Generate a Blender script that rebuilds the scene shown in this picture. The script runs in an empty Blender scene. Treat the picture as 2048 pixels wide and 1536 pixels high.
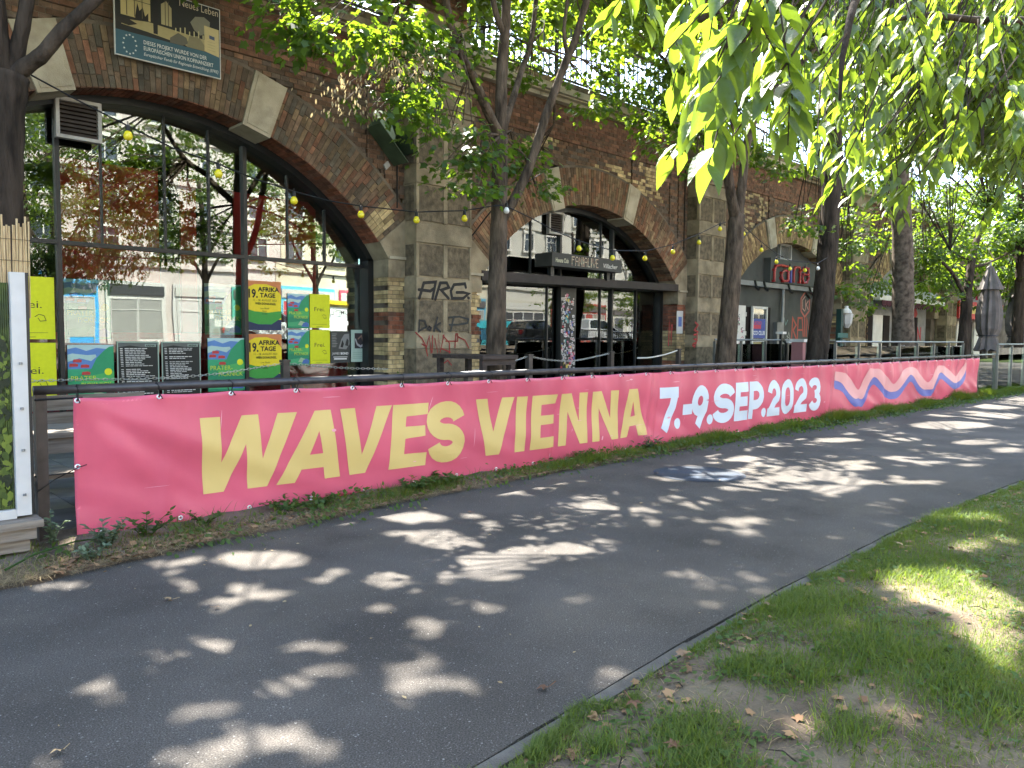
import bpy, math, random
import numpy as np
from mathutils import Vector, Matrix

random.seed(7)
RNG = np.random.default_rng(11)
S = bpy.context.scene
COL = S.collection
R_ = math.radians

# ------------------------------------------------------------------ camera
FPX = 1538.0
CAM_H = 1.5
YAW, PITCH, ROLL = R_(46.0), R_(3.5), R_(0.45)
fwd = Vector((math.cos(YAW) * math.cos(PITCH), math.sin(YAW) * math.cos(PITCH), -math.sin(PITCH)))
rgt = Vector((math.sin(YAW), -math.cos(YAW), 0))
upv = rgt.cross(fwd)
rgt2 = rgt * math.cos(ROLL) + upv * math.sin(ROLL)
up2 = upv * math.cos(ROLL) - rgt * math.sin(ROLL)
CAM = Vector((0, 0, CAM_H))
cd = bpy.data.cameras.new('camera')
cam = bpy.data.objects.new('camera', cd)
COL.objects.link(cam)
cam.matrix_world = Matrix(((rgt2.x, up2.x, -fwd.x, 0), (rgt2.y, up2.y, -fwd.y, 0), (rgt2.z, up2.z, -fwd.z, CAM_H), (0, 0, 0, 1)))
cd.sensor_fit = 'HORIZONTAL'
cd.sensor_width = 36
cd.lens = 36 * FPX / 2048
cd.clip_start = 0.05
cd.clip_end = 1000
S.camera = cam

# ------------------------------------------------------------------ light
SUN_EL, SUN_AZ = R_(54.0), R_(73.0)          # azimuth counted from +x towards +y (sun stands behind the viaduct)
sdir = Vector((math.cos(SUN_AZ) * math.cos(SUN_EL), math.sin(SUN_AZ) * math.cos(SUN_EL), math.sin(SUN_EL)))
W = bpy.data.worlds.new('World')
S.world = W
W.use_nodes = True
wn = W.node_tree
bg = wn.nodes['Background']
sky = wn.nodes.new('ShaderNodeTexSky')
sky.sky_type = 'NISHITA'
sky.sun_disc = False
sky.sun_elevation = SUN_EL
sky.sun_rotation = math.pi / 2 - SUN_AZ
sky.air_density = 1.0
sky.dust_density = 1.6
sky.ozone_density = 1.0
wn.links.new(sky.outputs[0], bg.inputs['Color'])
bg.inputs['Strength'].default_value = 0.15
sl = bpy.data.lights.new('sun', 'SUN')
sl.energy = 5.0
sl.angle = R_(0.55)
sl.color = (1.0, 0.95, 0.87)
sun = bpy.data.objects.new('sun', sl)
sun.rotation_euler = sdir.to_track_quat('Z', 'Y').to_euler()
COL.objects.link(sun)
S.view_settings.view_transform = 'Standard'
S.view_settings.look = 'None'
S.view_settings.gamma = 1
S.view_settings.use_curve_mapping = False
S.view_settings.exposure = 2.98
S.render.engine = 'CYCLES'
cy = S.cycles
cy.use_denoising = True
cy.max_bounces = 9
cy.diffuse_bounces = 4
cy.glossy_bounces = 4
cy.transmission_bounces = 6
cy.transparent_max_bounces = 16
cy.sample_clamp_indirect = 6
cy.caustics_reflective = False
cy.caustics_refractive = False


# ------------------------------------------------------------------ measuring helpers (photo pixel -> point on a real plane)
def ray(u, v):
    return fwd + rgt2 * ((u - 1024) / FPX) - up2 * ((v - 768) / FPX)


def onY(u, v, y):
    d = ray(u, v)
    return CAM + d * (y / d.y)


def onZ(u, v, z=0.0):
    d = ray(u, v)
    return CAM + d * ((z - CAM_H) / d.z)


def atD(u, v, dist):
    return CAM + ray(u, v) * dist


def proj(p):
    q = Vector(p) - CAM
    z = q.dot(fwd)
    return (1024 + FPX * q.dot(rgt2) / z, 768 - FPX * q.dot(up2) / z, z)


# ------------------------------------------------------------------ materials
def M(name, col, rough=0.75, metal=0.0, var=0.25, vs=4.0, bump=0.0, bs=60.0, spec=0.3, attr=False, col2=None,
      trans=0.0, tcol=None, rnd=None, detail=5.0, stretch=None, dirt=None, coat=0.0):
    m = bpy.data.materials.new(name)
    m.use_nodes = True
    nt = m.node_tree
    N, L = nt.nodes, nt.links
    p = N['Principled BSDF']
    out = N['Material Output']
    p.inputs['Roughness'].default_value = rough
    p.inputs['Metallic'].default_value = metal
    p.inputs['Specular IOR Level'].default_value = spec
    if coat:
        p.inputs['Coat Weight'].default_value = coat
        p.inputs['Coat Roughness'].default_value = 0.06
    tc = N.new('ShaderNodeTexCoord')
    vec = tc.outputs['Object']
    if stretch:
        mp = N.new('ShaderNodeMapping')
        mp.inputs['Scale'].default_value = stretch
        L.new(vec, mp.inputs['Vector'])
        vec = mp.outputs['Vector']
    nz = N.new('ShaderNodeTexNoise')
    nz.inputs['Scale'].default_value = vs
    nz.inputs['Detail'].default_value = detail
    L.new(vec, nz.inputs['Vector'])
    cr = N.new('ShaderNodeValToRGB')
    cr.color_ramp.elements[0].position = 0.32
    cr.color_ramp.elements[1].position = 0.68
    if col2 is None:
        lo = [c * (1 - var) for c in col]
        hi = [min(1, c * (1 + var * 0.8)) for c in col]
    else:
        lo, hi = col, col2
    if attr:
        lo = [1 - var] * 3
        hi = [1 + var * 0.6] * 3
    cr.color_ramp.elements[0].color = (*lo, 1)
    cr.color_ramp.elements[1].color = (*hi, 1)
    L.new(nz.outputs['Fac'], cr.inputs['Fac'])
    c = cr.outputs['Color']
    if attr:
        at = N.new('ShaderNodeAttribute')
        at.attribute_name = 'col'
        mx = N.new('ShaderNodeMix')
        mx.data_type = 'RGBA'
        mx.blend_type = 'MULTIPLY'
        mx.inputs[0].default_value = 1
        L.new(at.outputs['Color'], mx.inputs[6])
        L.new(c, mx.inputs[7])
        c = mx.outputs[2]
    if rnd is not None:
        at = N.new('ShaderNodeAttribute')
        at.attribute_name = 'rnd'
        mx = N.new('ShaderNodeMix')
        mx.data_type = 'RGBA'
        L.new(at.outputs['Fac'], mx.inputs[0])
        mx.inputs[6].default_value = (*col, 1)
        mx.inputs[7].default_value = (*rnd, 1)
        c = mx.outputs[2]
    if dirt:
        dcol, dscale, amt = dirt
        n2 = N.new('ShaderNodeTexNoise')
        n2.inputs['Scale'].default_value = dscale
        n2.inputs['Detail'].default_value = 8
        n2.inputs['Roughness'].default_value = 0.65
        L.new(tc.outputs['Object'], n2.inputs['Vector'])
        r2 = N.new('ShaderNodeValToRGB')
        r2.color_ramp.elements[0].position = 0.48
        r2.color_ramp.elements[1].position = 0.7
        r2.color_ramp.elements[0].color = (0, 0, 0, 1)
        r2.color_ramp.elements[1].color = (amt, amt, amt, 1)
        L.new(n2.outputs['Fac'], r2.inputs['Fac'])
        mx = N.new('ShaderNodeMix')
        mx.data_type = 'RGBA'
        L.new(r2.outputs['Color'], mx.inputs[0])
        L.new(c, mx.inputs[6])
        mx.inputs[7].default_value = (*dcol, 1)
        c = mx.outputs[2]
    L.new(c, p.inputs['Base Color'])
    if bump:
        nb = N.new('ShaderNodeTexNoise')
        nb.inputs['Scale'].default_value = bs
        nb.inputs['Detail'].default_value = 4
        L.new(vec, nb.inputs['Vector'])
        b = N.new('ShaderNodeBump')
        b.inputs['Strength'].default_value = bump
        b.inputs['Distance'].default_value = 0.01
        L.new(nb.outputs['Fac'], b.inputs['Height'])
        L.new(b.outputs['Normal'], p.inputs['Normal'])
    if trans:
        t = N.new('ShaderNodeBsdfTranslucent')
        mixc = N.new('ShaderNodeMix')
        mixc.data_type = 'RGBA'
        mixc.blend_type = 'MULTIPLY'
        mixc.inputs[0].default_value = 0.0
        if tcol:
            t.inputs['Color'].default_value = (*tcol, 1)
        else:
            L.new(c, t.inputs['Color'])
        ms = N.new('ShaderNodeMixShader')
        ms.inputs[0].default_value = trans
        L.new(p.outputs[0], ms.inputs[1])
        L.new(t.outputs[0], ms.inputs[2])
        L.new(ms.outputs[0], out.inputs['Surface'])
    return m


def glass_mat(name, ior=1.85, tint=(0.86, 0.93, 0.9)):
    m = bpy.data.materials.new(name)
    m.use_nodes = True
    nt = m.node_tree
    N, L = nt.nodes, nt.links
    N.remove(N['Principled BSDF'])
    fr = N.new('ShaderNodeFresnel')
    fr.inputs['IOR'].default_value = ior
    t = N.new('ShaderNodeBsdfTransparent')
    t.inputs['Color'].default_value = (*tint, 1)
    g = N.new('ShaderNodeBsdfGlossy')
    g.inputs['Roughness'].default_value = 0.0
    g.inputs['Color'].default_value = (0.95, 1, 0.98, 1)
    tc = N.new('ShaderNodeTexCoord')
    nz = N.new('ShaderNodeTexNoise')
    nz.inputs['Scale'].default_value = 0.9
    nz.inputs['Detail'].default_value = 1
    L.new(tc.outputs['Object'], nz.inputs['Vector'])
    b = N.new('ShaderNodeBump')
    b.inputs['Strength'].default_value = 0.05
    b.inputs['Distance'].default_value = 0.03
    L.new(nz.outputs['Fac'], b.inputs['Height'])
    L.new(b.outputs['Normal'], g.inputs['Normal'])
    mx = N.new('ShaderNodeMixShader')
    L.new(fr.outputs[0], mx.inputs[0])
    L.new(t.outputs[0], mx.inputs[1])
    L.new(g.outputs[0], mx.inputs[2])
    L.new(mx.outputs[0], N['Material Output'].inputs['Surface'])
    return m


# ------------------------------------------------------------------ mesh helpers
def V3(p):
    return Vector((p[0], p[1], p[2]))


class MB:
    def __init__(s):
        s.v, s.f, s.c = [], [], []

    def add(s, vs, fs, col=None):
        o = len(s.v)
        s.v.extend((float(a[0]), float(a[1]), float(a[2])) for a in vs)
        s.f.extend(tuple(i + o for i in f) for f in fs)
        s.c.extend([col] * len(fs))
        return s

    def box(s, x0, x1, y0, y1, z0, z1, col=None, skip=''):
        vs = [(x0, y0, z0), (x1, y0, z0), (x1, y1, z0), (x0, y1, z0), (x0, y0, z1), (x1, y0, z1), (x1, y1, z1), (x0, y1, z1)]
        fs = []
        for k, f in (('b', (3, 2, 1, 0)), ('t', (4, 5, 6, 7)), ('f', (0, 1, 5, 4)), ('r', (1, 2, 6, 5)), ('k', (2, 3, 7, 6)), ('l', (3, 0, 4, 7))):
            if k not in skip:
                fs.append(f)
        return s.add(vs, fs, col)

    def obb(s, c, a, b, d, col=None):
        c, a, b, d = Vector(c), Vector(a), Vector(b), Vector(d)
        vs = [c - a - b - d, c + a - b - d, c + a + b - d, c - a + b - d, c - a - b + d, c + a - b + d, c + a + b + d, c - a + b + d]
        fs = [(3, 2, 1, 0), (4, 5, 6, 7), (0, 1, 5, 4), (1, 2, 6, 5), (2, 3, 7, 6), (3, 0, 4, 7)]
        return s.add(vs, fs, col)

    def bar(s, p, q, w, h=None, up=(0, 0, 1), col=None):
        p, q = Vector(p), Vector(q)
        h = h or w
        d = q - p
        t = d.normalized()
        u = Vector(up)
        if abs(t.dot(u)) > 0.98:
            u = Vector((0, 1, 0))
        a = t.cross(u).normalized()
        b = a.cross(t).normalized()
        return s.obb((p + q) / 2, d / 2, a * w / 2, b * h / 2, col)

    def tube(s, pts, rads, n=8, col=None, cap=True, wob=0.0):
        pts = [Vector(p) for p in pts]
        if not isinstance(rads, (list, tuple)):
            rads = [rads] * len(pts)
        t = (pts[1] - pts[0]).normalized()
        a = t.orthogonal().normalized()
        rings = []
        for i, p in enumerate(pts):
            d = (pts[min(i + 1, len(pts) - 1)] - pts[max(i - 1, 0)]).normalized()
            a = (a - d * a.dot(d))
            if a.length < 1e-6:
                a = d.orthogonal()
            a.normalize()
            b = d.cross(a)
            ring = []
            for k in range(n):
                an = 2 * math.pi * k / n
                r = rads[i] * (1 + (random.uniform(-wob, wob) if wob else 0))
                ring.append(p + a * (math.cos(an) * r) + b * (math.sin(an) * r))
            rings.append(ring)
        vs = [q for r in rings for q in r]
        fs = []
        for i in range(len(pts) - 1):
            for k in range(n):
                k2 = (k + 1) % n
                fs.append((i * n + k, i * n + k2, (i + 1) * n + k2, (i + 1) * n + k))
        if cap:
            fs.append(tuple(range(n - 1, -1, -1)))
            fs.append(tuple((len(pts) - 1) * n + k for k in range(n)))
        return s.add(vs, fs, col)

    def lathe(s, base, prof, n=12, col=None):
        base = Vector(base)
        vs, fs = [], []
        for r, z in prof:
            for k in range(n):
                an = 2 * math.pi * k / n
                vs.append(base + Vector((r * math.cos(an), r * math.sin(an), z)))
        for i in range(len(prof) - 1):
            for k in range(n):
                k2 = (k + 1) % n
                fs.append((i * n + k, i * n + k2, (i + 1) * n + k2, (i + 1) * n + k))
        fs.append(tuple(range(n - 1, -1, -1)))
        fs.append(tuple((len(prof) - 1) * n + k for k in range(n)))
        return s.add(vs, fs, col)

    def prism(s, pts, vec, col=None):
        n = len(pts)
        vec = Vector(vec)
        a = [Vector(p) for p in pts]
        vs = a + [p + vec for p in a]
        fs = [tuple(range(n)), tuple(range(2 * n - 1, n - 1, -1))]
        fs += [(i, i + n, (i + 1) % n + n, (i + 1) % n) for i in range(n)]
        return s.add(vs, fs, col)

    def poly(s, pts, col=None):
        return s.add(pts, [tuple(range(len(pts)))], col)

    def disc(s, c, ux, uz, r, n=14, col=None, rz=None):
        c, ux, uz = Vector(c), Vector(ux), Vector(uz)
        rz = rz or r
        return s.poly([c + ux * (r * math.cos(2 * math.pi * k / n)) + uz * (rz * math.sin(2 * math.pi * k / n)) for k in range(n)], col)

    def stroke(s, pts, w, org=(0, 0, 0), ux=(1, 0, 0), uz=(0, 0, 1), off=(0, 0, 0), col=None, cap=True, closed=False):
        """flat stroke of width w along 2-D points, laid on the plane org + x*ux + z*uz"""
        org, ux, uz, off = Vector(org), Vector(ux), Vector(uz), Vector(off)
        P = [Vector((p[0], p[1])) for p in pts]
        n = len(P)
        Lf, Rt = [], []
        for i in range(n):
            if closed:
                d0 = (P[i] - P[i - 1]).normalized()
                d1 = (P[(i + 1) % n] - P[i]).normalized()
            else:
                d0 = (P[i] - P[i - 1]).normalized() if i else (P[1] - P[0]).normalized()
                d1 = (P[i + 1] - P[i]).normalized() if i < n - 1 else d0
            m = d0 + d1
            if m.length < 1e-4:
                m = d1
            m.normalize()
            nn = Vector((-m.y, m.x))
            k = 1 / max(0.45, abs(nn.dot(Vector((-d1.y, d1.x)))))
            ww = w[i] if isinstance(w, (list, tuple)) else w
            Lf.append(P[i] + nn * (ww / 2 * k))
            Rt.append(P[i] - nn * (ww / 2 * k))
        T = lambda q: org + ux * q.x + uz * q.y + off
        vs = [T(q) for q in Lf] + [T(q) for q in Rt]
        m = n if closed else n - 1
        fs = [(i, n + i, n + (i + 1) % n, (i + 1) % n) for i in range(m)]
        s.add(vs, fs, col)
        if cap and not closed:
            ww = w if not isinstance(w, (list, tuple)) else w[0]
            for q, d in ((P[0], P[0] - P[1]), (P[-1], P[-1] - P[-2])):
                d = d.normalized()
                e = Vector((-d.y, d.x))
                s.poly([T(q + (d * math.sin(a) + e * math.cos(a)) * (ww / 2)) for a in [math.pi * k / 6 for k in range(7)]], col)
        return s


def wpos(o):
    p = Vector((0, 0, 0))
    while o is not None:
        p += o.location
        o = o.parent
    return p


def mesh_obj(name, mb, mat, parent=None, smooth=False):
    me = bpy.data.meshes.new(name)
    off = wpos(parent) if parent is not None else Vector((0, 0, 0))
    va = np.array(mb.v, dtype=float).reshape(-1, 3) - np.array(off)
    me.from_pydata(va.tolist(), [], mb.f)
    if any(c is not None for c in mb.c):
        at = me.attributes.new('col', 'FLOAT_COLOR', 'FACE')
        at.data.foreach_set('color', np.array([(*(c or (1, 1, 1)), 1) for c in mb.c], dtype=np.float32).ravel())
    if smooth:
        me.polygons.foreach_set('use_smooth', [True] * len(me.polygons))
    me.materials.append(mat)
    me.update()
    o = bpy.data.objects.new(name, me)
    COL.objects.link(o)
    if parent is not None:
        o.parent = parent
    return o


def tag(o, label=None, cat=None, group=None, kind=None):
    for k, v in (('label', label), ('category', cat), ('group', group), ('kind', kind)):
        if v:
            o[k] = v
    return o


def thing(name, label, cat, loc=(0, 0, 0), group=None):
    o = bpy.data.objects.new(name, None)
    o.empty_display_size = 0.2
    o.location = loc
    COL.objects.link(o)
    return tag(o, label, cat, group)


def struct(name, mb, mat, smooth=False):
    return tag(mesh_obj(name, mb, mat, None, smooth), kind='structure')


def copy_tree(o, parent=None):
    c = o.copy()
    COL.objects.link(c)
    if parent is not None:
        c.parent = parent
    for ch in list(o.children):
        copy_tree(ch, c)
    return c


_txt = {}


def txt(mb, s, org, ux, uz, size, bold=0.0, shear=0.0, align='L', width=None, col=None):
    """write s with the built-in font as flat mesh on a plane"""
    key = (s, bold, shear)
    if key not in _txt:
        cu = bpy.data.curves.new('lettering_curve', 'FONT')
        cu.body = s
        cu.resolution_u = 2
        cu.offset = bold
        cu.shear = shear
        ob = bpy.data.objects.new('lettering_curve', cu)
        me = bpy.data.meshes.new_from_object(ob)
        vs = [tuple(v.co) for v in me.vertices]
        fs = [tuple(p.vertices) for p in me.polygons]
        bpy.data.objects.remove(ob)
        bpy.data.meshes.remove(me)
        bpy.data.curves.remove(cu)
        _txt[key] = (vs, fs)
    vs, fs = _txt[key]
    if not vs:
        return
    x0 = min(v[0] for v in vs)
    x1 = max(v[0] for v in vs)
    kx = size
    if width:
        kx = width / (x1 - x0)
    sh = {'L': -x0, 'C': -(x0 + x1) / 2, 'R': -x1}[align]
    org, ux, uz = Vector(org), Vector(ux), Vector(uz)
    mb.add([org + ux * ((v[0] + sh) * kx) + uz * (v[1] * size) for v in vs], fs, col)


X, Y_, Z = Vector((1, 0, 0)), Vector((0, 1, 0)), Vector((0, 0, 1))
# ================================================================== SETTING
m_asphalt = M('asphalt', (0.066, 0.059, 0.051), rough=0.9, col2=(0.112, 0.101, 0.089), vs=1.1, bump=0.9, bs=260, spec=0.25, dirt=((0.155, 0.135, 0.108), 0.6, 0.62))
# pale stone chips and dark grit in the asphalt surface
nt = m_asphalt.node_tree
NN, LL = nt.nodes, nt.links
pb = NN['Principled BSDF']
tcv = NN.new('ShaderNodeTexCoord')
base = pb.inputs['Base Color'].links[0].from_socket


def mixin(fac, c1, c2, mode='MIX'):
    mc = NN.new('ShaderNodeMix')
    mc.data_type = 'RGBA'
    mc.blend_type = mode
    if isinstance(fac, float):
        mc.inputs[0].default_value = fac
    else:
        LL.new(fac, mc.inputs[0])
    LL.new(c1, mc.inputs[6])
    if isinstance(c2, tuple):
        mc.inputs[7].default_value = c2
    else:
        LL.new(c2, mc.inputs[7])
    return mc.outputs[2]


gr = NN.new('ShaderNodeTexNoise')
gr.inputs['Scale'].default_value = 150
gr.inputs['Detail'].default_value = 3
LL.new(tcv.outputs['Object'], gr.inputs['Vector'])
grr = NN.new('ShaderNodeValToRGB')
grr.color_ramp.elements[0].position = 0.35
grr.color_ramp.elements[0].color = (0.55, 0.55, 0.55, 1)
grr.color_ramp.elements[1].position = 0.68
grr.color_ramp.elements[1].color = (1.5, 1.5, 1.5, 1)
LL.new(gr.outputs['Fac'], grr.inputs['Fac'])
base = mixin(1.0, base, grr.outputs['Color'], 'MULTIPLY')
for sc_, thr, dist_, col_ in ((150, 0.86, 0.40, (0.23, 0.22, 0.2, 1)), (70, 0.955, 0.30, (0.30, 0.285, 0.26, 1))):
    vo = NN.new('ShaderNodeTexVoronoi')
    vo.inputs['Scale'].default_value = sc_
    LL.new(tcv.outputs['Object'], vo.inputs['Vector'])
    sep = NN.new('ShaderNodeSeparateColor')
    LL.new(vo.outputs['Color'], sep.inputs[0])
    mr = NN.new('ShaderNodeMapRange')
    mr.inputs['From Min'].default_value = thr
    mr.inputs['From Max'].default_value = 1.0
    LL.new(sep.outputs[0], mr.inputs['Value'])
    lt = NN.new('ShaderNodeMath')
    lt.operation = 'LESS_THAN'
    lt.inputs[1].default_value = dist_
    LL.new(vo.outputs['Distance'], lt.inputs[0])
    ml = NN.new('ShaderNodeMath')
    ml.operation = 'MULTIPLY'
    LL.new(mr.outputs[0], ml.inputs[0])
    LL.new(lt.outputs[0], ml.inputs[1])
    base = mixin(ml.outputs[0], base, col_)
LL.new(base, pb.inputs['Base Color'])

m_soil = M('soil', (0.085, 0.065, 0.047), rough=0.95, col2=(0.19, 0.15, 0.115), vs=2.5, bump=1.0, bs=70, spec=0.1, detail=9)
m_grassgnd = M('grass_ground', (0.035, 0.05, 0.015), rough=0.95, col2=(0.075, 0.10, 0.03), vs=1.1, bump=1.0, bs=45, spec=0.1)
m_paving = M('terrace_paving', (0.16, 0.15, 0.14), rough=0.85, var=0.3, vs=1.5, bump=0.5, bs=60)
m_kerb = M('kerb_concrete', (0.085, 0.078, 0.068), rough=0.9, col2=(0.15, 0.138, 0.12), vs=4, bump=0.9, bs=120, dirt=((0.06, 0.05, 0.035), 2.2, 0.8), detail=8)
m_wood = M('weathered_wood', (0.16, 0.13, 0.10), rough=0.8, col2=(0.30, 0.26, 0.21), vs=3, stretch=(1, 12, 12), bump=0.4, bs=40)
m_darkwood = M('dark_wood', (0.035, 0.024, 0.02), rough=0.6, col2=(0.07, 0.05, 0.04), vs=3, stretch=(1, 10, 10), bump=0.3, bs=40)

mb = MB()
mb.box(-300, 400, -300, 300, -0.6, -0.25, skip='b')
struct('ground', mb, m_grassgnd)

# path: thick asphalt slab between the verge and the lawn
PR = [(-14, 1.9), (0, 1.86), (1.73, 1.95), (2.86, 2.05), (3.93, 2.12), (6.56, 2.2), (9.4, 2.1), (14, 1.7), (20, 0.9), (34, -1.5), (60, -6)]
PL = [(-14, 5.1), (0.9, 5.26), (2.35, 5.42), (4.1, 5.62), (5.5, 5.7), (8.5, 5.78), (13, 5.78), (18, 5.78), (24.5, 5.75), (34, 5.6), (60, 5.0)]


def lin(tab, x):
    if x <= tab[0][0]:
        return tab[0][1]
    for (a, ya), (b, yb) in zip(tab, tab[1:]):
        if x <= b:
            return ya + (yb - ya) * (x - a) / (b - a)
    return tab[-1][1]


def ragged(x, s):
    return 0.03 * math.sin(x * 3.1 + s) + 0.022 * math.sin(x * 7.7 + 2 * s) + 0.018 * math.sin(x * 17.3 + s * 3)


mb = MB()
xs = [-14 + 0.18 * k for k in range(420)]
pts = []
vs, fs = [], []
for i, x in enumerate(xs):
    a, b = lin(PR, x) + .004 + .25 * abs(ragged(x, 4.1)), lin(PL, x) + ragged(x, 1.3)
    vs += [(x, a, 0), (x, b, 0), (x, a, -0.2), (x, b, -0.2)]
    if i:
        o = 4 * (i - 1)
        fs += [(o, o + 4, o + 5, o + 1), (o, o + 2, o + 6, o + 4), (o + 1, o + 5, o + 7, o + 3)]
mb.add(vs, fs)
struct('path', mb, m_asphalt)

# concrete edging along the lawn side of the path
kerb = struct('kerb', MB().box(-14, 0.2, 1.78, 1.855, -0.2, -0.01), m_kerb)
x = 0.2
while x < 26:
    x2 = x + 1.0
    a, b = Vector((x + 0.006, lin(PR, x), 0)), Vector((x2 - 0.006, lin(PR, x2), 0))
    d = (b - a).normalized()
    n = Vector((d.y, -d.x, 0))
    top = 0.004 + random.uniform(-0.008, 0.006)
    q = [a + n * 0.004, b + n * 0.004, b + n * 0.066, a + n * 0.066]
    mesh_obj('kerb_stone', MB().prism([(p.x, p.y, -0.2) for p in q], (0, 0, 0.2 + top)), m_kerb, kerb)
    x = x2

# soil under the verge, terrace paving, lawn and the bank up to the street behind
mb = MB()
vs, fs = [], []
for i, x in enumerate(xs):
    b = lin(PL, x) + ragged(x, 1.3)
    zz = 0.025 + 0.012 * math.sin(x * 5) + 0.01 * math.sin(x * 13)
    vs += [(x, b - 0.03, -0.02), (x, b + 0.12, zz), (x, 6.25, 0.03 + zz), (x, 6.3, 0.0)]
    if i:
        o = 4 * (i - 1)
        fs += [(o + k, o + 4 + k, o + 5 + k, o + 1 + k) for k in range(3)]
mb.add(vs, fs)
struct('verge_soil', mb, m_soil)

terr = struct('terrace', MB().box(-14, 70, 6.28, 15.0, -0.2, -0.012, skip='b'), m_soil)
m_slab = [M('paving_slab_%s' % k, c, rough=0.85, var=0.25, vs=3, bump=0.5, bs=80) for k, c in (('grey', (0.17, 0.165, 0.155)), ('warm', (0.2, 0.18, 0.15)), ('dark', (0.13, 0.125, 0.12)))]
protos = []
for k in range(3):
    me = mesh_obj('paving_slab', MB().box(-0.245, 0.245, -0.245, 0.245, -0.01, 0.012, skip='b'), m_slab[k], terr)
    protos.append(me)
first = [True] * 3
n = 0
for i in range(16):
    for j in range(10):
        k = random.randrange(3)
        if first[k]:
            o = protos[k]
            first[k] = False
        else:
            o = protos[k].copy()
            COL.objects.link(o)
        o.location = (0.6 + i * 0.5, 6.55 + j * 0.5, random.uniform(-0.003, 0.003))
        n += 1
mbs = MB()
for i in range(16, 80):
    for j in range(10):
        xx, yy = 0.6 + i * 0.5, 6.55 + j * 0.5
        mbs.box(xx - 0.245, xx + 0.245, yy - 0.245, yy + 0.245, -0.01, 0.012 + random.uniform(-0.003, 0.003), skip='b')
tag(mesh_obj('paving', mbs, m_slab[0], terr), kind='stuff')


def lawn_z(x, y):
    edge = lin(PR, x) - 0.09
    d = edge - y
    z = 0.02 + 0.03 * min(1, max(0, d / 0.5)) + 0.02 * math.sin(x * 1.7 + y) + 0.015 * math.sin(y * 2.9 - x * 0.6)
    z -= 0.02 * math.exp(-((x - 2.6) ** 2 + (y - 1.2) ** 2) / 0.25)
    t = min(1, max(0, (-1.5 - y) / 3.5))
    return z * (1 if d > 0 else 0.3) + 1.0 * (t * t * (3 - 2 * t))


mb = MB()
gx = [-14 + 0.3 * k for k in range(40)] + [-2 + 0.12 * k for k in range(110)] + [11.2 + 0.5 * k for k in range(110)]
tt = [0, 0.01, 0.02, 0.035, 0.055, 0.08, 0.11, 0.14, 0.17, 0.2, 0.24, 0.28, 0.33, 0.38, 0.44, 0.5, 0.56, 0.62, 0.68, 0.75, 0.82, 0.88, 0.94, 1]
vs, fs = [], []
for i, x in enumerate(gx):
    e = lin(PR, x) - 0.082
    for t in tt:
        y = e + (-7.0 - e) * t
        vs.append((x, y, lawn_z(x, y)))
    if i:
        o = len(tt) * (i - 1)
        q = len(tt)
        fs += [(o + k + 1, o + k + q + 1, o + k + q, o + k) for k in range(q - 1)]
mb.add(vs, fs)
m_lawn = M('lawn_soil', (0.085, 0.065, 0.047), rough=0.95, col2=(0.215, 0.172, 0.128), vs=2.6, bump=1.0, bs=60, spec=0.1, detail=9, dirt=((0.05, 0.065, 0.025), 1.3, 0.7))
struct('lawn', mb, m_lawn, smooth=True)
mb = MB().box(-60, 140, -19.0, -7.0, 0.3, 0.98, skip='b')
struct('road', mb, m_asphalt)
mb = MB().box(-60, 140, -23.0, -19.0, 0.3, 1.1, skip='b')
struct('pavement', mb, m_paving)

# ================================================================== VIADUCT
WY = 11.3
CZ = 6.44          # underside of the cornice
#        centre x, centre z, radius, half span, height of the impost
ARCH = [(-5.2, 0.26, 4.58, 3.76, 2.85), (4.10, 0.26, 4.58, 3.76, 2.85), (13.42, 0.36, 4.09, 3.36, 2.68), (23.05, -0.2, 4.68, 3.55, 2.75),
        (32.6, -0.2, 4.68, 3.55, 2.75), (42.0, -0.2, 4.68, 3.55, 2.75)]
RING = 0.79
PIL = [-0.48, 8.855, 17.79, 27.3, 37.3, 46.8]
PW, PYF = 0.635, 10.95
SPR = 0.28          # springer stone above the impost

m_mortar = M('mortar', (0.075, 0.06, 0.046), rough=0.95, col2=(0.20, 0.165, 0.125), vs=2.3, bump=0.6, bs=90, detail=8)
m_brick = M('brick', (1, 1, 1), attr=True, rough=0.85, var=0.35, vs=9, bump=0.7, bs=70, spec=0.25, dirt=((0.085, 0.072, 0.05), 0.8, 0.6))
m_stone = M('sandstone', (0.20, 0.162, 0.104), rough=0.9, col2=(0.40, 0.335, 0.225), vs=2.4, bump=0.8, bs=50, dirt=((0.10, 0.085, 0.06), 1.6, 0.7), detail=8)
m_rough = M('rough_stone', (0.085, 0.07, 0.047), rough=0.95, col2=(0.215, 0.172, 0.115), vs=9, bump=1.0, bs=38, dirt=((0.07, 0.06, 0.045), 3.5, 0.6), detail=9)
m_keystone = M('pale_keystone', (0.36, 0.31, 0.22), rough=0.9, col2=(0.50, 0.45, 0.34), vs=3, bump=0.5, bs=60, dirt=((0.2, 0.17, 0.12), 2.2, 0.6))
m_iron = M('painted_iron', (0.045, 0.05, 0.045), rough=0.5, var=0.3)

via = thing('brick_viaduct', 'long brown brick railway viaduct with arches and stone pilasters behind the terrace', 'viaduct', (8.855, WY, 0))


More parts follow.
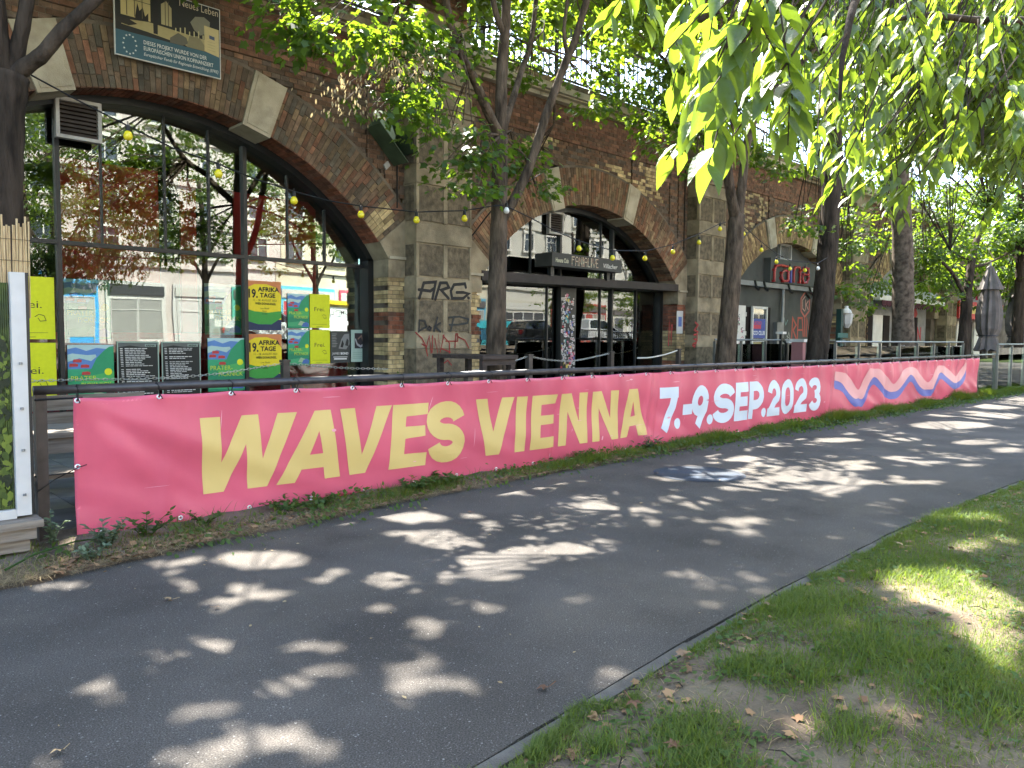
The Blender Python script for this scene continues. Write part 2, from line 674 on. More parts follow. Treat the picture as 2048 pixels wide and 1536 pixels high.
def brick_col(kind):
    r = random.random()
    j = random.uniform(0.8, 1.2)
    if kind == 'red':
        c = (0.168, 0.09, 0.062) if r < 0.7 else (0.14, 0.088, 0.064)
    elif kind == 'ring1':
        c = ((0.155, 0.108, 0.078), (0.19, 0.10, 0.068), (0.12, 0.097, 0.076), (0.18, 0.132, 0.085), (0.10, 0.092, 0.078))[min(4, int(r * 4.6))]
    elif kind == 'ring2':
        c = ((0.185, 0.115, 0.075), (0.205, 0.108, 0.068), (0.15, 0.105, 0.076), (0.215, 0.155, 0.098))[int(r * 4)]
    elif kind == 'ring3':
        c = ((0.36, 0.27, 0.15), (0.29, 0.21, 0.12), (0.2, 0.135, 0.08))[int(r * 3)]
    elif kind == 'yellow':
        c = (0.43, 0.35, 0.2) if r < 0.8 else (0.36, 0.28, 0.16)
    elif kind == 'band':
        c = (0.21, 0.085, 0.055) if r < 0.6 else (0.16, 0.08, 0.06)
    else:
        c = ((0.14, 0.092, 0.066), (0.122, 0.086, 0.066), (0.16, 0.098, 0.068), (0.102, 0.083, 0.07), (0.178, 0.105, 0.07))[min(4, int(r * 4.7))]
    j *= random.choice((.7, .85, .9, .95, 1.05, 1.15))
    return tuple(min(1, v * j * w) for v, w in zip(c, (1.27, 1.2, 1.08)))


def near_pil(x):
    return min(abs(x - p) for p in PIL)


def in_panel(x, z):
    """recessed fields of the spandrel: 0 flush, 1 first step, 2 second step"""
    if z > 5.72 or near_pil(x) < PW + 0.42:
        return 0
    c = min(ARCH, key=lambda a: abs(a[0] - x))
    if abs(abs(x - c[0]) - 1.5) < 0.13 and c[0] > 8:
        return 0
    if abs(x - c[0]) > 1.63 and c[0] > 8:
        return 2 if (z < 5.42 and near_pil(x) > PW + 0.75 and abs(x - c[0]) > 1.95) else 1
    if c[0] < 8:
        return 2 if (z < 5.40 and near_pil(x) > PW + 0.75) else 1
    return 1


PALE = [(15.2, 4.95, 1.0, 0.28), (14.2, 5.25, 0.8, 0.2), (15.6, 5.5, 0.5, 0.35), (11.6, 5.5, 0.35, 0.3), (20.6, 4.35, 0.9, 0.5), (12.0, 5.75, 0.3, 0.2)]
bricks = []        # (distance, corner points of front face, depth vector, colour)
mort = MB()


def add_brick(front, dep, col, cell):
    """front: 4 points of the face; dep: depth vector into the wall; cell: 4 points of the joint field behind"""
    cen = (Vector(front[0]) + Vector(front[2])) / 2
    bricks.append(((cen - CAM).length, [Vector(p) for p in front], Vector(dep), col, cen))
    mort.poly(cell)


CH = 0.077
EDGES = [p + s_ * (PW + d_) for p in PIL for s_ in (-1, 1) for d_ in (.42, .75)] + [a[0] + s_ * d_ for a in ARCH[2:] for s_ in (-1, 1) for d_ in (1.37, 1.63, 1.95)]
nb = 0
for j in range(int(CZ / CH) + 1):
    z0, z1 = j * CH, min((j + 1) * CH, CZ)
    zc = (z0 + z1) / 2
    stretch = j % 2 == 0
    x = -1.2 - (0.0 if stretch else 0.075) - (0.15 if j % 4 == 2 else 0)
    pend = []
    while x < 36:
        w = 0.298 if stretch else 0.149
        xa, xb = x, x + w
        x += w
        pend.append((xa, xb))
    cuts = []
    for xa, xb in pend:
        q = [xa] + [c_ for c_ in EDGES if xa + .02 < c_ < xb - .02] + [xb]
        cuts += list(zip(q, q[1:]))
    for xa, xb in cuts:
        xc = (xa + xb) / 2
        k = min(range(len(ARCH)), key=lambda i: abs(ARCH[i][0] - xc))
        ac, az, ar, ah, ai = ARCH[k]
        if near_pil(xc) < PW - 0.02:
            continue
        if zc < ai + 0.02 and abs(xc - ac) < ah:
            continue
        lim = ar + RING + 0.035
        if zc >= ai - 0.32:
            dmin = min(math.hypot(xx - ac, zz - az) for xx in (xa, xb) for zz in (z0, z1))
            if math.hypot(xc - ac, zc - az) < lim or (ai - 0.32 < zc < az + (ar + RING) * math.cos(math.asin(min(1, 0.80))) + 0.0 and abs(xc - ac) < 4.18):
                continue
        jamb = zc < ai - 0.32
        if jamb:
            e = ac + ah if xc > ac else ac - ah
            if xc > ac:
                xa = max(xa, e)
            else:
                xb = min(xb, e)
        xa2, xb2 = xa, xb
        p = PIL[min(range(len(PIL)), key=lambda i: abs(PIL[i] - xc))]
        if xc < p:
            xb2 = min(xb2, p - PW)
        else:
            xa2 = max(xa2, p + PW)
        if xb2 - xa2 < 0.03:
            continue
        lev = in_panel(xc, zc)
        y = WY + (0, 0.03, 0.055)[lev]
        if jamb:
            kind = 'band' if 1.55 < zc < 1.95 else 'yellow'
            if k == 2 and xc > ac:
                kind = 'band' if zc > 1.7 else ('yellow' if zc > 0.9 else 'band')
        elif zc > 5.72:
            kind = 'red'
        else:
            kind = 'wall'
            for px_, pz_, rx_, rz_ in PALE:
                q = ((xc - px_) / rx_) ** 2 + ((zc - pz_) / rz_) ** 2
                if q < 1 and random.random() < 0.62:
                    kind = 'yellow'
            if k == 3 and 20 < xc < 21.4 and zc > 3.6 and random.random() < 0.5:
                kind = 'yellow'
        g = 0.005
        yj = y + random.uniform(-0.004, 0.003)
        dz = random.uniform(-0.0015, 0.0015)
        fr = [(xa2 + g, yj, z0 + g + dz), (xb2 - g, yj, z0 + g + dz), (xb2 - g, yj, z1 - g + dz), (xa2 + g, yj, z1 - g + dz)]
        ym = y + 0.009
        add_brick(fr, (0, 0.05, 0), brick_col(kind), [(xa2, ym, z0), (xb2, ym, z0), (xb2, ym, z1), (xa2, ym, z1)])
        # return face of the pier beside the opening
        if jamb and ((xc > ac and abs(xa - (ac + ah)) < 0.001) or (xc < ac and abs(xb - (ac - ah)) < 0.001)):
            xe = ac + ah if xc > ac else ac - ah
            s_ = 1 if xc > ac else -1
            for ya, yb in (((WY, WY + 0.29), (WY + 0.29, WY + 0.44)) if stretch else ((WY, WY + 0.145), (WY + 0.145, WY + 0.44))):
                f2 = [(xe, yb - g, z0 + g), (xe, ya + g, z0 + g), (xe, ya + g, z1 - g), (xe, yb - g, z1 - g)]
                if s_ < 0:
                    f2 = f2[::-1]
                add_brick(f2, (0.05 * s_, 0, 0), brick_col(kind), [(xe + 0.008 * s_, yy, zz) for yy, zz in ((yb, z0), (ya, z0), (ya, z1), (yb, z1))])

# arch rings: radial courses with a deep lowest brick that forms the soffit
for k, (ac, az, ar, ah, ai) in enumerate(ARCH):
    if k in (0, 5):
        if k == 0:
            continue
    th1 = math.acos(min(1, (ai + SPR - az) / ar))
    n = int(2 * th1 * (ar + RING * 0.35) / 0.0775)
    kind = {0: 'ring1', 1: 'ring1', 2: 'ring2'}.get(k, 'ring3')
    if k == 5:
        continue
    dth = 2 * th1 / n
    keys = [t for t in (-0.30, 0.30)]
    for i in range(n):
        t0 = -th1 + i * dth
        tc_ = t0 + dth / 2
        if any(abs(tc_ - kt) < 0.047 for kt in keys):
            continue
        d0 = Vector((math.sin(t0), 0, math.cos(t0)))
        d1 = Vector((math.sin(t0 + dth), 0, math.cos(t0 + dth)))
        O = Vector((ac, WY, az))
        segs = ([0, 0.29, 0.58, 0.79], [0, 0.15, 0.44, 0.64, 0.79], [0, 0.21, 0.50, 0.79], [0, 0.15, 0.29, 0.58, 0.79])[i % 4 if k > 1 else random.randrange(4)]
        for a, b in zip(segs, segs[1:]):
            kd = kind
            if k == 1 and 8.6 < ac + math.sin(tc_) * ar < 0:
                kd = 'yellow'
            if k == 1 and 0.80 < tc_ < 0.875 and a < 0.5:
                kd = 'yellow'
            ra, rb = ar + a, ar + b
            g = 0.005
            e = g / ra
            q0 = Vector((math.sin(t0 + e), 0, math.cos(t0 + e)))
            q1 = Vector((math.sin(t0 + dth - e), 0, math.cos(t0 + dth - e)))
            yj = random.uniform(-0.022, -0.014)
            fr = [O + q0 * (ra + (g if a else 0)), O + q1 * (ra + (g if a else 0)), O + q1 * (rb - g), O + q0 * (rb - g)]
            fr = [p + Vector((0, yj, 0)) for p in fr]
            cell = [O + d0 * (ra + 0.001), O + d1 * (ra + 0.001), O + d1 * (rb + (0.05 if b > 0.7 else 0)), O + d0 * (rb + (0.05 if b > 0.7 else 0))]
            cell = [p + Vector((0, -0.005, 0)) for p in cell]
            add_brick(fr, (0, 0.07, 0), brick_col(kd), cell)
        # soffit bricks
        for ya, yb in ((0.0, 0.29), (0.29, 0.44)) if i % 2 else ((0.0, 0.145), (0.145, 0.44)):
            e = 0.005 / ar
            q0 = Vector((math.sin(t0 + e), 0, math.cos(t0 + e)))
            q1 = Vector((math.sin(t0 + dth - e), 0, math.cos(t0 + dth - e)))
            rr = ar - 0.012 - random.uniform(0, 0.004)
            y0s = WY + ya + (0.005 if ya else -0.012)
            fr = [Vector((ac, 0, az)) + q0 * rr + Vector((0, WY + yb - 0.005, 0)), Vector((ac, 0, az)) + q1 * rr + Vector((0, WY + yb - 0.005, 0)),
                  Vector((ac, 0, az)) + q1 * rr + Vector((0, y0s, 0)), Vector((ac, 0, az)) + q0 * rr + Vector((0, y0s, 0))]
            qm = (q0 + q1) / 2
            cell = [Vector((ac, 0, az)) + d_ * (ar - 0.002) + Vector((0, yy, 0)) for d_, yy in ((d0, WY + yb), (d1, WY + yb), (d1, WY + ya), (d0, WY + ya))]
            add_brick(fr, qm * 0.05, brick_col('band' if k == 1 else kind), cell)

tag(mesh_obj('mortar_bed', mort, m_mortar, via), kind='stuff')


def brick_geo(mbx, fr, dep, col):
    vs = list(fr) + [p + dep for p in fr]
    fs = [(0, 1, 2, 3), (0, 4, 5, 1), (1, 5, 6, 2), (2, 6, 7, 3), (3, 7, 4, 0)]
    mbx.add(vs, fs, col)


def vis(b):
    u, v, z = proj(b[4])
    return 20 < u < 2040 and 5 < v < 760 and not (225 < u < 450 and v < 160) and not (u < 60)


order = sorted(range(len(bricks)), key=lambda i: bricks[i][0] if vis(bricks[i]) else 1e6)
single = set(order[:300])
rest = MB()
for i, (d, fr, dep, col, cen) in enumerate(bricks):
    if i in single:
        one = MB()
        brick_geo(one, fr, dep, col)
        mesh_obj('brick', one, m_brick, via)
    else:
        brick_geo(rest, fr, dep, col)
tag(mesh_obj('brickwork', rest, m_brick, via), kind='stuff')

# core of the wall behind the bricks, with the arch openings left free
core = MB()
for k, (ac, az, ar, ah, ai) in enumerate(ARCH):
    lo = (ARCH[k - 1][0] + ac) / 2 if k else ac - 5
    hi = (ARCH[k + 1][0] + ac) / 2 if k < len(ARCH) - 1 else ac + 25
    yb, yf = WY + 0.44, WY + 0.12
    core.box(lo, ac - ah - 0.01, yf, 13.4, -0.1, ai, skip='b')
    core.box(ac + ah + 0.01, hi, yf, 13.4, -0.1, ai, skip='b')
    thj = math.asin(min(1, ah / ar))
    n = 44
    top = CZ + 0.05
    pr = None
    for i in range(n + 1):
        t = -thj + 2 * thj * i / n
        p = (ac + math.sin(t) * (ar + 0.004), az + math.cos(t) * (ar + 0.004))
        if pr:
            core.add([(pr[0], yf, pr[1]), (p[0], yf, p[1]), (p[0], yf, top), (pr[0], yf, top), (pr[0], 13.4, pr[1]), (p[0], 13.4, p[1])],
                     [(0, 1, 2, 3), (0, 4, 5, 1)])
        pr = p
    xl, xr = ac - math.sin(thj) * ar, ac + math.sin(thj) * ar
    core.box(lo, xl - 0.004, yf, 13.4, ai, top, skip='b')
    core.box(xr + 0.004, hi, yf, 13.4, ai, top, skip='b')
core.box(-12, 68, WY + 0.1, 17.5, CZ + 0.02, CZ + 0.16)
mesh_obj('wall_core', core, m_mortar, via)
# plain brick face of the distant bays
far = MB()
m_farbrick = M('distant_brick', (0.16, 0.10, 0.07), rough=0.9, var=0.5, vs=14, bump=0.5, bs=60)
far.box(36.05, 68, WY + 0.02, WY + 0.14, 3.9, CZ)
mesh_obj('distant_wall', far, m_farbrick, via)

# keystones, springers
for k, (ac, az, ar, ah, ai) in enumerate(ARCH[1:5], 1):
    for kt in (-0.30, 0.30):
        w = 0.05 if k == 1 else 0.046
        O = Vector((ac, WY - 0.055, az))
        q = [(kt - w, ar - 0.05), (kt + w, ar - 0.05), (kt + w * 1.0, ar + RING + 0.03), (kt - w * 1.0, ar + RING + 0.03)]
        P = [O + Vector((math.sin(t), 0, math.cos(t))) * r for t, r in q]
        ks = mesh_obj('keystone', MB().prism(P[::-1], (0, 0.5, 0)), m_keystone, via)
        q = [(kt - w * 0.78, ar + 0.0), (kt + w * 0.78, ar + 0.0), (kt + w * 0.8, ar + RING - 0.03), (kt - w * 0.8, ar + RING - 0.03)]
        P = [O + Vector((math.sin(t), 0, math.cos(t))) * r + Vector((0, -0.014, 0)) for t, r in q]
        mesh_obj('keystone_field', MB().prism(P[::-1], (0, 0.03, 0)), m_keystone, ks)
    for s_ in (-1, 1):
        th1 = math.acos((ai + SPR - az) / ar)
        pil = min(PIL, key=lambda p: abs(p - (ac + s_ * 4.6)))
        xe = pil - s_ * PW
        pin = (ac + s_ * math.sin(th1) * ar, az + math.cos(th1) * ar)
        pout = (ac + s_ * math.sin(th1) * (ar + RING), az + math.cos(th1) * (ar + RING))
        xj = ac + s_ * ah
        if (pout[0] - xe) * s_ > 0:
            f_ = (xe - pin[0]) / (pout[0] - pin[0])
            pout = (xe, pin[1] + (pout[1] - pin[1]) * f_)
        P = [(xj, WY - 0.035, ai), (xe, WY - 0.035, ai), (xe, WY - 0.035, pout[1]), (pout[0], WY - 0.035, pout[1]), (pin[0], WY - 0.035, pin[1])]
        mesh_obj('springer', MB().prism(P if s_ < 0 else P[::-1], (0, 0.48, 0)), m_stone, via)
        a, b = sorted((xj, xe))
        mesh_obj('impost_block', MB().box(a, b, WY - 0.02, WY + 0.44, ai - 0.32, ai - 0.004), m_stone, via)
        mesh_obj('impost_moulding', MB().box(a - 0.0, b, WY - 0.06, WY - 0.037, ai - 0.0, ai + 0.05), m_keystone, via)

# pilasters with alternating panelled and plain blocks
LV = [(0.0, 1.28, 'rough'), (1.28, 1.565, 'band'), (1.565, 2.17, 'pan'), (2.17, 2.545, 'band'), (2.545, 3.15, 'pan'), (3.15, 3.51, 'band'),
      (3.51, 4.18, 'pan'), (4.18, 4.50, 'band'), (4.50, 5.14, 'pan'), (5.14, 5.46, 'band')]
pilasters = []
for p in PIL[:5]:
    x0, x1 = p - PW, p + PW
    pl = mesh_obj('pilaster', MB().box(x0 + 0.012, x1 - 0.012, PYF + 0.025, WY + 0.1, 0, CZ), m_stone, via)
    pilasters.append(pl)
    for z0, z1, kd in LV:
        g = 0.006
        if kd == 'pan':
            xm = p + 0.02
            for a, b in ((x0 + 0.07, xm - 0.055), (xm + 0.055, x1 - 0.05)):
                mesh_obj('stone_block', MB().box(a, b, PYF + 0.004 - random.uniform(0, 0.006), PYF + 0.05, z0 + 0.03, z1 - 0.03), m_rough, pl)
            for a, b in ((x0, x0 + 0.062), (xm - 0.048, xm + 0.048), (x1 - 0.043, x1)):
                mesh_obj('stone_rib', MB().box(a, b, PYF - 0.004, PYF + 0.05, z0 + g, z1 - g), m_stone, pl)
            mesh_obj('stone_block', MB().box(x0 - 0.004, x0 + 0.05, PYF + 0.075, WY + 0.02, z0 + 0.03, z1 - 0.03), m_rough, pl)
        elif kd == 'band':
            mesh_obj('stone_block', MB().box(x0 - 0.006, x1 + 0.006, PYF - 0.012, WY + 0.03, z0 + g, z1 - g), m_stone, pl)
        else:
            mesh_obj('stone_block', MB().box(x0 - 0.012, x1 + 0.012, PYF - 0.016, WY + 0.03, z0, z1 - g), m_rough, pl)
    cap = MB()
    cap.box(x0 - 0.03, x1 + 0.03, PYF - 0.04, WY + 0.03, 5.466, 5.55)
    cap.box(x0 - 0.06, x1 + 0.06, PYF - 0.075, WY + 0.03, 5.552, 5.62)
    cap.box(x0, x1, PYF, WY + 0.03, 5.622, 5.93)
    cap.box(x0 - 0.05, x1 + 0.05, PYF - 0.06, WY + 0.03, 5.932, 6.0)
    cap.box(x0 - 0.10, x1 + 0.10, PYF - 0.12, WY + 0.03, 6.002, 6.10)
    cap.box(x0 - 0.03, x1 + 0.03, PYF - 0.03, WY + 0.03, 6.102, CZ - 0.002)
    mesh_obj('capital', cap, m_stone, pl)

# cornice: stones of about 2.3 m, breaking forward over the pilasters
x = -6.0
prev = None
while x < 60:
    x2 = x + random.uniform(2.0, 2.5)
    for a, b in ((x, x2),):
        dz = -0.004 * max(0, (a - 11))
        c = MB()
        c.box(a + 0.006, b - 0.006, WY - 0.14, WY + 0.5, CZ, CZ + 0.075)
        c.box(a + 0.006, b - 0.006, WY - 0.24, WY + 0.5, CZ + 0.078, CZ + 0.11)
        c.box(a + 0.004, b - 0.004, WY - 0.31, WY + 0.5, CZ + 0.113, CZ + 0.245)
        mesh_obj('cornice_stone', c, m_keystone if random.random() < 0.4 else m_stone, via)
    x = x2
for p in PIL[:5]:
    c = MB()
    c.box(p - PW - 0.08, p + PW + 0.08, PYF - 0.2, WY - 0.142, CZ + 0.002, CZ + 0.074)
    c.box(p - PW - 0.16, p + PW + 0.16, PYF - 0.34, WY - 0.312, CZ + 0.08, CZ + 0.25)
    mesh_obj('cornice_block', c, m_keystone, via)
c = MB().box(-6, 60, WY - 0.02, WY + 0.55, CZ + 0.25, CZ + 0.50)
mesh_obj('parapet', c, m_rough, via)
c = MB()
c.box(8.2, 9.5, PYF + 0.05, WY + 0.5, CZ + 0.252, CZ + 0.75)
mesh_obj('parapet_pier', c, m_stone, via)
c = MB()
for j in range(16):
    for i in range(5):
        xx = 8.24 + i * 0.245 + (0.0 if j % 2 else 0.06)
        zz = CZ + 0.755 + j * 0.077
        c.box(xx, min(xx + 0.235, 9.46), PYF + 0.1, WY + 0.45, zz, zz + 0.069, brick_col('red'))
mesh_obj('pier_brickwork', c, m_brick, via)['kind'] = 'stuff'
mesh_obj('pier_core', MB().box(8.28, 9.42, PYF + 0.13, WY + 0.42, CZ + 0.753, CZ + 2.0), m_mortar, via)
# iron railing on top
rail = MB()
for zz, w in ((CZ + 0.62, 0.04), (CZ + 1.75, 0.05), (CZ + 1.5, 0.03)):
    rail.bar((-5, WY + 0.15, zz), (60, WY + 0.15, zz), w)
ral = mesh_obj('railing', rail, m_iron, via)
bars = MB()
xx = 9.7
while xx < 40:
    bars.bar((xx, WY + 0.15, CZ + 0.62), (xx, WY + 0.15, CZ + 1.75), 0.022)
    xx += 0.17
tag(mesh_obj('railing_bars', bars, m_iron, ral), kind='stuff')
xx = 10.2
while xx < 40:
    pm = MB().bar((xx, WY + 0.15, CZ + 0.5), (xx, WY + 0.15, CZ + 1.95), 0.07)
    pm.bar((xx, WY + 0.2, CZ + 0.55), (xx, WY + 0.75, CZ + 1.5), 0.03)
    mesh_obj('railing_post', pm, m_iron, ral)
    xx += 2.1
# thin dark rods painted to stand for the shaded grooves beside the pilasters
m_groove = M('groove_shade', (0.02, 0.018, 0.016), rough=0.6)
for p in PIL[1:4]:
    mesh_obj('groove_or_downpipe', MB().tube([(p - PW - 0.17, WY - 0.02, 3.75), (p - PW - 0.17, WY - 0.02, CZ - 0.1)], 0.014, 6), m_groove, via)
# ================================================================== SHOP FRONTS IN THE ARCHES
m_glass = glass_mat('window_glass')
m_blackmetal = M('black_metal', (0.012, 0.013, 0.013), rough=0.4, var=0.3, spec=0.5)
m_steelgrey = M('grey_steel', (0.25, 0.26, 0.26), rough=0.45, metal=0.6, var=0.2)
m_white = M('white_paint', (0.72, 0.71, 0.67), rough=0.5, var=0.12, vs=6, dirt=((0.4, 0.37, 0.32), 3, 0.5))
m_redwall = M('deep_red_paint', (0.50, 0.018, 0.02), rough=0.7, var=0.3, vs=2)
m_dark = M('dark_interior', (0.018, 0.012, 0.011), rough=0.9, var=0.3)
m_print = M('printed_paper', (1, 1, 1), attr=True, rough=0.55, var=0.05, vs=20, spec=0.4)
m_paint = M('spray_paint', (1, 1, 1), attr=True, rough=0.6, var=0.15, vs=30)
m_greywall = M('grey_render', (0.075, 0.08, 0.075), rough=0.75, var=0.25, vs=1.6, bump=0.25, bs=40, dirt=((0.12, 0.115, 0.10), 1.2, 0.45))
m_louvre = M('louvre_metal', (0.10, 0.085, 0.075), rough=0.55, var=0.3)
m_ventframe = M('pale_vent_frame', (0.42, 0.41, 0.38), rough=0.55, var=0.2)


def arch_top(k, x, dr=0.0):
    ac, az, ar, ah, ai = ARCH[k]
    q = (ar - dr) ** 2 - (x - ac) ** 2
    return az + math.sqrt(max(0.0001, q))


def rect(u0, v0, u1, v1, y):
    a, b = onY(u0, v0, y), onY(u1, v1, y)
    return a.x, b.x, b.z, a.z


def glass_front(k, yg, main, sec, zt, label, floor=0.0, lower_only=()):
    ac, az, ar, ah, ai = ARCH[k]
    t = thing('glass_shopfront', label, 'shop window', (ac, yg, 0))
    fr = MB()
    # dark liner that follows the opening
    thj = math.asin(min(1, ah / ar))
    n = 40
    for i in range(n):
        a, b = -thj + 2 * thj * i / n, -thj + 2 * thj * (i + 1) / n
        for r0, r1 in ((ar - 0.11, ar),):
            q = [(ac + math.sin(s_) * r, az + math.cos(s_) * r) for s_, r in ((a, r0), (b, r0), (b, r1), (a, r1))]
            vs = [(x, y, z) for y in (WY + 0.45, yg + 0.1) for x, z in q]
            fr.add(vs, [(0, 1, 2, 3), (0, 4, 5, 1), (7, 6, 5, 4)])
    for s_ in (-1, 1):
        a, b = sorted((ac + s_ * ah, ac + s_ * (ah - 0.11)))
        fr.box(a, b, WY + 0.45, yg + 0.1, 0, az + math.cos(thj) * ar)
    frame = mesh_obj('frame', fr, m_blackmetal, t)
    bars = MB()
    for x in main:
        w = 0.028
        if abs(x - ac) < ah - 0.12:
            bars.box(x - w, x + w, yg - 0.05, yg + 0.07, 0.0, arch_top(k, x, 0.09))
            bars = (mesh_obj('mullion', bars, m_blackmetal, t), MB())[1]
    for x in sec:
        w = 0.012
        mesh_obj('mullion', MB().box(x - w, x + w, yg - 0.02, yg + 0.03, zt + 0.03, arch_top(k, x, 0.09)), m_blackmetal, t)
    for x in lower_only:
        mesh_obj('mullion', MB().box(x - 0.015, x + 0.015, yg - 0.02, yg + 0.03, 0, zt - 0.02), m_blackmetal, t)
    mesh_obj('transom', MB().box(ac - ah + 0.1, ac + ah - 0.1, yg - 0.045, yg + 0.06, zt - 0.028, zt + 0.028), m_blackmetal, t)

    def pane(xa, xb, z0, top):
        tilt = random.uniform(-0.006, 0.006)
        tz = random.uniform(-0.004, 0.004)
        m_ = 8
        pts = [(xa, z0), (xb, z0)]
        if top is None:
            pts += [(xb + (xa - xb) * i / m_, arch_top(k, xb + (xa - xb) * i / m_, 0.07)) for i in range(m_ + 1)]
        else:
            pts += [(xb, top), (xa, top)]
        xm = (xa + xb) / 2
        P = [(x, yg + 0.012 + tilt * (x - xm) + tz * (z - z0), z) for x, z in pts]
        mesh_obj('pane', MB().prism(P, (0, 0.012, 0)), m_glass, t)
    lx = sorted([ac - ah + 0.08, *main, *lower_only, ac + ah - 0.08])
    lx = [x for x in lx if ac - ah <= x <= ac + ah]
    for a, b in zip(lx, lx[1:]):
        pane(a + 0.004, b - 0.004, 0.06, zt - 0.01)
    lx = sorted([ac - ah + 0.14, *main, *sec, ac + ah - 0.14])
    for a, b in zip(lx, lx[1:]):
        pane(a + 0.004, b - 0.004, zt + 0.01, None)
    mesh_obj('sill', MB().box(ac - ah + 0.1, ac + ah - 0.1, yg - 0.08, yg + 0.1, 0, 0.07), m_blackmetal, t)
    return t


F1 = glass_front(1, 11.95, [0.35, 2.90, 5.55], [1.2, 2.0, 3.453, 4.324, 4.985, 6.3, 7.0], 2.745,
                 'tall arched glass front with black mullions and posters behind, in the nearest arch')
uu = lambda u, y=11.86: onY(u, 600, y).x
F2 = glass_front(2, 11.86, [uu(1118), uu(1222)], [uu(1060), uu(1200), uu(1010)], 2.72,
                 'arched glass front with sticker covered pillar behind the tree, second arch', lower_only=[uu(1094), uu(1150), uu(1200), uu(1272)])

# rooms behind the glass
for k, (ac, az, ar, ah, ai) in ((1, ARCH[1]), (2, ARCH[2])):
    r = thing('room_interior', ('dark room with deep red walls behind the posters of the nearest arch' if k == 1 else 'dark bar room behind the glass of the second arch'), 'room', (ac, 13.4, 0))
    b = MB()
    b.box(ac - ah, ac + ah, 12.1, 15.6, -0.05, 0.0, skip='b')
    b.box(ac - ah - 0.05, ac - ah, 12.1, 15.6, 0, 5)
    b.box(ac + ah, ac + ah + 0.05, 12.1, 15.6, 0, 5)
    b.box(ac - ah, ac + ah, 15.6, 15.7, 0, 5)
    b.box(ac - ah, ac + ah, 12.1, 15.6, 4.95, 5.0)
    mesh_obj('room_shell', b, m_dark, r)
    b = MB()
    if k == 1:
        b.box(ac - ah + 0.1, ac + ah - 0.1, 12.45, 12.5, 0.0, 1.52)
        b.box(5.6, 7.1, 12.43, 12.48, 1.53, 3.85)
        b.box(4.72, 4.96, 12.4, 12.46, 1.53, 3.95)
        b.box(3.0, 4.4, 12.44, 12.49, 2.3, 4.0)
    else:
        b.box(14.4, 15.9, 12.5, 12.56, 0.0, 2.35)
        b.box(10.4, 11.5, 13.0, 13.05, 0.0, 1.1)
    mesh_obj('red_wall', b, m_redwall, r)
    if k == 1:
        b = MB()
        for x in (2.2, 4.62, 6.5):
            b.box(x, x + 0.06, 12.4, 12.44, 0, 1.5)
        mesh_obj('wall_batten', b, m_dark, r)
    else:
        b = MB().box(12.4, 13.6, 12.7, 13.2, 0, 1.05)
        mesh_obj('bar_counter', b, m_darkwood, r)

# ------------------------------------------------------------------ posters
PY = 12.035


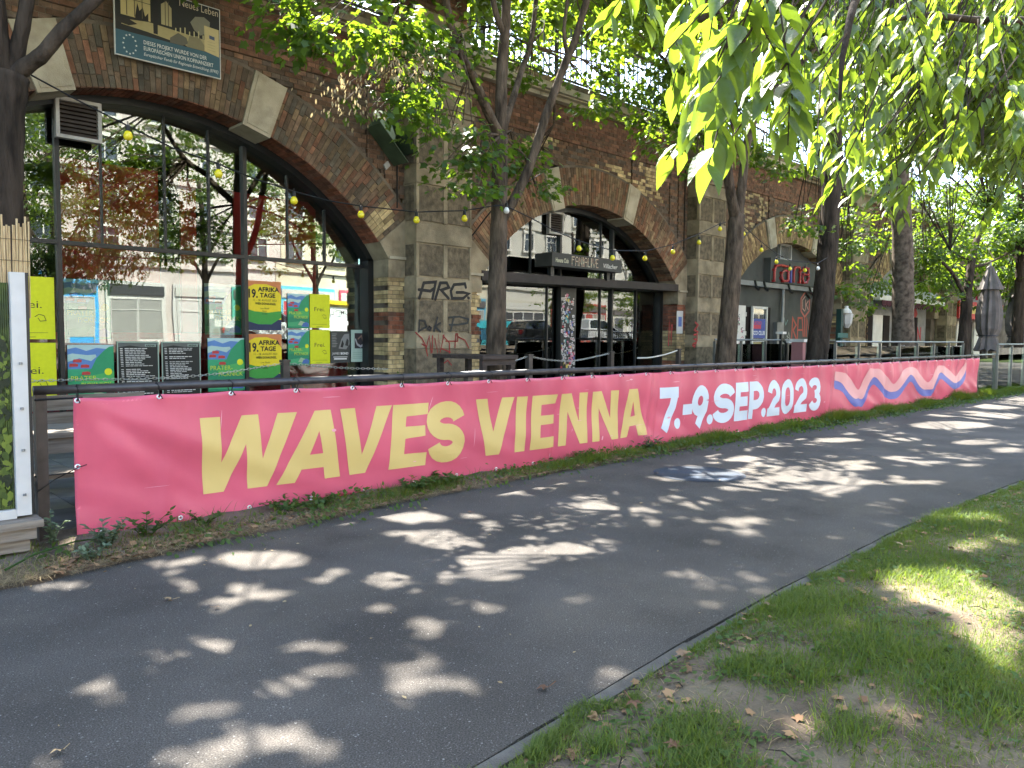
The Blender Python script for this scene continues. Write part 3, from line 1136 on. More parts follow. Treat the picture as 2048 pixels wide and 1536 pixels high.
def poster(kind, x0, z0, w, h, label, group=None, y=None):
    y = y or (11.945 if 'lower row' in label or 'programme' in label or 'right end of the row' in label or (kind in ('afrika', 'frei') and 'upper' in label) or 'small green picnic poster in the upper' in label else PY)
    t = thing('poster', label, 'poster', (x0 + w / 2, y, z0), group)
    base = {'prater': (0.04, 0.36, 0.17), 'afrika': (0.80, 0.64, 0.02), 'frei': (0.68, 0.72, 0.01), 'program': (0.018, 0.022, 0.02), 'film': (0.05, 0.055, 0.055),
            'pale': (0.42, 0.55, 0.48)}[kind]
    sh = MB().box(x0, x0 + w, y, y + 0.004, z0, z0 + h, base)
    mesh_obj('sheet', sh, m_print, t)
    p = MB()
    L1 = [0]

    def A(pts, col):
        L1[0] += 1
        yy = y - 0.0012 - 0.0006 * L1[0]
        p.poly([(x0 + a * w, yy, z0 + b * h) for a, b in pts], col)

    def T(s, a, b, size, col, width=None, bold=0.0, shear=0.0, align='L'):
        L1[0] += 1
        txt(p, s, (x0 + a * w, y - 0.0012 - 0.0006 * L1[0], z0 + b * h), X, Z, size * h, bold, shear, align, width * w if width else None, col)
    if kind == 'prater':
        A([(0, .60), (1, .60), (1, 1), (0, 1)], (0.11, 0.24, 0.52))
        A([(0, .93), (.18, .96), (.4, .90), (.62, .95), (1, .92), (1, 1), (0, 1)], (0.45, 0.62, 0.62))
        A([(.0, .72), (.25, .78), (.5, .73), (.62, .80), (.6, .84), (.42, .83), (.1, .86), (0, .84)], (0.42, 0.60, 0.55))
        A([(0, .45), (.3, .52), (.5, .60), (.62, .78), (.78, .90), (.9, .97), (1, .98), (1, .4), (0, .3)], (0.03, 0.30, 0.13))
        A([(.25, .42), (.6, .50), (1, .55), (1, .3), (.3, .28)], (0.08, 0.42, 0.12))
        A([(0, .30), (.35, .36), (.8, .3), (1, .33), (1, 0), (0, 0)], (0.02, 0.24, 0.12))
        A([(0, .16), (.5, .2), (1, .14), (1, .03), (0, .05)], (0.06, 0.36, 0.16))
        for cx, cz_ in ((.2, .73), (.12, .66), (.36, .64), (.38, .52)):
            A([(cx - .09, cz_ - .02), (cx + .09, cz_ - .02), (cx + .1, cz_ + .02), (cx + .04, cz_ + .035), (cx - .08, cz_ + .03)], (0.50, 0.05, 0.045))
        A([(.87 + .085 * math.cos(a), .545 + .06 * math.sin(a)) for a in [math.pi * 2 * i / 16 for i in range(16)]], (0.72, 0.75, 0.02))
        T('PRATER-', .06, .40, .12, (0.55, 0.68, 0.06), .60)
        T('PICKNICK', .28, .285, .12, (0.55, 0.68, 0.06), .66)
        A([(.45, .1), (.7, .07), (.82, .17), (.58, .22)], (0.35, 0.5, 0.3))
        A([(.62, .05), (.95, .04), (.97, .13), (.85, .19), (.7, .15)], (0.07, 0.15, 0.42))
    elif kind == 'afrika':
        A([(0, .0), (1, .0), (1, .22), (0, .20)], (0.02, 0.035, 0.09))
        A([(0, .18), (.3, .12), (.7, .12), (1, .26), (1, .40), (.6, .36), (.2, .38), (0, .42)], (0.05, 0.32, 0.05))
        A([(0, .86), (.2, .93), (.55, .94), (.85, .88), (1, .72), (1, 1), (0, 1)], (0.62, 0.22, 0.08))
        T('19.', .03, .66, .24, (0.01, 0.01, 0.01), .27, 0.03)
        T('AFRIKA', .30, .79, .125, (0.01, 0.01, 0.01), .64, 0.03)
        T('TAGE', .36, .67, .125, (0.01, 0.01, 0.01), .46, 0.03)
        T('11. - 28. AUGUST 2023', .16, .59, .06, (0.05, 0.04, 0.01), .70)
        T('WIEN DONAUINSEL', .22, .52, .065, (0.03, 0.03, 0.01), .62, 0.02)
        for i, s in enumerate(('Live Musik', 'Bazar', 'Kinder')):
            T(s, .5, .43 - i * .055, .045, (0.04, 0.05, 0.01), None, 0, 0, 'C')
    elif kind == 'frei':
        T('Frei.', .22, .50, .17, (0.05, 0.05, 0.02), .52)
        p.stroke([(.6, .36), (.68, .40), (.78, .38), (.82, .30), (.7, .29), (.66, .34)], 0.012, (x0, y - 0.004, z0), X * w, Z * h, col=(0.1, 0.12, 0.02))
        A([(.1, .1), (.85, .1), (.85, .108), (.1, .108)], (0.2, 0.22, 0.02))
        A([(.3, .03), (.6, .03), (.6, .04), (.3, .04)], (0.2, 0.22, 0.02))
    elif kind == 'program':
        for a in ([(0, 0), (.03, 0), (.03, 1), (0, 1)], [(.97, 0), (1, 0), (1, 1), (.97, 1)], [(.03, .975), (.97, .975), (.97, 1), (.03, 1)]):
            A(a, (0.33, 0.42, 0.34))
        A([(.03, .9), (.3, .93), (.6, .9), (.97, .94), (.97, .97), (.03, .97)], (0.12, 0.13, 0.12))
        A([(.66, .905), (.93, .905), (.93, .955), (.66, .955)], (0.25, 0.33, 0.28))
        T('ARENA', .68, .912, .045, (0.01, 0.01, 0.01), .22, 0.03)
        for i in range(27):
            zz = .87 - i * .03
            if random.random() < .12:
                continue
            c = random.uniform(.45, .7)
            A([(.07, zz), (.13, zz), (.13, zz + .013), (.07, zz + .013)], (c, c, c * .95))
            a = .18
            while a < random.uniform(.45, .9):
                b = a + random.uniform(.04, .13)
                A([(a, zz), (b, zz), (b, zz + .014), (a, zz + .014)], (c, c, c * .95))
                a = b + .015
    elif kind == 'film':
        A([(.40, .45), (.55, .75), (.7, .9), (.95, .92), (.98, .6), (.8, .42)], (0.22, 0.23, 0.23))
        A([(.5, .5), (.6, .72), (.68, .6), (.62, .48)], (0.01, 0.01, 0.01))
        A([(.74, .55), (.84, .78), (.93, .7), (.9, .52)], (0.03, 0.03, 0.03))
        for i in range(9):
            A([(.06, .9 - i * .05), (random.uniform(.2, .38), .9 - i * .05), (.3, .915 - i * .05), (.06, .915 - i * .05)], (0.3, 0.31, 0.3))
        T('JAMES', .06, .26, .10, (0.7, 0.7, 0.7), .38)
        T('BOND', .50, .26, .10, (0.85, 0.85, 0.85), .40, 0.03)
        A([(.12, .17), (.85, .17), (.85, .195), (.12, .195)], (0.6, 0.6, 0.6))
        A([(.15, .10), (.82, .10), (.82, .145), (.15, .145)], (0.75, 0.75, 0.75))
    else:
        A([(.2, .42), (.85, .42), (.85, .9), (.2, .9)], (0.035, 0.03, 0.035))
        p.stroke([(.25, .7), (.35, .55), (.55, .48), (.72, .55), (.78, .7)], .07, (x0, y - 0.004, z0), X * w, Z * h, col=(0.4, 0.4, 0.42))
        p.stroke([(.4, .72), (.6, .82), (.68, .62)], .05, (x0, y - 0.0045, z0), X * w, Z * h, col=(0.25, 0.16, 0.12))
        for i in range(4):
            A([(.1, .28 - i * .06), (.85, .28 - i * .06), (.85, .30 - i * .06), (.1, .30 - i * .06)], (0.3, 0.45, 0.36))
    pr = mesh_obj('print', p, m_print, t)
    return t


G1 = 'posters behind the glass of the nearest arch'
poster('frei', 2.235, 0.53, 0.594, 0.841, 'yellow poster in the lower row, leftmost behind the rail', G1)
poster('prater', 2.968, 0.50, 0.594, 0.841, 'green picnic poster in the lower row, left of the two black programmes', G1)
poster('program', 3.606, 0.55, 0.584, 0.841, 'black programme sheet with pale frame, left one of the pair', G1)
poster('program', 4.228, 0.55, 0.584, 0.841, 'black programme sheet with pale frame, right one of the pair', G1)
poster('prater', 4.925, 0.605, 0.594, 0.841, 'green picnic poster in the lower row between the black programmes and the yellow festival poster', G1)
poster('afrika', 5.584, 0.675, 0.585, 0.841, 'yellow festival poster with big black 19. in the lower row', G1)
poster('prater', 6.285, 0.99, 0.40, 0.60, 'small green picnic poster in the lower row beside the yellow Frei sheet', G1)
poster('frei', 6.70, 1.01, 0.385, 0.585, 'small plain yellow poster reading Frei. in the lower row', G1)
poster('film', 7.10, 1.02, 0.39, 0.56, 'small black and white concert poster in the lower row', G1)
poster('pale', 7.515, 1.03, 0.36, 0.575, 'pale green poster with a dark square picture at the right end of the row', G1)
poster('frei', 2.235, 1.42, 0.594, 0.841, 'yellow poster in the upper row, leftmost, above the other yellow one', G1)
poster('prater', 2.968, 1.42, 0.594, 0.841, 'green picnic poster in the upper row on the left', G1)
poster('prater', 4.925, 1.50, 0.594, 0.80, 'green picnic poster in the upper row right of the middle', G1)
poster('afrika', 5.584, 1.58, 0.585, 0.80, 'yellow festival poster in the upper row', G1)
poster('prater', 6.285, 1.62, 0.40, 0.58, 'small green picnic poster in the upper row', G1)
poster('frei', 6.70, 1.63, 0.385, 0.58, 'small yellow poster in the upper row near the pier', G1)

# menu and bills behind the glass of the second arch
m_menu = [(1035, 672, 1082, 722, (0.10, 0.02, 0.015), 'reddish menu board with white lines behind the glass of the second arch'),
          (1091, 671, 1107, 691, (0.05, 0.20, 0.20), 'small teal notice beside the sticker pillar'),
          (1094, 610, 1109, 642, (0.16, 0.15, 0.11), 'grey notice with pale border left of the sticker pillar'),
          (1198, 655, 1212, 686, (0.55, 0.12, 0.02), 'orange bill right of the sticker pillar'),
          (1205, 600, 1218, 628, (0.22, 0.33, 0.28), 'pale green notice above the orange bill')]
for u0, v0, u1, v1, c, lab in m_menu:
    a, b, z0, z1 = rect(u0, v0, u1, v1, 12.05)
    t = thing('notice', lab, 'notice', ((a + b) / 2, 12.05, z0))
    mesh_obj('board', MB().box(a, b, 12.05, 12.056, z0, z1, c), m_print, t)
    pm = MB()
    w, h = b - a, z1 - z0
    for i in range(8 if h > 0.4 else 4):
        zz = z1 - h * (0.14 + 0.8 * i / (8 if h > 0.4 else 4))
        pm.box(a + w * .1, a + w * random.uniform(.5, .9), 12.046, 12.049, zz, zz + h * .03, (0.6, 0.58, 0.5))
    for q in ((a, a + w * .03, z0, z1), (b - w * .03, b, z0, z1), (a, b, z1 - w * .03, z1), (a, b, z0, z0 + w * .03)):
        pm.box(q[0], q[1], 12.045, 12.048, q[2], q[3], (0.5, 0.5, 0.42))
    mesh_obj('print', pm, m_print, t)

# red sheets inside the right part of the second glass front
for (u0, u1, z0, z1, c, lab) in ((1226, 1268, .75, 2.25, (0.40, 0.05, 0.05), 'dull red sheet with green figure 10 behind the second glass front'), (1276, 1302, .45, 1.5, (0.45, 0.04, 0.04), 'smaller red sheet low behind the second glass front')):
    a, b = uu(u0, 12.05), uu(u1, 12.05)
    t = thing('window_sheet', lab, 'sheet', ((a + b) / 2, 12.04, z0))
    mesh_obj('sheet', MB().box(a, b, 12.04, 12.05, z0, z1, c), m_print, t)
    if u0 == 1226:
        pm = MB()
        txt(pm, '10', (a + .25, 12.035, 1.55), X, Z, .5, .02, 0, 'L', .45, (0.2, 0.5, 0.28))
        pm.stroke([(a + .2, .8), (a + .5, 1.2), (a + .8, 1.0), (a + .9, .8)], .16, (0, 12.034, 0), X, Z, col=(0.5, 0.03, 0.03))
        mesh_obj('print', pm, m_print, t)

# poster cases on the pier right of the second pilaster
for u0, v0, u1, v1, cols, lab in ((1406, 617, 1434, 724, ((0.08, 0.22, 0.34), (0.35, 0.42, 0.45), (0.40, 0.30, 0.30)), 'tall blue poster case on the pier left of the second trunk'), (1451, 622, 1463, 664, ((0.06, 0.20, 0.36), (0.08, 0.25, 0.42), (0.3, 0.4, 0.45)), 'narrow blue bill on the pier right of the second trunk')):
    yy = WY - .06
    a, b = onY(u0, 650, yy).x, onY(u1, 650, yy).x
    z1, z0 = onY(u0, v0, yy).z, max(.5, onY(u0, v1, yy).z)
    t = thing('poster_case', lab, 'poster case', ((a + b) / 2, yy, z0))
    mesh_obj('case', MB().box(a, b, yy - .05, yy + .03, z0, z1), m_ventframe, t)
    pm = MB()
    h = z1 - z0
    for i, (f0, f1) in enumerate(((.02, .33), (.33, .62), (.62, .98))):
        pm.box(a + .04, b - .04, yy - .056, yy - .052, z0 + h * f0, z0 + h * f1, cols[2 - i])
    for i in range(10):
        x, z = random.uniform(a + .1, b - .15), random.uniform(z0 + .1, z1 - .2)
        pm.stroke([(x, z), (x + random.uniform(-.1, .1), z + .15), (x + random.uniform(-.1, .12), z + .3)], .05, (0, yy - .058 - i * .0004, 0), X, Z, col=random.choice([(0.5, 0.52, 0.5), (0.1, 0.25, 0.4), (0.4, 0.08, 0.12), (0.3, 0.24, 0.18)]))
    mesh_obj('print', pm, m_print, t)
a, b = onY(1354, 620, WY - .03).x, onY(1366, 620, WY - .03).x
t = thing('notice', 'small white notice with blue picture on the pier right of the second arch', 'notice', ((a + b) / 2, WY - .03, 1.9))
mesh_obj('board', MB().box(a, b, WY - .035, WY - .02, 1.62, 2.2, (0.55, 0.55, 0.52)).box(a + .06, b - .06, WY - .04, WY - .036, 1.8, 2.05, (0.1, 0.16, 0.4)), m_print, t)

# pillar covered in stickers
xa, xb = uu(1121, 11.75), uu(1151, 11.75)
t = thing('sticker_pillar', 'dark door pillar covered all over in small pale stickers, second arch', 'pillar', ((xa + xb) / 2, 11.75, 0))
mesh_obj('post', MB().box(xa, xb, 11.735, 11.80, 0.0, 2.62), m_blackmetal, t)
st = MB()
for i in range(250):
    x, z = random.uniform(xa + .03, xb - .04), random.uniform(0.15, 2.45)
    w, h = random.uniform(.03, .07), random.uniform(.03, .08)
    r = random.random()
    c = random.uniform(.45, .8)
    col = (c, c, c * .95) if r < .62 else random.choice([(0.45, 0.04, 0.06), (0.02, 0.02, 0.02), (0.1, 0.3, 0.3), (0.55, 0.2, 0.3), (0.1, 0.15, 0.35), (0.6, 0.5, 0.1)])
    a = random.uniform(-.3, .3)
    yy = 11.733 - i * 0.00006
    c_, s_ = math.cos(a), math.sin(a)
    st.poly([(x + dx * c_ - dz * s_, yy, z + dx * s_ + dz * c_) for dx, dz in ((-w / 2, -h / 2), (w / 2, -h / 2), (w / 2, h / 2), (-w / 2, h / 2))], col)
    if r < .62:
        st.poly([(x + dx * c_ - dz * s_, yy - .0008, z + dx * s_ + dz * c_) for dx, dz in ((-w * .3, -h * .25), (w * .25, -h * .3), (w * .3, h * .2), (-w * .1, h * .3))], random.choice([(0.02, 0.02, 0.02), (0.2, 0.2, 0.2), (0.3, 0.05, 0.05)]))
tag(mesh_obj('stickers', st, m_print, t), kind='stuff')

# canopy beam and lettered sign box of the second arch
t = thing('canopy_beam', 'dark brown metal beam across the glass front of the second arch', 'beam', (13.4, 11.4, 2.6))
mb = MB()
zl, zr = 2.60, 2.70
mb.prism([(10.03, 11.25, zl), (16.74, 11.25, zr), (16.74, 11.25, zr + .17), (10.03, 11.25, zl + .19)], (0, 0.65, 0))
mesh_obj('beam', mb, M('brown_metal', (0.028, 0.022, 0.02), rough=0.55, var=0.3), t)
t = thing('sign_box', 'dark sign box lettered FANIALIVE above the beam of the second arch', 'sign', (12.9, 11.2, 2.95))
mesh_obj('box', MB().box(11.75, 14.08, 11.0, 11.5, 2.985, 3.265), M('sign_grey', (0.055, 0.055, 0.05), rough=0.6, var=0.15), t)
pm = MB()
txt(pm, 'Havana Club', (11.86, 10.996, 3.07), X, Z, 0.13, 0.012, 0, 'L', 0.40, (0.62, 0.60, 0.42))
led = {'F': ['11111', '10000', '11110', '10000', '10000', '10000', '10000'], 'A': ['01110', '10001', '10001', '11111', '10001', '10001', '10001'],
       'N': ['10001', '11001', '10101', '10101', '10011', '10001', '10001'], 'I': ['11', '11', '11', '11', '11', '11', '11'],
       'L': ['1000', '1000', '1000', '1000', '1000', '1000', '1111'], 'V': ['10001', '10001', '10001', '10001', '01010', '01010', '00100'],
       'E': ['1111', '1000', '1000', '1110', '1000', '1000', '1111']}
cxx = 12.36
tot = sum(len(led[ch][0]) + 1 for ch in 'FANIALIVE')
px_ = 0.90 / tot
for ch in 'FANIALIVE':
    g = led[ch]
    for r, row in enumerate(g):
        for c_, b_ in enumerate(row):
            if b_ == '1':
                x0, z0 = cxx + c_ * px_, 3.225 - r * 0.029
                pm.box(x0, x0 + px_ * .8, 10.994, 10.997, z0 - .02, z0, random.choice([(0.6, 0.45, 0.3), (0.55, 0.55, 0.4), (0.5, 0.3, 0.2)]))
    cxx += (len(g[0]) + 1) * px_
txt(pm, 'Villacher', (13.42, 10.996, 3.05), X, Z, 0.14, 0.008, 0.25, 'L', 0.5, (0.6, 0.58, 0.5))
mesh_obj('lettering', pm, m_print, t)
for x in (11.98, 13.85):
    mesh_obj('bracket', MB().box(x - .05, x + .05, 11.2, 11.3, 2.8, 2.984), m_blackmetal, t)


def louvre(x0, x1, z0, z1, y, n, label, mats):
    t = thing('vent_louvre', label, 'vent', ((x0 + x1) / 2, y, z0), 'ventilation louvres in the arch tops')
    w = 0.045
    f = MB()
    f.box(x0, x0 + w, y - .05, y + .05, z0, z1)
    f.box(x1 - w, x1, y - .05, y + .05, z0, z1)
    f.box(x0 + w, x1 - w, y - .05, y + .05, z1 - w, z1)
    f.box(x0 + w, x1 - w, y - .05, y + .05, z0, z0 + w)
    mesh_obj('frame', f, mats[0], t)
    mesh_obj('backing', MB().box(x0 + w, x1 - w, y + .03, y + .045, z0 + w, z1 - w), m_dark, t)
    for i in range(n):
        zz = z0 + w + (z1 - z0 - 2 * w) * (i + .5) / n
        h = (z1 - z0 - 2 * w) / n * .95
        mesh_obj('slat', MB().obb(((x0 + x1) / 2, y - .01, zz), ((x1 - x0) / 2 - w, 0, 0), (0, .03, h * .42), (0, -.003, .003)), mats[1], t)
    return t


a, b, z0, z1 = rect(110, 285, 199, 196, 11.75)
z0, z1 = onY(112, 275, 11.75).z, onY(112, 190, 11.75).z
louvre(a, b, z0, z1 - 0.02, 11.72, 8, 'brown slatted vent in a pale frame at the top of the nearest arch', (m_ventframe, m_louvre))
t = tag(mesh_obj('blanking_panel', MB().box(a + .06, b, 11.76, 11.80, z1 - 0.01, 4.80), m_white), 'white panel above the slatted vent in the nearest arch', 'panel')
a, b = onY(1096, 430, 11.8).x, onY(1125, 430, 11.8).x
louvre(a, b, onY(1110, 469, 11.8).z, onY(1110, 424, 11.8).z, 11.8, 8, 'dark slatted vent at the top of the second arch', (m_ventframe, m_louvre))

# ------------------------------------------------------------------ third arch: dark grey closure
ac, az, ar, ah, ai = ARCH[3]
CY3 = 11.62
t = thing('grey_arch_wall', 'dark grey rendered wall closing the third arch, with doors', 'wall', (ac, CY3, 0))
n = 30
thj = math.asin(ah / ar)
pts = [(ac - ah, CY3, 0), (ac + ah, CY3, 0)] + [(ac + math.sin(thj - 2 * thj * i / n) * (ar - .01), CY3, az + math.cos(thj - 2 * thj * i / n) * (ar - .01)) for i in range(n + 1)]
mesh_obj('wall', MB().prism(pts, (0, .3, 0)), m_greywall, t)
x0, x1, z0, z1 = rect(1483, 577, 1640, 566, CY3 - .15)
mesh_obj('ledge', MB().box(19.9, ac + ah - .02, CY3 - .18, CY3 - .002, 3.06, 3.2), M('light_grey_metal', (0.26, 0.27, 0.27), rough=0.5, var=0.15), t)
for u in (1510, 1528, 1577, 1619):
    p = onY(u, 576, CY3 - .2)
    mesh_obj('spotlight', MB().bar((p.x, CY3 - .2, 3.22), (p.x, CY3 - .25, 3.02), .05).bar((p.x, CY3 - .25, 3.02), (p.x - .25, CY3 - .45, 2.93), .07), m_blackmetal, t)
x0, x1 = onY(1538, 545, 11.45).x, onY(1634, 545, 11.45).x
sg = thing('sign_box', 'grey sign box with red tube letters raine in the third arch', 'sign', ((x0 + x1) / 2, 11.45, 3.22))
mesh_obj('box', MB().box(x0, x1 + .2, 11.40, CY3 - .002, 3.215, 3.95), m_greywall, sg)
m_neon = M('red_tube', (0.40, 0.035, 0.042), rough=0.25, var=0.15, spec=0.6)
m_neonb = M('blue_tube', (0.09, 0.10, 0.40), rough=0.3, var=0.15, spec=0.6)


def gl(u, v):
    return onY(1520 + u / 12.8, 500 + v / 12.8, 11.34)


def tube_letter(nm, pts, r, mat, closed=False):
    P = [gl(*q) for q in pts]
    if closed:
        P.append(P[0])
    r *= .75
    o = MB().tube(P, r, 6)
    for q in P:
        o.box(q.x - r * .8, q.x + r * .8, q.y - r * .8, 11.40, q.z - r * .8, q.z + r * .8)
    return mesh_obj(nm, o, mat, sg, smooth=False)


tube_letter('letter', [(360, 790), (375, 500), (420, 400), (560, 395), (720, 425)], .05, m_neon)
tube_letter('letter', [(725, 790), (600, 800), (555, 720), (560, 580), (640, 525), (725, 540)], .055, m_neon, True)
tube_letter('letter', [(795, 500), (785, 820)], .05, m_neonb)
tube_letter('letter', [(862, 810), (870, 520), (920, 440), (1010, 450), (1030, 560), (1015, 830)], .05, m_neon)
tube_letter('letter', [(1240, 640), (1110, 620), (1085, 740), (1110, 840), (1200, 830), (1245, 730), (1240, 480), (1150, 450), (1080, 520)], .05, m_neon)
x0, x1 = onY(1556, 505, CY3 - .03).x, onY(1579, 505, CY3 - .03).x
louvre(x0, x1, onY(1568, 521, CY3).z, onY(1568, 489, CY3).z, CY3 - .06, 12, 'pale grey slatted vent in the grey wall of the third arch', (m_ventframe, m_ventframe))


def wbox(nm, u0, v0, u1, v1, y0, y1, mat, par, col=None):
    a, b = onY(u0, (v0 + v1) / 2, y0).x, onY(u1, (v0 + v1) / 2, y0).x
    zt, zb = onY((u0 + u1) / 2, v0, y0).z, onY((u0 + u1) / 2, v1, y0).z
    return mesh_obj(nm, MB().box(a, b, y0, y1, max(0.02, zb), zt, col), mat, par)


# sticker-sprayed white door leaf, dark openings, white framed glass door
dr = thing('door', 'white door leaf sprayed with red and black tags at the left of the third arch', 'door', (onY(1480, 650, 11.4).x, 11.4, 0))
xa, xb = onY(1470, 640, 11.42).x, onY(1491, 640, 11.42).x
mesh_obj('leaf', MB().box(xa, xb, 11.42, 11.5, 0.02, 2.46), m_white, dr)
pm = MB()
for i in range(34):
    x, z = random.uniform(xa + .08, xb - .12), random.uniform(.6, 2.3)
    c = random.choice([(0.03, 0.03, 0.03), (0.5, 0.05, 0.1), (0.55, 0.2, 0.28), (0.1, 0.25, 0.12), (0.05, 0.05, 0.06)])
    q = [(x, z)]
    for j in range(5):
        q.append((q[-1][0] + random.uniform(-.07, .09), q[-1][1] + random.uniform(-.08, .08)))
    pm.stroke(q, .018, (0, 11.417 - i * .0001, 0), X, Z, col=c)
mesh_obj('graffiti_tag', pm, m_paint, dr)
for i in range(4):
    mesh_obj('hinge', MB().box(xb, xb + .03, 11.40, 11.47, .5 + i * .55, .62 + i * .55), m_white, dr)
mesh_obj('door_opening', MB().box(onY(1492, 640, CY3).x, onY(1501, 640, CY3).x, CY3 - .008, CY3 - .002, 0.02, 2.44), m_dark, t)
mesh_obj('door_opening', MB().box(onY(1534, 640, CY3).x, onY(1540, 640, CY3).x, CY3 - .008, CY3 - .002, 0.9, 2.46), m_dark, t)
gd = thing('door', 'white framed glass door with blue and red bill in the third arch', 'door', (onY(1518, 650, 11.5).x, 11.5, 0))
xa, xb = onY(1504, 640, 11.52).x, onY(1534, 640, 11.52).x
f = MB()
for q in ((xa, xa + .06, .45, 2.47), (xb - .06, xb, .45, 2.47), (xa + .06, xb - .06, 2.40, 2.47), (xa + .06, xb - .06, .45, .52), (xa + .06, xb - .06, 1.42, 1.48)):
    f.box(q[0], q[1], 11.5, 11.56, q[2], q[3])
mesh_obj('frame', f, m_white, gd)
mesh_obj('pane', MB().box(xa + .06, xb - .06, 11.545, 11.555, .52, 2.40), m_glass, gd)
mesh_obj('backing', MB().box(xa + .05, xb - .05, 11.58, 11.6, .5, 2.42, (0.12, 0.13, 0.13)), m_print, gd)
pm = MB()
pm.box(xa + .06, xb - .08, 11.530, 11.536, 1.52, 2.10, (0.07, 0.10, 0.35))
pm.box(xa + .07, xb - .35, 11.526, 11.529, 1.80, 1.92, (0.55, 0.06, 0.10))
txt(pm, 'RADIO', (xa + .08, 11.5245, 1.93), X, Z, .14, .01, 0, 'L', xb - xa - .4, (0.6, 0.06, 0.1))
txt(pm, 'SCO CLUB', (xa + .06, 11.5245, 1.62), X, Z, .17, .02, 0, 'L', xb - xa - .16, (0.75, 0.78, 0.8))
pm.box(xa + .08, xb - .3, 11.530, 11.536, .56, 1.40, (0.38, 0.33, 0.16))
pm.stroke([(.2, .6), (.28, 1.1), (.15, 1.2), (.5, 1.25), (.75, 1.15), (.5, 1.1), (.45, .6)], .09, (xa, 11.526, 0), X, Z, col=(0.42, 0.08, 0.04))
mesh_obj('bill', pm, m_print, gd)
mesh_obj('grey_cabinet', MB().box(onY(1546, 660, CY3).x, onY(1559, 660, CY3).x, CY3 - .14, CY3 - .003, .15, 2.02), m_steelgrey, t)
mesh_obj('groove_or_downpipe', MB().tube([(onY(1560, 600, CY3).x, CY3 - .1, .1), (onY(1560, 600, CY3).x, CY3 - .1, 3.06)], .05, 8), m_steelgrey, t)
pm = MB()
RD = (0.42, 0.10, 0.075)


def W3(pts, w=.055, c=RD, k=[0]):
    k[0] += 1
    q = [onY(u, v, CY3) for u, v in pts]
    pm.stroke([(p.x, p.z) for p in q], w, (0, CY3 - .004 - .0004 * k[0], 0), X, Z, col=c)


hx = [(1610, 585), (1619, 597), (1618, 622), (1609, 634), (1602, 622), (1602, 597)]
W3(hx + [hx[0], hx[1]], .07, (0.45, 0.14, 0.11))
hx2 = [(1610, 593), (1605, 600), (1605, 617), (1609, 622)]
W3(hx2, .045, (0.5, 0.3, 0.25))
W3([(1611, 600), (1611, 620)], .04, (0.5, 0.3, 0.25))
W3([(1616, 602), (1612, 609), (1616, 619)], .04, (0.5, 0.3, 0.25))
W3([(1582, 693), (1585, 636), (1592, 650), (1586, 660), (1594, 683)], .07)
W3([(1594, 683), (1596, 636), (1604, 636), (1606, 672)], .07)
W3([(1596, 660), (1605, 660)], .06)
W3([(1609, 636), (1609, 672)], .07)
W3([(1612, 672), (1613, 636), (1618, 665), (1620, 636)], .07)
G_ = (0.35, 0.42, 0.38)
W3([(1562, 640), (1565, 652), (1568, 636), (1571, 650), (1575, 640)], .03, (0.18, 0.3, 0.27))
W3([(1572, 685), (1577, 665), (1580, 678), (1573, 672)], .03, (0.4, 0.42, 0.38))
for q in ([(1504, 727), (1510, 705), (1516, 703), (1513, 715), (1521, 706), (1518, 722)], [(1520, 722), (1526, 704), (1529, 716), (1534, 703)], [(1540, 725), (1545, 708), (1550, 720), (1556, 706)]):
    W3(q, .04, (0.6, 0.6, 0.58))
mesh_obj('graffiti_tag', pm, m_paint, t)

# painted tags on the two pilasters and on the piers
ARGP = PYF - 0.0135


def tagon(par, strokes, y, w, col):
    pm = MB()
    for i, q in enumerate(strokes):
        P = [onY(u, v, y) for u, v in q]
        pm.stroke([(p.x, p.z) for p in P], w, (0, y - .001 - .0006 * i, 0), X, Z, col=col)
    return mesh_obj('graffiti_tag', pm, m_paint, par)


BK = (0.012, 0.012, 0.012)
s5 = lambda pts: [(700 + a / 5.485, 480 + b / 5.485) for a, b in pts]
tagon(pilasters[1], [s5(q) for q in ([(760, 640), (810, 470), (940, 460), (905, 640)], [(755, 545), (880, 560), (925, 530)], [(935, 650), (990, 470), (1060, 470), (1085, 520), (1000, 550), (1080, 640)],
                                     [(1270, 520), (1260, 480), (1140, 490), (1105, 560), (1120, 640), (1240, 640), (1300, 590), (1240, 575), (1170, 575)], [(1295, 632), (1302, 638)])], PYF - .0165, .055, BK)
tagon(pilasters[1], [s5(q) for q in ([(760, 900), (755, 1000), (840, 950), (820, 890), (760, 880)], [(870, 950), (850, 975), (875, 990), (890, 965), (870, 950)], [(960, 850), (920, 1000)], [(990, 910), (930, 950), (990, 1005)])], PYF - .012, .035, (0.02, 0.022, 0.025))
tagon(pilasters[1], [s5(q) for q in ([(1140, 840), (1105, 1000)], [(1085, 850), (1200, 840), (1300, 870), (1290, 910), (1180, 930), (1090, 930)])], PYF - .012, .035, (0.03, 0.035, 0.035))
tagon(pilasters[1], [s5(q) for q in ([(720, 1015), (790, 1080), (830, 1160), (850, 1270)], [(790, 1140), (840, 1170), (870, 1050), (890, 1240)], [(905, 1050), (900, 1230)], [(930, 1080), (960, 1240), (970, 1030), (990, 1230), (1030, 1040)],
                                     [(1000, 1190), (1100, 1230)], [(1020, 1050), (1090, 1130), (1090, 1270)], [(1050, 1110), (1180, 1110), (1180, 1030), (1160, 1030), (1150, 1180)], [(1180, 1060), (1260, 1100), (1300, 1180)], [(1030, 1350), (1070, 1320), (1110, 1370)])], PYF - .0205, .022, (0.25, 0.02, 0.02))
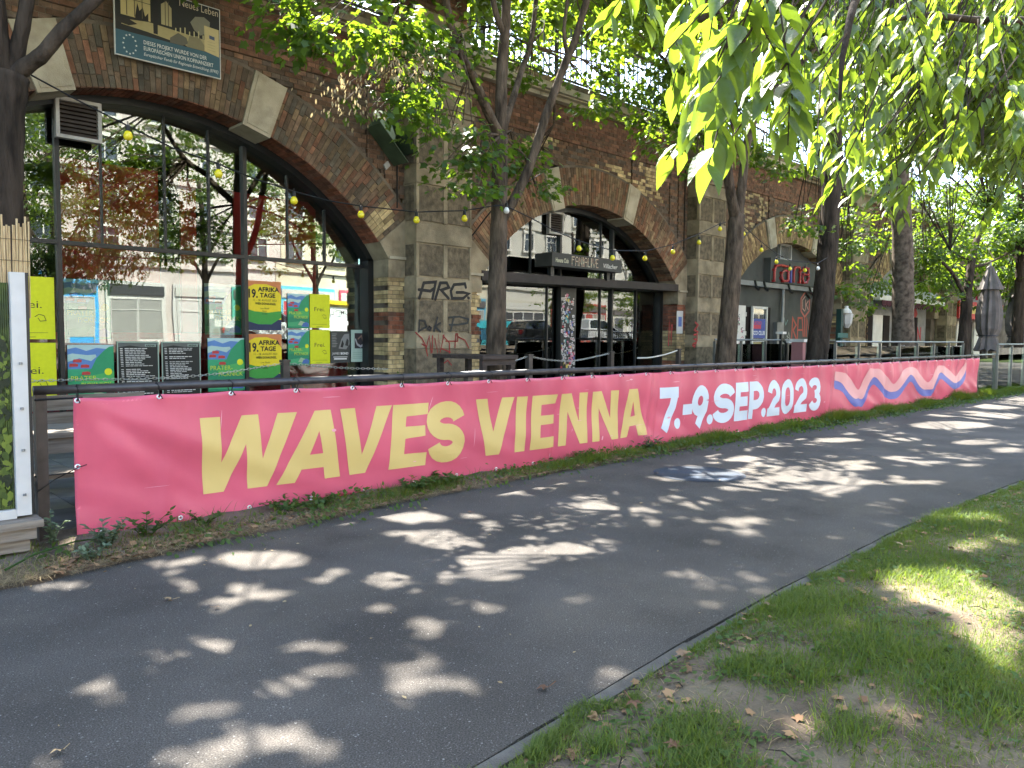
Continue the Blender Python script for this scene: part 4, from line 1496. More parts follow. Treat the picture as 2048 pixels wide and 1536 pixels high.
tagon(pilasters[2], [[(1391, 645), (1396, 650), (1389, 660), (1396, 664)], [(1388, 670), (1394, 668), (1394, 680), (1388, 678)], [(1386, 688), (1393, 684), (1389, 694), (1385, 690)]], PYF - .0205, .05, (0.3, 0.03, 0.03))
tagon(via, [[(1337, 690), (1339, 640), (1342, 690), (1344, 650)]], WY - .012, .05, (0.28, 0.03, 0.03))

# EU funding board above the nearest arch
x0, x1, z0, z1 = 3.425, 4.85, 5.19, 6.17
BY = WY - 0.16
t = thing('information_board', 'EU funding board with night photograph and blue band, hung above the nearest arch', 'board', ((x0 + x1) / 2, BY, z0))
mesh_obj('panel', MB().box(x0, x1, BY, BY + .03, z0, z1), m_white, t)
pm = MB()
w, h = x1 - x0, z1 - z0
lay = [0]


def B(pts, col):
    lay[0] += 1
    pm.poly([(x0 + .012 + a * (w - .024), BY - .001 - .0005 * lay[0], z0 + .012 + b * (h - .024)) for a, b in pts], col)


BL = (0.045, 0.115, 0.155)
YL = (0.55, 0.44, 0.20)
B([(0, 0), (1, 0), (1, 1), (0, 1)], (0.022, 0.022, 0.02))
B([(0, 0), (1, 0), (1, .335), (0, .335)], BL)
B([(.05, .55), (.32, .55), (.32, 1), (.05, 1)], YL)
B([(.05, .42), (.28, .40), (.55, .36), (.82, .34), (.95, .34), (.9, .5), (.6, .52), (.3, .54), (.1, .5)], (0.42, 0.35, 0.17))
B([(.0, .44), (.12, .42), (.2, .47), (.1, .52), (0, .5)], (0.03, 0.026, 0.022))
B([(.18, .58), (.2, .76), (.22, .66), (.25, .72), (.27, .6), (.3, .66), (.3, .54), (.18, .54)], (0.02, 0.018, 0.016))
B([(.42, .56), (.52, .56), (.52, .82), (.47, .9), (.42, .84)], (0.45, 0.38, 0.2))
B([(.345, .40), (.385, .40), (.39, 1), (.34, 1)], (0.02, 0.018, 0.018))
for a in (.10, .17, .24, .455, .485):
    B([(a, .56), (a + .008, .56), (a + .008, .9), (a, .9)], (0.12, 0.10, 0.06))
B([(.05, .78), (.32, .78), (.32, .79), (.05, .79)], (0.12, 0.10, 0.06))
B([(.5, .40), (.58, .5), (.66, .46), (.68, .38), (.62, .335), (.5, .335)], (0.13, 0.12, 0.09))
B([(.66, .335), (.69, .5), (.78, .53), (.84, .42), (.84, .335)], (0.24, 0.21, 0.12))
B([(.7, .7), (.75, .8), (.84, .83), (.9, .78), (.89, .62), (.8, .55), (.74, .6)], (0.23, 0.22, 0.16))
B([(.84, .34), (.99, .30), (.99, .70), (.84, .71)], (0.58, 0.48, 0.24))
B([(.89, .54), (.945, .53), (.945, .58), (.89, .59)], (0.07, 0.10, 0.18))
for i in range(4):
    B([(.87, .49 - i * .04), (.95, .485 - i * .04), (.95, .49 - i * .04), (.87, .495 - i * .04)], (0.35, 0.3, 0.16))
for i in range(7):
    a = .55 + i * .045
    B([(a, .5), (a + .012, .5), (a + .012, .56 + .02 * (i % 3)), (a, .56 + .02 * (i % 3))], (0.5, 0.45, 0.25))
WH = (0.72, 0.75, 0.72)
for i in range(12):
    a = math.pi * 2 * i / 12
    cx_, cz_ = x0 + .012 + .118 * w + .058 * w * math.cos(a) * 1.0, z0 + .165 * h + .125 * h * math.sin(a)
    lay[0] += 1
    star = []
    for q in range(10):
        r = .0165 if q % 2 == 0 else .007
        star.append((cx_ + r * math.sin(q * math.pi / 5), BY - .028, cz_ + r * math.cos(q * math.pi / 5)))
    pm.poly(star, WH)
txt(pm, 'DIESES PROJEKT WURDE VON DER', (x0 + .25 * w, BY - .03, z0 + .215 * h), X, Z, .075, .008, 0, 'L', .60 * w, WH)
txt(pm, 'EUROPÄISCHEN UNION KOFINANZIERT', (x0 + .25 * w, BY - .03, z0 + .135 * h), X, Z, .075, .008, 0, 'L', .665 * w, WH)
txt(pm, 'Europäischer Fonds für Regionale Entwicklung (EFRE)', (x0 + .25 * w, BY - .03, z0 + .062 * h), X, Z, .06, .002, 0.25, 'L', .715 * w, WH)
txt(pm, 'Neues Leben', (x0 + .59 * w, BY - .03, z0 + .875 * h), X, Z, .14, .0, 0, 'L', .38 * w, (0.62, 0.52, 0.36))
mesh_obj('print', pm, m_print, t)
mesh_obj('bracket', MB().box(x0 + .2, x0 + .26, BY + .03, WY - .005, z0 + .3, z0 + .4).box(x1 - .26, x1 - .2, BY + .03, WY - .005, z0 + .3, z0 + .4), m_blackmetal, t)

# green metal chute bolted to the wall above the nearest pier
m_green = M('green_sheet_metal', (0.055, 0.085, 0.05), rough=0.5, var=0.25, vs=4)
P = lambda u, v, y: onY(u, v, y)
t = thing('metal_chute', 'open green sheet metal box bracket bolted slantwise to the brick beside the pilaster', 'bracket', tuple(P(775, 300, WY)))
A_, B_ = P(733, 255, WY - .03), P(788, 332, WY - .03)
o = Vector((0, -0.42, 0))
d = (B_ - A_)
n_ = Vector((d.z, 0, -d.x)).normalized()
if n_.x < 0:
    n_ = -n_
wd = n_ * 0.30
q = MB()
q.obb((A_ + B_) / 2 + o / 2, d / 2, o / 2, n_ * .006)
q.obb((A_ + B_) / 2 + o / 2 + wd, d / 2, o / 2, n_ * .006)
q.obb((A_ + B_) / 2 + wd / 2, d / 2, wd / 2, Vector((0, .006, 0)))
mesh_obj('casing', q, m_green, t)
q = MB()
q.prism([A_ + o - d * .04, A_ + o + wd - d * .04, A_ + o + wd + d * .18, A_ + o + wd * .6 + d * .12, A_ + o + wd * .3 + d * .4, A_ + o + d * .5], (0, -.01, 0))
mesh_obj('face_plate', q, M('pale_green_metal', (0.16, 0.22, 0.16), rough=0.5, var=0.2), t)
mesh_obj('bolt_plate', MB().prism([P(766, 330, WY - .03), P(771, 340, WY - .03), P(779, 332, WY - .03), P(774, 322, WY - .03)], (0, -.03, 0)), m_ventframe, t)

# ------------------------------------------------------------------ fourth and fifth arch
ac, az, ar, ah, ai = ARCH[4]
t = thing('cafe_front', 'pale grey shop front with awning and white door in the fourth arch', 'shop front', (ac, 11.5, 0))
thj = math.asin(ah / ar)
pts = [(ac - ah, 11.62, 0), (ac + ah, 11.62, 0)] + [(ac + math.sin(thj - 2 * thj * i / n) * (ar - .01), 11.62, az + math.cos(thj - 2 * thj * i / n) * (ar - .01)) for i in range(n + 1)]
m_lgrey = M('light_grey_render', (0.30, 0.30, 0.29), rough=0.8, var=0.15)
mesh_obj('wall', MB().prism(pts, (0, .3, 0)), m_lgrey, t)
mesh_obj('fascia', MB().box(ac - ah, ac + ah, 11.2, 11.61, 3.1, 3.5), M('fascia_grey', (0.34, 0.37, 0.38), rough=0.5, var=0.1), t)
aw = MB()
for i in range(14):
    a = ac - ah + .2 + i * .46
    aw.prism([(a, 10.9, 2.95), (a + .44, 10.9, 2.95), (a + .44, 10.9, 2.8), (a + .33, 10.9, 2.72), (a + .22, 10.9, 2.76), (a + .11, 10.9, 2.72), (a, 10.9, 2.8)], (0, .02, 0))
mesh_obj('awning_valance', aw, M('burgundy_cloth', (0.07, 0.02, 0.03), rough=0.9, var=0.4, vs=9), t)
mesh_obj('awning_cassette', MB().box(ac - ah, ac + ah, 10.9, 11.2, 2.96, 3.12), m_white, t)
for a, b, mt in ((ac - 3.1, ac - 2.5, m_dark), (ac - 2.45, ac - 1.5, m_white), (ac - 1.4, ac - .8, m_dark), (ac - .3, ac + .9, m_white), (ac + 1.8, ac + 2.3, m_dark)):
    mesh_obj('door_panel', MB().box(a, b, 11.54, 11.61, .02, 2.45), mt, t)
mesh_obj('pane', MB().box(ac - .2, ac + .8, 11.525, 11.535, .3, 2.2), m_glass, t)
pm = MB()
txt(pm, 'RAIN', (ac + 1.35, 11.605, 1.5), X, Z, .8, .02, 0, 'L', 1.6, (0.5, 0.06, 0.08))
pm.poly([(ac + 2.1, 11.6, 2.3), (ac + 2.45, 11.6, 2.6), (ac + 2.1, 11.6, 2.95), (ac + 1.8, 11.6, 2.6)], (0.5, 0.07, 0.08))
mesh_obj('graffiti_tag', pm, m_paint, t)
ac, az, ar, ah, ai = ARCH[5]
t = thing('snack_front', 'shop front with red and yellow fascia in the fifth arch', 'shop front', (ac, 11.5, 0))
pts = [(ac - ah, 11.62, 0), (ac + ah, 11.62, 0)] + [(ac + math.sin(thj - 2 * thj * i / n) * (ar - .01), 11.62, az + math.cos(thj - 2 * thj * i / n) * (ar - .01)) for i in range(n + 1)]
mesh_obj('wall', MB().prism(pts, (0, .3, 0)), m_lgrey, t)
mesh_obj('fascia', MB().box(ac - ah, ac + ah, 11.0, 11.6, 2.5, 3.3, (0.60, 0.03, 0.035)), m_print, t)
mesh_obj('fascia_band', MB().box(ac - ah + .6, ac + ah, 10.98, 10.996, 2.75, 3.08, (0.65, 0.48, 0.10)), m_print, t)
mesh_obj('roof_sign', MB().box(ac - 1.2, ac + .6, 10.9, 11.0, 3.4, 3.9, (0.58, 0.05, 0.12)), m_print, t)
for i in range(5):
    a = ac - ah + .2 + i * 1.35
    mesh_obj('door_panel', MB().box(a, a + 1.0, 11.5, 11.61, .02, 2.4), (m_dark, m_white)[i % 2], t)
# ================================================================== BANNER AND RAIL
YB = 6.053
BX0, BX1, BZ0, BZ1 = 1.535, 23.0, 0.015, 1.045
m_pink = M('pink_banner', (0.70, 0.118, 0.185), rough=0.34, var=0.08, vs=1.2, spec=0.45, trans=0.12, bump=0.35, bs=6)
m_hem = M('banner_hem', (0.78, 0.17, 0.25), rough=0.42, var=0.06, vs=1.2, spec=0.35)
m_ink = M('banner_print', (1, 1, 1), attr=True, rough=0.42, var=0.04, vs=1.5, spec=0.35)
m_eye = M('eyelet_metal', (0.75, 0.75, 0.73), rough=0.3, metal=0.6, var=0.1)
m_tie = M('black_plastic', (0.012, 0.012, 0.012), rough=0.5)
m_rail = M('brown_steel', (0.05, 0.04, 0.037), rough=0.38, var=0.35, vs=12, spec=0.5)
eyes = [1.557 + 0.563 * i for i in range(39)]


def sagz(x):
    """top edge hangs a little between the eyelets"""
    k = (x - 1.557) / 0.563
    f = k - math.floor(k)
    return -0.012 * math.sin(math.pi * f)


def bd(x, z):
    """how far the cloth bulges out of its plane"""
    t = (BZ1 - z) / (BZ1 - BZ0)
    d = 0.010 * math.sin(x * 1.9 + 1.5 * z) + 0.007 * math.sin(x * 4.3 - 2.2 * z + 1) + 0.006 * math.sin(z * 9 + x * 0.8)
    # folds running down from the tied left corner
    for a, w, s in ((0.45, 0.10, 0.022), (0.75, 0.09, -0.012), (1.2, 0.12, 0.012)):
        q = (BZ1 - z) - (x - BX0) * a
        d += s * math.exp(-(q / w) ** 2) * math.exp(-(x - BX0) / 1.6)
    for xc, w, s in ((2.2, .06, .010), (4.6, .07, .014), (6.55, .05, -.016), (8.35, .07, .03), (8.62, .05, -.022), (10.9, .08, .012), (13.9, .10, .022), (16.6, .09, -.02), (19.4, .12, .022), (21.4, .1, -.02)):
        q = x - xc - 0.22 * (z - .5) * math.sin(xc)
        d += s * math.exp(-(q / w) ** 2) * (0.35 + 0.65 * t)
    k = (x - 1.557) / 0.563
    f = k - math.floor(k)
    d += 0.014 * math.cos(2 * math.pi * f) * max(0, 1 - t * 2.6) + .008 * math.exp(-((f - .5) / .06) ** 2) * max(0, 1 - t * 2.2) * math.sin(k * 1.3)
    d += .006 * math.sin(x * 9 + 14 * z) * math.exp(-((z - .3) / .15) ** 2) * math.sin(x * .9)
    d += 0.03 * max(0, t - .86) * math.sin(x * 2.7)
    return YB + 0.02 - d * 1.35


def drape(mbx, off):
    """move flat parts drawn on the plane y=0 onto the cloth"""
    mbx.v = [(x, bd(x, z) - off, z) for x, y, z in mbx.v]
    return mbx


ban = thing('banner', 'long pink fabric banner reading WAVES VIENNA 7.-9.SEP.2023 tied to the rail', 'banner', (BX0, YB, 0))
mb = MB()
nx, nz = 720, 32
vs, fs = [], []
for i in range(nx + 1):
    x = BX0 + (BX1 - BX0) * i / nx
    for j in range(nz + 1):
        z0b = BZ0 + 0.02 * math.sin(x * 2.1) + 0.01 * math.sin(x * 5.7)
        zt = BZ1 + sagz(x)
        z = z0b + (zt - z0b) * j / nz
        vs.append((x, bd(x, z), z))
    if i:
        o = (nz + 1) * (i - 1)
        q = nz + 1
        fs += [(o + k, o + q + k, o + q + k + 1, o + k + 1) for k in range(nz)]
mb.add(vs, fs)
cloth = mesh_obj('cloth', mb, m_pink, ban, smooth=True)
so = cloth.modifiers.new('thickness', 'SOLIDIFY')
so.thickness = 0.003
so.offset = 1
so.material_offset = 1
cloth.data.materials.append(M('banner_back', (0.20, 0.17, 0.175), rough=0.6, var=0.08, vs=1.5))
hem = MB()
for i in range(nx):
    a, b = BX0 + (BX1 - BX0) * i / nx, BX0 + (BX1 - BX0) * (i + 1) / nx
    za, zb = BZ1 + sagz(a), BZ1 + sagz(b)
    hem.poly([(a, 0, za - .045), (b, 0, zb - .045), (b, 0, zb), (a, 0, za)])
for j in range(24):
    za, zb = BZ0 + .02 + (BZ1 - BZ0 - .08) * j / 24, BZ0 + .02 + (BZ1 - BZ0 - .08) * (j + 1) / 24
    hem.poly([(BX0, 0, za), (BX0 + .045, 0, za), (BX0 + .045, 0, zb), (BX0, 0, zb)])
mesh_obj('hem', drape(hem, .0025), m_hem, ban, smooth=True)

# ---- lettering: outlines measured on the print, cut into strips so that they follow the folds
import bmesh


def cutmesh(polys, step=0.04):
    """polys: list of (points in x,z ; holes joined) -> triangulated & cut"""
    bm = bmesh.new()
    for P in polys:
        vsb = [bm.verts.new((x, 0, z)) for x, z in P]
        try:
            bm.faces.new(vsb).normal_update()
        except ValueError:
            pass
    bmesh.ops.triangulate(bm, faces=bm.faces[:])
    xs_ = [v.co.x for v in bm.verts]
    zs_ = [v.co.z for v in bm.verts]
    x = math.floor(min(xs_) / step) * step
    while x < max(xs_):
        g = bm.verts[:] + bm.edges[:] + bm.faces[:]
        bmesh.ops.bisect_plane(bm, geom=g, plane_co=(x, 0, 0), plane_no=(1, 0, 0))
        x += step
    z = math.floor(min(zs_) / step) * step
    while z < max(zs_):
        g = bm.verts[:] + bm.edges[:] + bm.faces[:]
        bmesh.ops.bisect_plane(bm, geom=g, plane_co=(0, 0, z), plane_no=(0, 0, 1))
        z += step
    bm.verts.index_update()
    V = [tuple(v.co) for v in bm.verts]
    Fc = [tuple(v.index for v in f.verts) for f in bm.faces]
    bm.free()
    return V, Fc


GOLD = (0.66, 0.485, 0.175)
PALEB = (0.62, 0.70, 0.78)
c3 = lambda pts: [(onY(120 + a / 3.0118, 760 + b / 3.0118, YB)) for a, b in pts]
c4 = lambda pts: [(onY(700 + a / 2.9257, 700 + b / 2.9257, YB)) for a, b in pts]


def letter(pts, col, off=.0055):
    P = [(p.x, p.z) for p in pts]
    V, Fc = cutmesh([P])
    m_ = MB()
    m_.add(V, Fc, col)
    return mesh_obj('letter', drape(m_, off), m_ink, ban, smooth=True)


def fix(pts, flat):
    return pts


LZ0, LZ1 = 0.222, 0.838   # foot and head line of the big letters


def norm(pts):
    """snap the highest and lowest corners of a measured letter to the common head and foot lines"""
    out = []
    for p in pts:
        z = p.z
        if abs(z - LZ1) < 0.05:
            z = LZ1
        if abs(z - LZ0) < 0.05:
            z = LZ0
        out.append(Vector((p.x, 0, z)))
    return out


letter(norm(c3([(850, 230), (970, 225), (980, 500), (1100, 212), (1202, 208), (1222, 475), (1315, 198), (1425, 192), (1255, 648), (1140, 662), (1125, 385), (1000, 683), (877, 700)])), GOLD)
letter(norm(c3([(1535, 185), (1632, 180), (1692, 587), (1598, 600), (1590, 525), (1455, 540), (1415, 627), (1308, 640), (1503, 246), (1503, 450), (1583, 440), (1558, 305), (1503, 449), (1503.5, 245)])), GOLD)
letter(norm(c3([(1688, 176), (1778, 170), (1820, 450), (1920, 158), (2010, 152), (1845, 565), (1750, 578)])), GOLD)
letter(norm(c4([(262, 325), (472, 312), (465, 375), (338, 390), (330, 450), (443, 440), (440, 500), (325, 520), (318, 610), (445, 597), (438, 680), (228, 707)])), GOLD)
letter(norm(c4([(750, 292), (815, 288), (850, 480), (905, 280), (972, 275), (880, 615), (808, 624)])), GOLD)
letter(norm(c4([(985, 272), (1042, 268), (1025, 597), (968, 602)])), GOLD)
letter(norm(c4([(1070, 268), (1215, 257), (1205, 312), (1125, 322), (1120, 385), (1200, 378), (1198, 430), (1118, 440), (1112, 515), (1200, 505), (1198, 572), (1055, 587)])), GOLD)
letter(norm(c4([(1235, 255), (1300, 252), (1345, 420), (1348, 245), (1393, 242), (1388, 540), (1345, 547), (1278, 360), (1265, 560), (1220, 564)])), GOLD)
letter(norm(c4([(1422, 238), (1478, 236), (1525, 400), (1530, 232), (1572, 230), (1567, 513), (1525, 520), (1460, 340), (1455, 530), (1415, 535)])), GOLD)
letter(norm(c4([(1640, 224), (1690, 222), (1740, 490), (1690, 495), (1680, 440), (1638, 447), (1622, 503), (1580, 508), (1627, 286), (1650, 392), (1678, 385), (1665, 300), (1649.5, 391), (1627.5, 284)])), GOLD)


def arc(cx, cz, rx, rz, a0, a1, n=10):
    return [(cx + rx * math.cos(R_(a0 + (a1 - a0) * i / n)), cz + rz * math.sin(R_(a0 + (a1 - a0) * i / n))) for i in range(n + 1)]


def strokes(lst, w, col, off=.0055, nm='letter'):
    m_ = MB()
    for i, q in enumerate(lst):
        k = MB()
        k.stroke(q, w, (0, 0, 0), X, Z, cap=nm != 'letter')
        for f in k.f:
            V, Fc = cutmesh([[(k.v[j][0], k.v[j][2]) for j in f]], .05)
            m_.add([(a, 0.0003 * i, c) for a, b, c in V], Fc, col)
    m_.v = [(x, bd(x, z) - off - y, z) for x, y, z in m_.v]
    return mesh_obj(nm, m_, m_ink, ban, smooth=False)


def glyph(ch, x, w, h, z0, th, col, sl=0.1):
    """heavy grotesque glyphs as strokes; x left edge, w advance box, sl slant"""
    t = th / 2
    L, R, B, T = t, w - t, t, h - t
    m = h / 2
    rx = (R - L) / 2
    cx = (L + R) / 2
    o = []
    if ch == 'S':
        r1 = (T - m) / 2
        o = [arc(cx, T - r1, rx, r1, 5, 180, 10) + arc(cx, T - r1, rx, r1, 180, 262, 6)[1:] + arc(cx, m - r1 + 0.0, rx, r1, 82, 0, 6) + arc(cx, B + r1, rx, r1, 0, -175, 10)[1:]]
    elif ch == '9':
        r1 = (T - m + th * .25) / 2 + .02
        o = [arc(cx, T - r1, rx, r1, 0, 360, 18), [(R, T - r1), (R - .015, m - .06), (cx - .03, B - t)]]
    elif ch == '7':
        o = [[(0, T), (w, T)], [(R, T), (R - .04, m + .03), (L + .02, 0)]]
    elif ch == 'E':
        o = [[(L, 0), (L, h)], [(L, T), (w, T)], [(L, m), (w * .92, m)], [(L, B), (w, B)]]
    elif ch == 'P':
        r1 = (T - m + t) / 2
        o = [[(L, 0), (L, h)], [(L, T)] + arc(cx, T - r1, rx, r1, 90, -90, 9) + [(L, T - 2 * r1)]]
    elif ch == '2':
        r1 = (T - m) / 2 + .035
        o = [arc(cx, T - r1, rx, r1, 175, -35, 11) + [(cx + .01, m - .06), (L + .01, B + .02)], [(0, B), (w, B)]]
    elif ch == '0':
        o = [[(L, m)] + arc(cx, T - rx * 1.1, rx, rx * 1.1, 180, 0, 9) + arc(cx, B + rx * 1.1, rx, rx * 1.1, 0, -180, 9) + [(L, m)]]
    elif ch == '3':
        r1 = (T - m) / 2
        o = [arc(cx, T - r1, rx, r1, 165, -88, 11), arc(cx, B + r1, rx, r1, 88, -165, 11)]
    elif ch == '-':
        o = [[(0, h * .44), (w, h * .44)]]
    elif ch == '.':
        m_ = MB()
        m_.poly([(x + w / 2 + w / 2 * math.cos(a), 0, z0 + w / 2 + w / 2 * math.sin(a)) for a in [math.pi * 2 * i / 14 for i in range(14)]], col)
        return mesh_obj('letter', drape(m_, .0055), m_ink, ban)
    q = [[(x + a + sl * b, z0 + b) for a, b in s_] for s_ in o]
    return strokes(q, th, col)


DZ0, DH = 0.238, 0.59
# S of WAVES
glyph('S', 4.675, 0.51, LZ1 - LZ0 + .01, LZ0 - .005, 0.165, GOLD, 0.02)
for ch, x, w in (('7', 8.66, .40), ('.', 9.01, .15), ('-', 9.19, .24), ('9', 9.40, .44), ('.', 9.845, .15), ('S', 9.97, .57), ('E', 10.56, .41), ('P', 11.01, .50), ('.', 11.46, .15),
                 ('2', 11.64, .40), ('0', 12.08, .45), ('2', 12.58, .45), ('3', 13.07, .44)):
    glyph(ch, x, w, DH if ch != '.' else .15, DZ0, .15 if ch not in '203' else .135, PALEB, 0.04)


def spline(P, n=8):
    out = []
    for i in range(len(P) - 1):
        p0, p1, p2, p3 = P[max(0, i - 1)], P[i], P[i + 1], P[min(len(P) - 1, i + 2)]
        for k in range(n):
            t = k / n
            out.append(tuple(0.5 * (2 * p1[c] + (p2[c] - p0[c]) * t + (2 * p0[c] - 5 * p1[c] + 4 * p2[c] - p3[c]) * t * t + (3 * p1[c] - p0[c] - 3 * p2[c] + p3[c]) * t ** 3) for c in range(2)))
    out.append(P[-1])
    return out


wx = [14.15, 14.58, 15.30, 16.0, 17.05, 18.05, 19.15, 20.0, 21.2, 22.05]
wz = [.83, .755, .44, .835, .49, .825, .45, .82, .53, .85]
pk = spline(list(zip(wx, wz)), 14)


def wave(dz, col, off):
    m_ = MB()
    t0 = .165
    P = []
    for i, (x, z) in enumerate(pk):
        a, b = pk[max(0, i - 1)], pk[min(len(pk) - 1, i + 1)]
        sl_ = (b[1] - a[1]) / max(1e-6, b[0] - a[0]) / .36
        e = min(1, min(i, len(pk) - 1 - i) / 3 + .25) ** .5
        h = t0 * math.sqrt(1 + sl_ * sl_) * e
        P.append((x, z + dz - h / 2, z + dz + h / 2))
    for p, q in zip(P, P[1:]):
        n = max(1, int((p[2] - p[1]) / .05))
        for k in range(n):
            f, g = k / n, (k + 1) / n
            m_.poly([(p[0], 0, p[1] + (p[2] - p[1]) * f), (q[0], 0, q[1] + (q[2] - q[1]) * f), (q[0], 0, q[1] + (q[2] - q[1]) * g), (p[0], 0, p[1] + (p[2] - p[1]) * g)], col)
    return mesh_obj('wave_emblem', drape(m_, off), m_ink, ban, smooth=True)


wave(-.155, (0.12, 0.14, 0.43), .0055)
wave(0.0, (0.74, 0.36, 0.36), .0078)

sm = MB()  # pale streaks: banner sheen painted into the colour, along with small scuffs
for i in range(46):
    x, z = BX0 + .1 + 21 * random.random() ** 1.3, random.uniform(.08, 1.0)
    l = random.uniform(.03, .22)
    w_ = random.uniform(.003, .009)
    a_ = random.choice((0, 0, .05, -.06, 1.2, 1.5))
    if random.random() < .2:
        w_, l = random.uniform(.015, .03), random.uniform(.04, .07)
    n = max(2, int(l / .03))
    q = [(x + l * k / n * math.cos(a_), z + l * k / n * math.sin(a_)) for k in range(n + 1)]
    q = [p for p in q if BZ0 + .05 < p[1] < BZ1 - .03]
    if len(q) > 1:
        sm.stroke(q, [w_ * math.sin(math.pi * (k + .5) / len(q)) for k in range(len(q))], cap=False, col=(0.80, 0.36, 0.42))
sc_m = mesh_obj('sheen_scuffs', drape(sm, .007), m_ink, ban)
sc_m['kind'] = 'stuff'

# eyelets and cable ties along the top, eyelets along the foot
ey, tie = None, None
for i, x in enumerate(eyes):
    y = bd(x, BZ1 - .02) - .006
    if x > BX1:
        break
    if ey is None:
        q = MB()
        for k in range(12):
            a, b = math.pi * 2 * k / 12, math.pi * 2 * (k + 1) / 12
            q.add([(r * math.cos(t_), yy, r * math.sin(t_)) for t_ in (a, b) for r, yy in ((.009, 0), (.014, -.003), (.02, 0))], [(0, 1, 4, 3), (1, 2, 5, 4)])
        ey = mesh_obj('eyelet', q, m_eye, None)
        ey.parent = ban
        q = MB()
        q.tube([(0, -.004, 0), (0.004, -.012, .03), (0.003, -.045, .085), (0, .0, .115), (-.002, .045, .085), (0, .03, .03), (0, .004, 0)], .004, 5)
        q.bar((0.004, -.02, .02), (.012, -.04, -.015), .006)
        tie = mesh_obj('cable_tie', q, m_tie, None)
        tie.parent = ban
        e, t_ = ey, tie
    else:
        e, t_ = ey.copy(), tie.copy()
        COL.objects.link(e)
        COL.objects.link(t_)
    e.location = Vector((x, y, BZ1 - .02)) - wpos(ban)
    t_.location = Vector((x, y - .002, BZ1 - .02)) - wpos(ban)
    t_.rotation_euler = (0, random.uniform(-.2, .2), random.uniform(-.3, .3))
    e2 = ey.copy()
    COL.objects.link(e2)
    xx = x + .15
    e2.location = Vector((xx, bd(xx, BZ0 + .05) - .006, BZ0 + .05)) - wpos(ban)
e2 = ey.copy()
COL.objects.link(e2)
e2.location = Vector((BX0 + .02, bd(BX0 + .02, .55) - .006, .55)) - wpos(ban)
mesh_obj('tie_cord', MB().tube([(BX0 + .07, YB - .02, .565), (BX0 + .02, YB - .01, .55), (BX0 - .12, YB + .05, .47), (BX0 - .235, YB + .02, .40)], .004, 5), m_tie, ban)

rl = thing('railing', 'brown steel tube railing that carries the pink banner', 'railing', (1.3, 6.1, 0))
RZ = 1.105
mesh_obj('handrail', MB().tube([(1.30, 6.10, RZ), (23.05, 6.10, RZ)], .033, 12), m_rail, rl, smooth=True)
mesh_obj('wire', MB().tube([(1.30, 6.08, RZ - .065), (1.6, 6.08, RZ - .062)], .008, 6), m_tie, rl)
for i in range(12):
    x = 1.345 + i * 1.97
    mesh_obj('post', MB().box(x - .035, x + .035, 6.10, 6.17, 0, RZ - .02), m_rail, rl)
mesh_obj('wire', MB().tube([(1.3, 6.14, .5), (23, 6.14, .5)], .006, 5), m_tie, rl)

# ================================================================== SCREEN AT THE LEFT EDGE
m_alu = M('white_aluminium', (0.56, 0.55, 0.52), rough=0.45, var=0.08, vs=6)
m_screenprint = M('hedge_print', (0.022, 0.036, 0.01), rough=0.45, col2=(0.11, 0.15, 0.025), vs=9, spec=0.5, detail=3, dirt=((0.02, 0.02, 0.015), 3.5, 0.9))
m_reed = M('dry_reed', (0.36, 0.25, 0.12), rough=0.8, col2=(0.62, 0.47, 0.26), vs=14, stretch=(8, 8, 0.6))
sc = thing('privacy_screen', 'translucent ribbed panel printed with a hedge, in a white metal frame', 'screen', (0.7, 5.96, 0))
sx1 = 1.235
panel = MB()
n = 90
for i in range(n):
    x = 0.05 + (sx1 - .09 - .05) * i / n
    x2 = 0.05 + (sx1 - .09 - .05) * (i + 1) / n
    panel.add([(x, 5.97, .33), ((x + x2) / 2, 5.964, .33), (x2, 5.97, .33), (x, 5.97, 1.83), ((x + x2) / 2, 5.964, 1.83), (x2, 5.97, 1.83)], [(0, 1, 4, 3), (1, 2, 5, 4)])
panel.box(0.05, sx1 - .09, 5.972, 5.98, .33, 1.83)
mesh_obj('panel', panel, m_screenprint, sc)
lv = MB()
for i in range(1300):
    x, z = random.uniform(.3, sx1 - .11), random.uniform(.36, 1.55)
    if z > 1.3 and random.random() < (z - 1.3) * 3.4:
        continue
    r = random.uniform(.018, .04)
    a = random.uniform(-2.6, -.5)
    c = random.random()
    col = (0.035 + .11 * c, 0.065 + .13 * c, 0.01 + .015 * c) if random.random() < .6 else (0.012, 0.022, 0.008)
    d = Vector((math.cos(a), 0, math.sin(a)))
    e = Vector((-d.z, 0, d.x))
    o = Vector((x, 5.9625 - i * .0000015, z))
    lv.poly([o - d * r, o - d * r * .4 + e * r * .5, o + d * r * .3 + e * r * .48, o + d * r, o + d * r * .3 - e * r * .48, o - d * r * .4 - e * r * .5], col)
tag(mesh_obj('printed_leaves', lv, m_print, sc), kind='stuff')
mesh_obj('frame_post', MB().box(sx1 - .085, sx1, 5.93, 5.985, .28, 1.90), m_alu, sc)
mesh_obj('frame_edge', MB().box(sx1 + .001, sx1 + .02, 5.935, 5.985, .28, 1.90), m_blackmetal, sc)
mesh_obj('frame_rail', MB().box(-.2, sx1 - .086, 5.935, 5.985, .265, .325), m_alu, sc)
for z in (.42, .72, 1.0, 1.3):
    mesh_obj('rivet', MB().lathe((sx1 - .04, 5.925, z - .008), [(.010, 0), (.010, .016)], 8), m_steelgrey, sc)
rm = thing('reed_mat', 'upright mat of dry yellow reeds above the hedge screen', 'reed mat', (0.8, 6.02, 1.8))
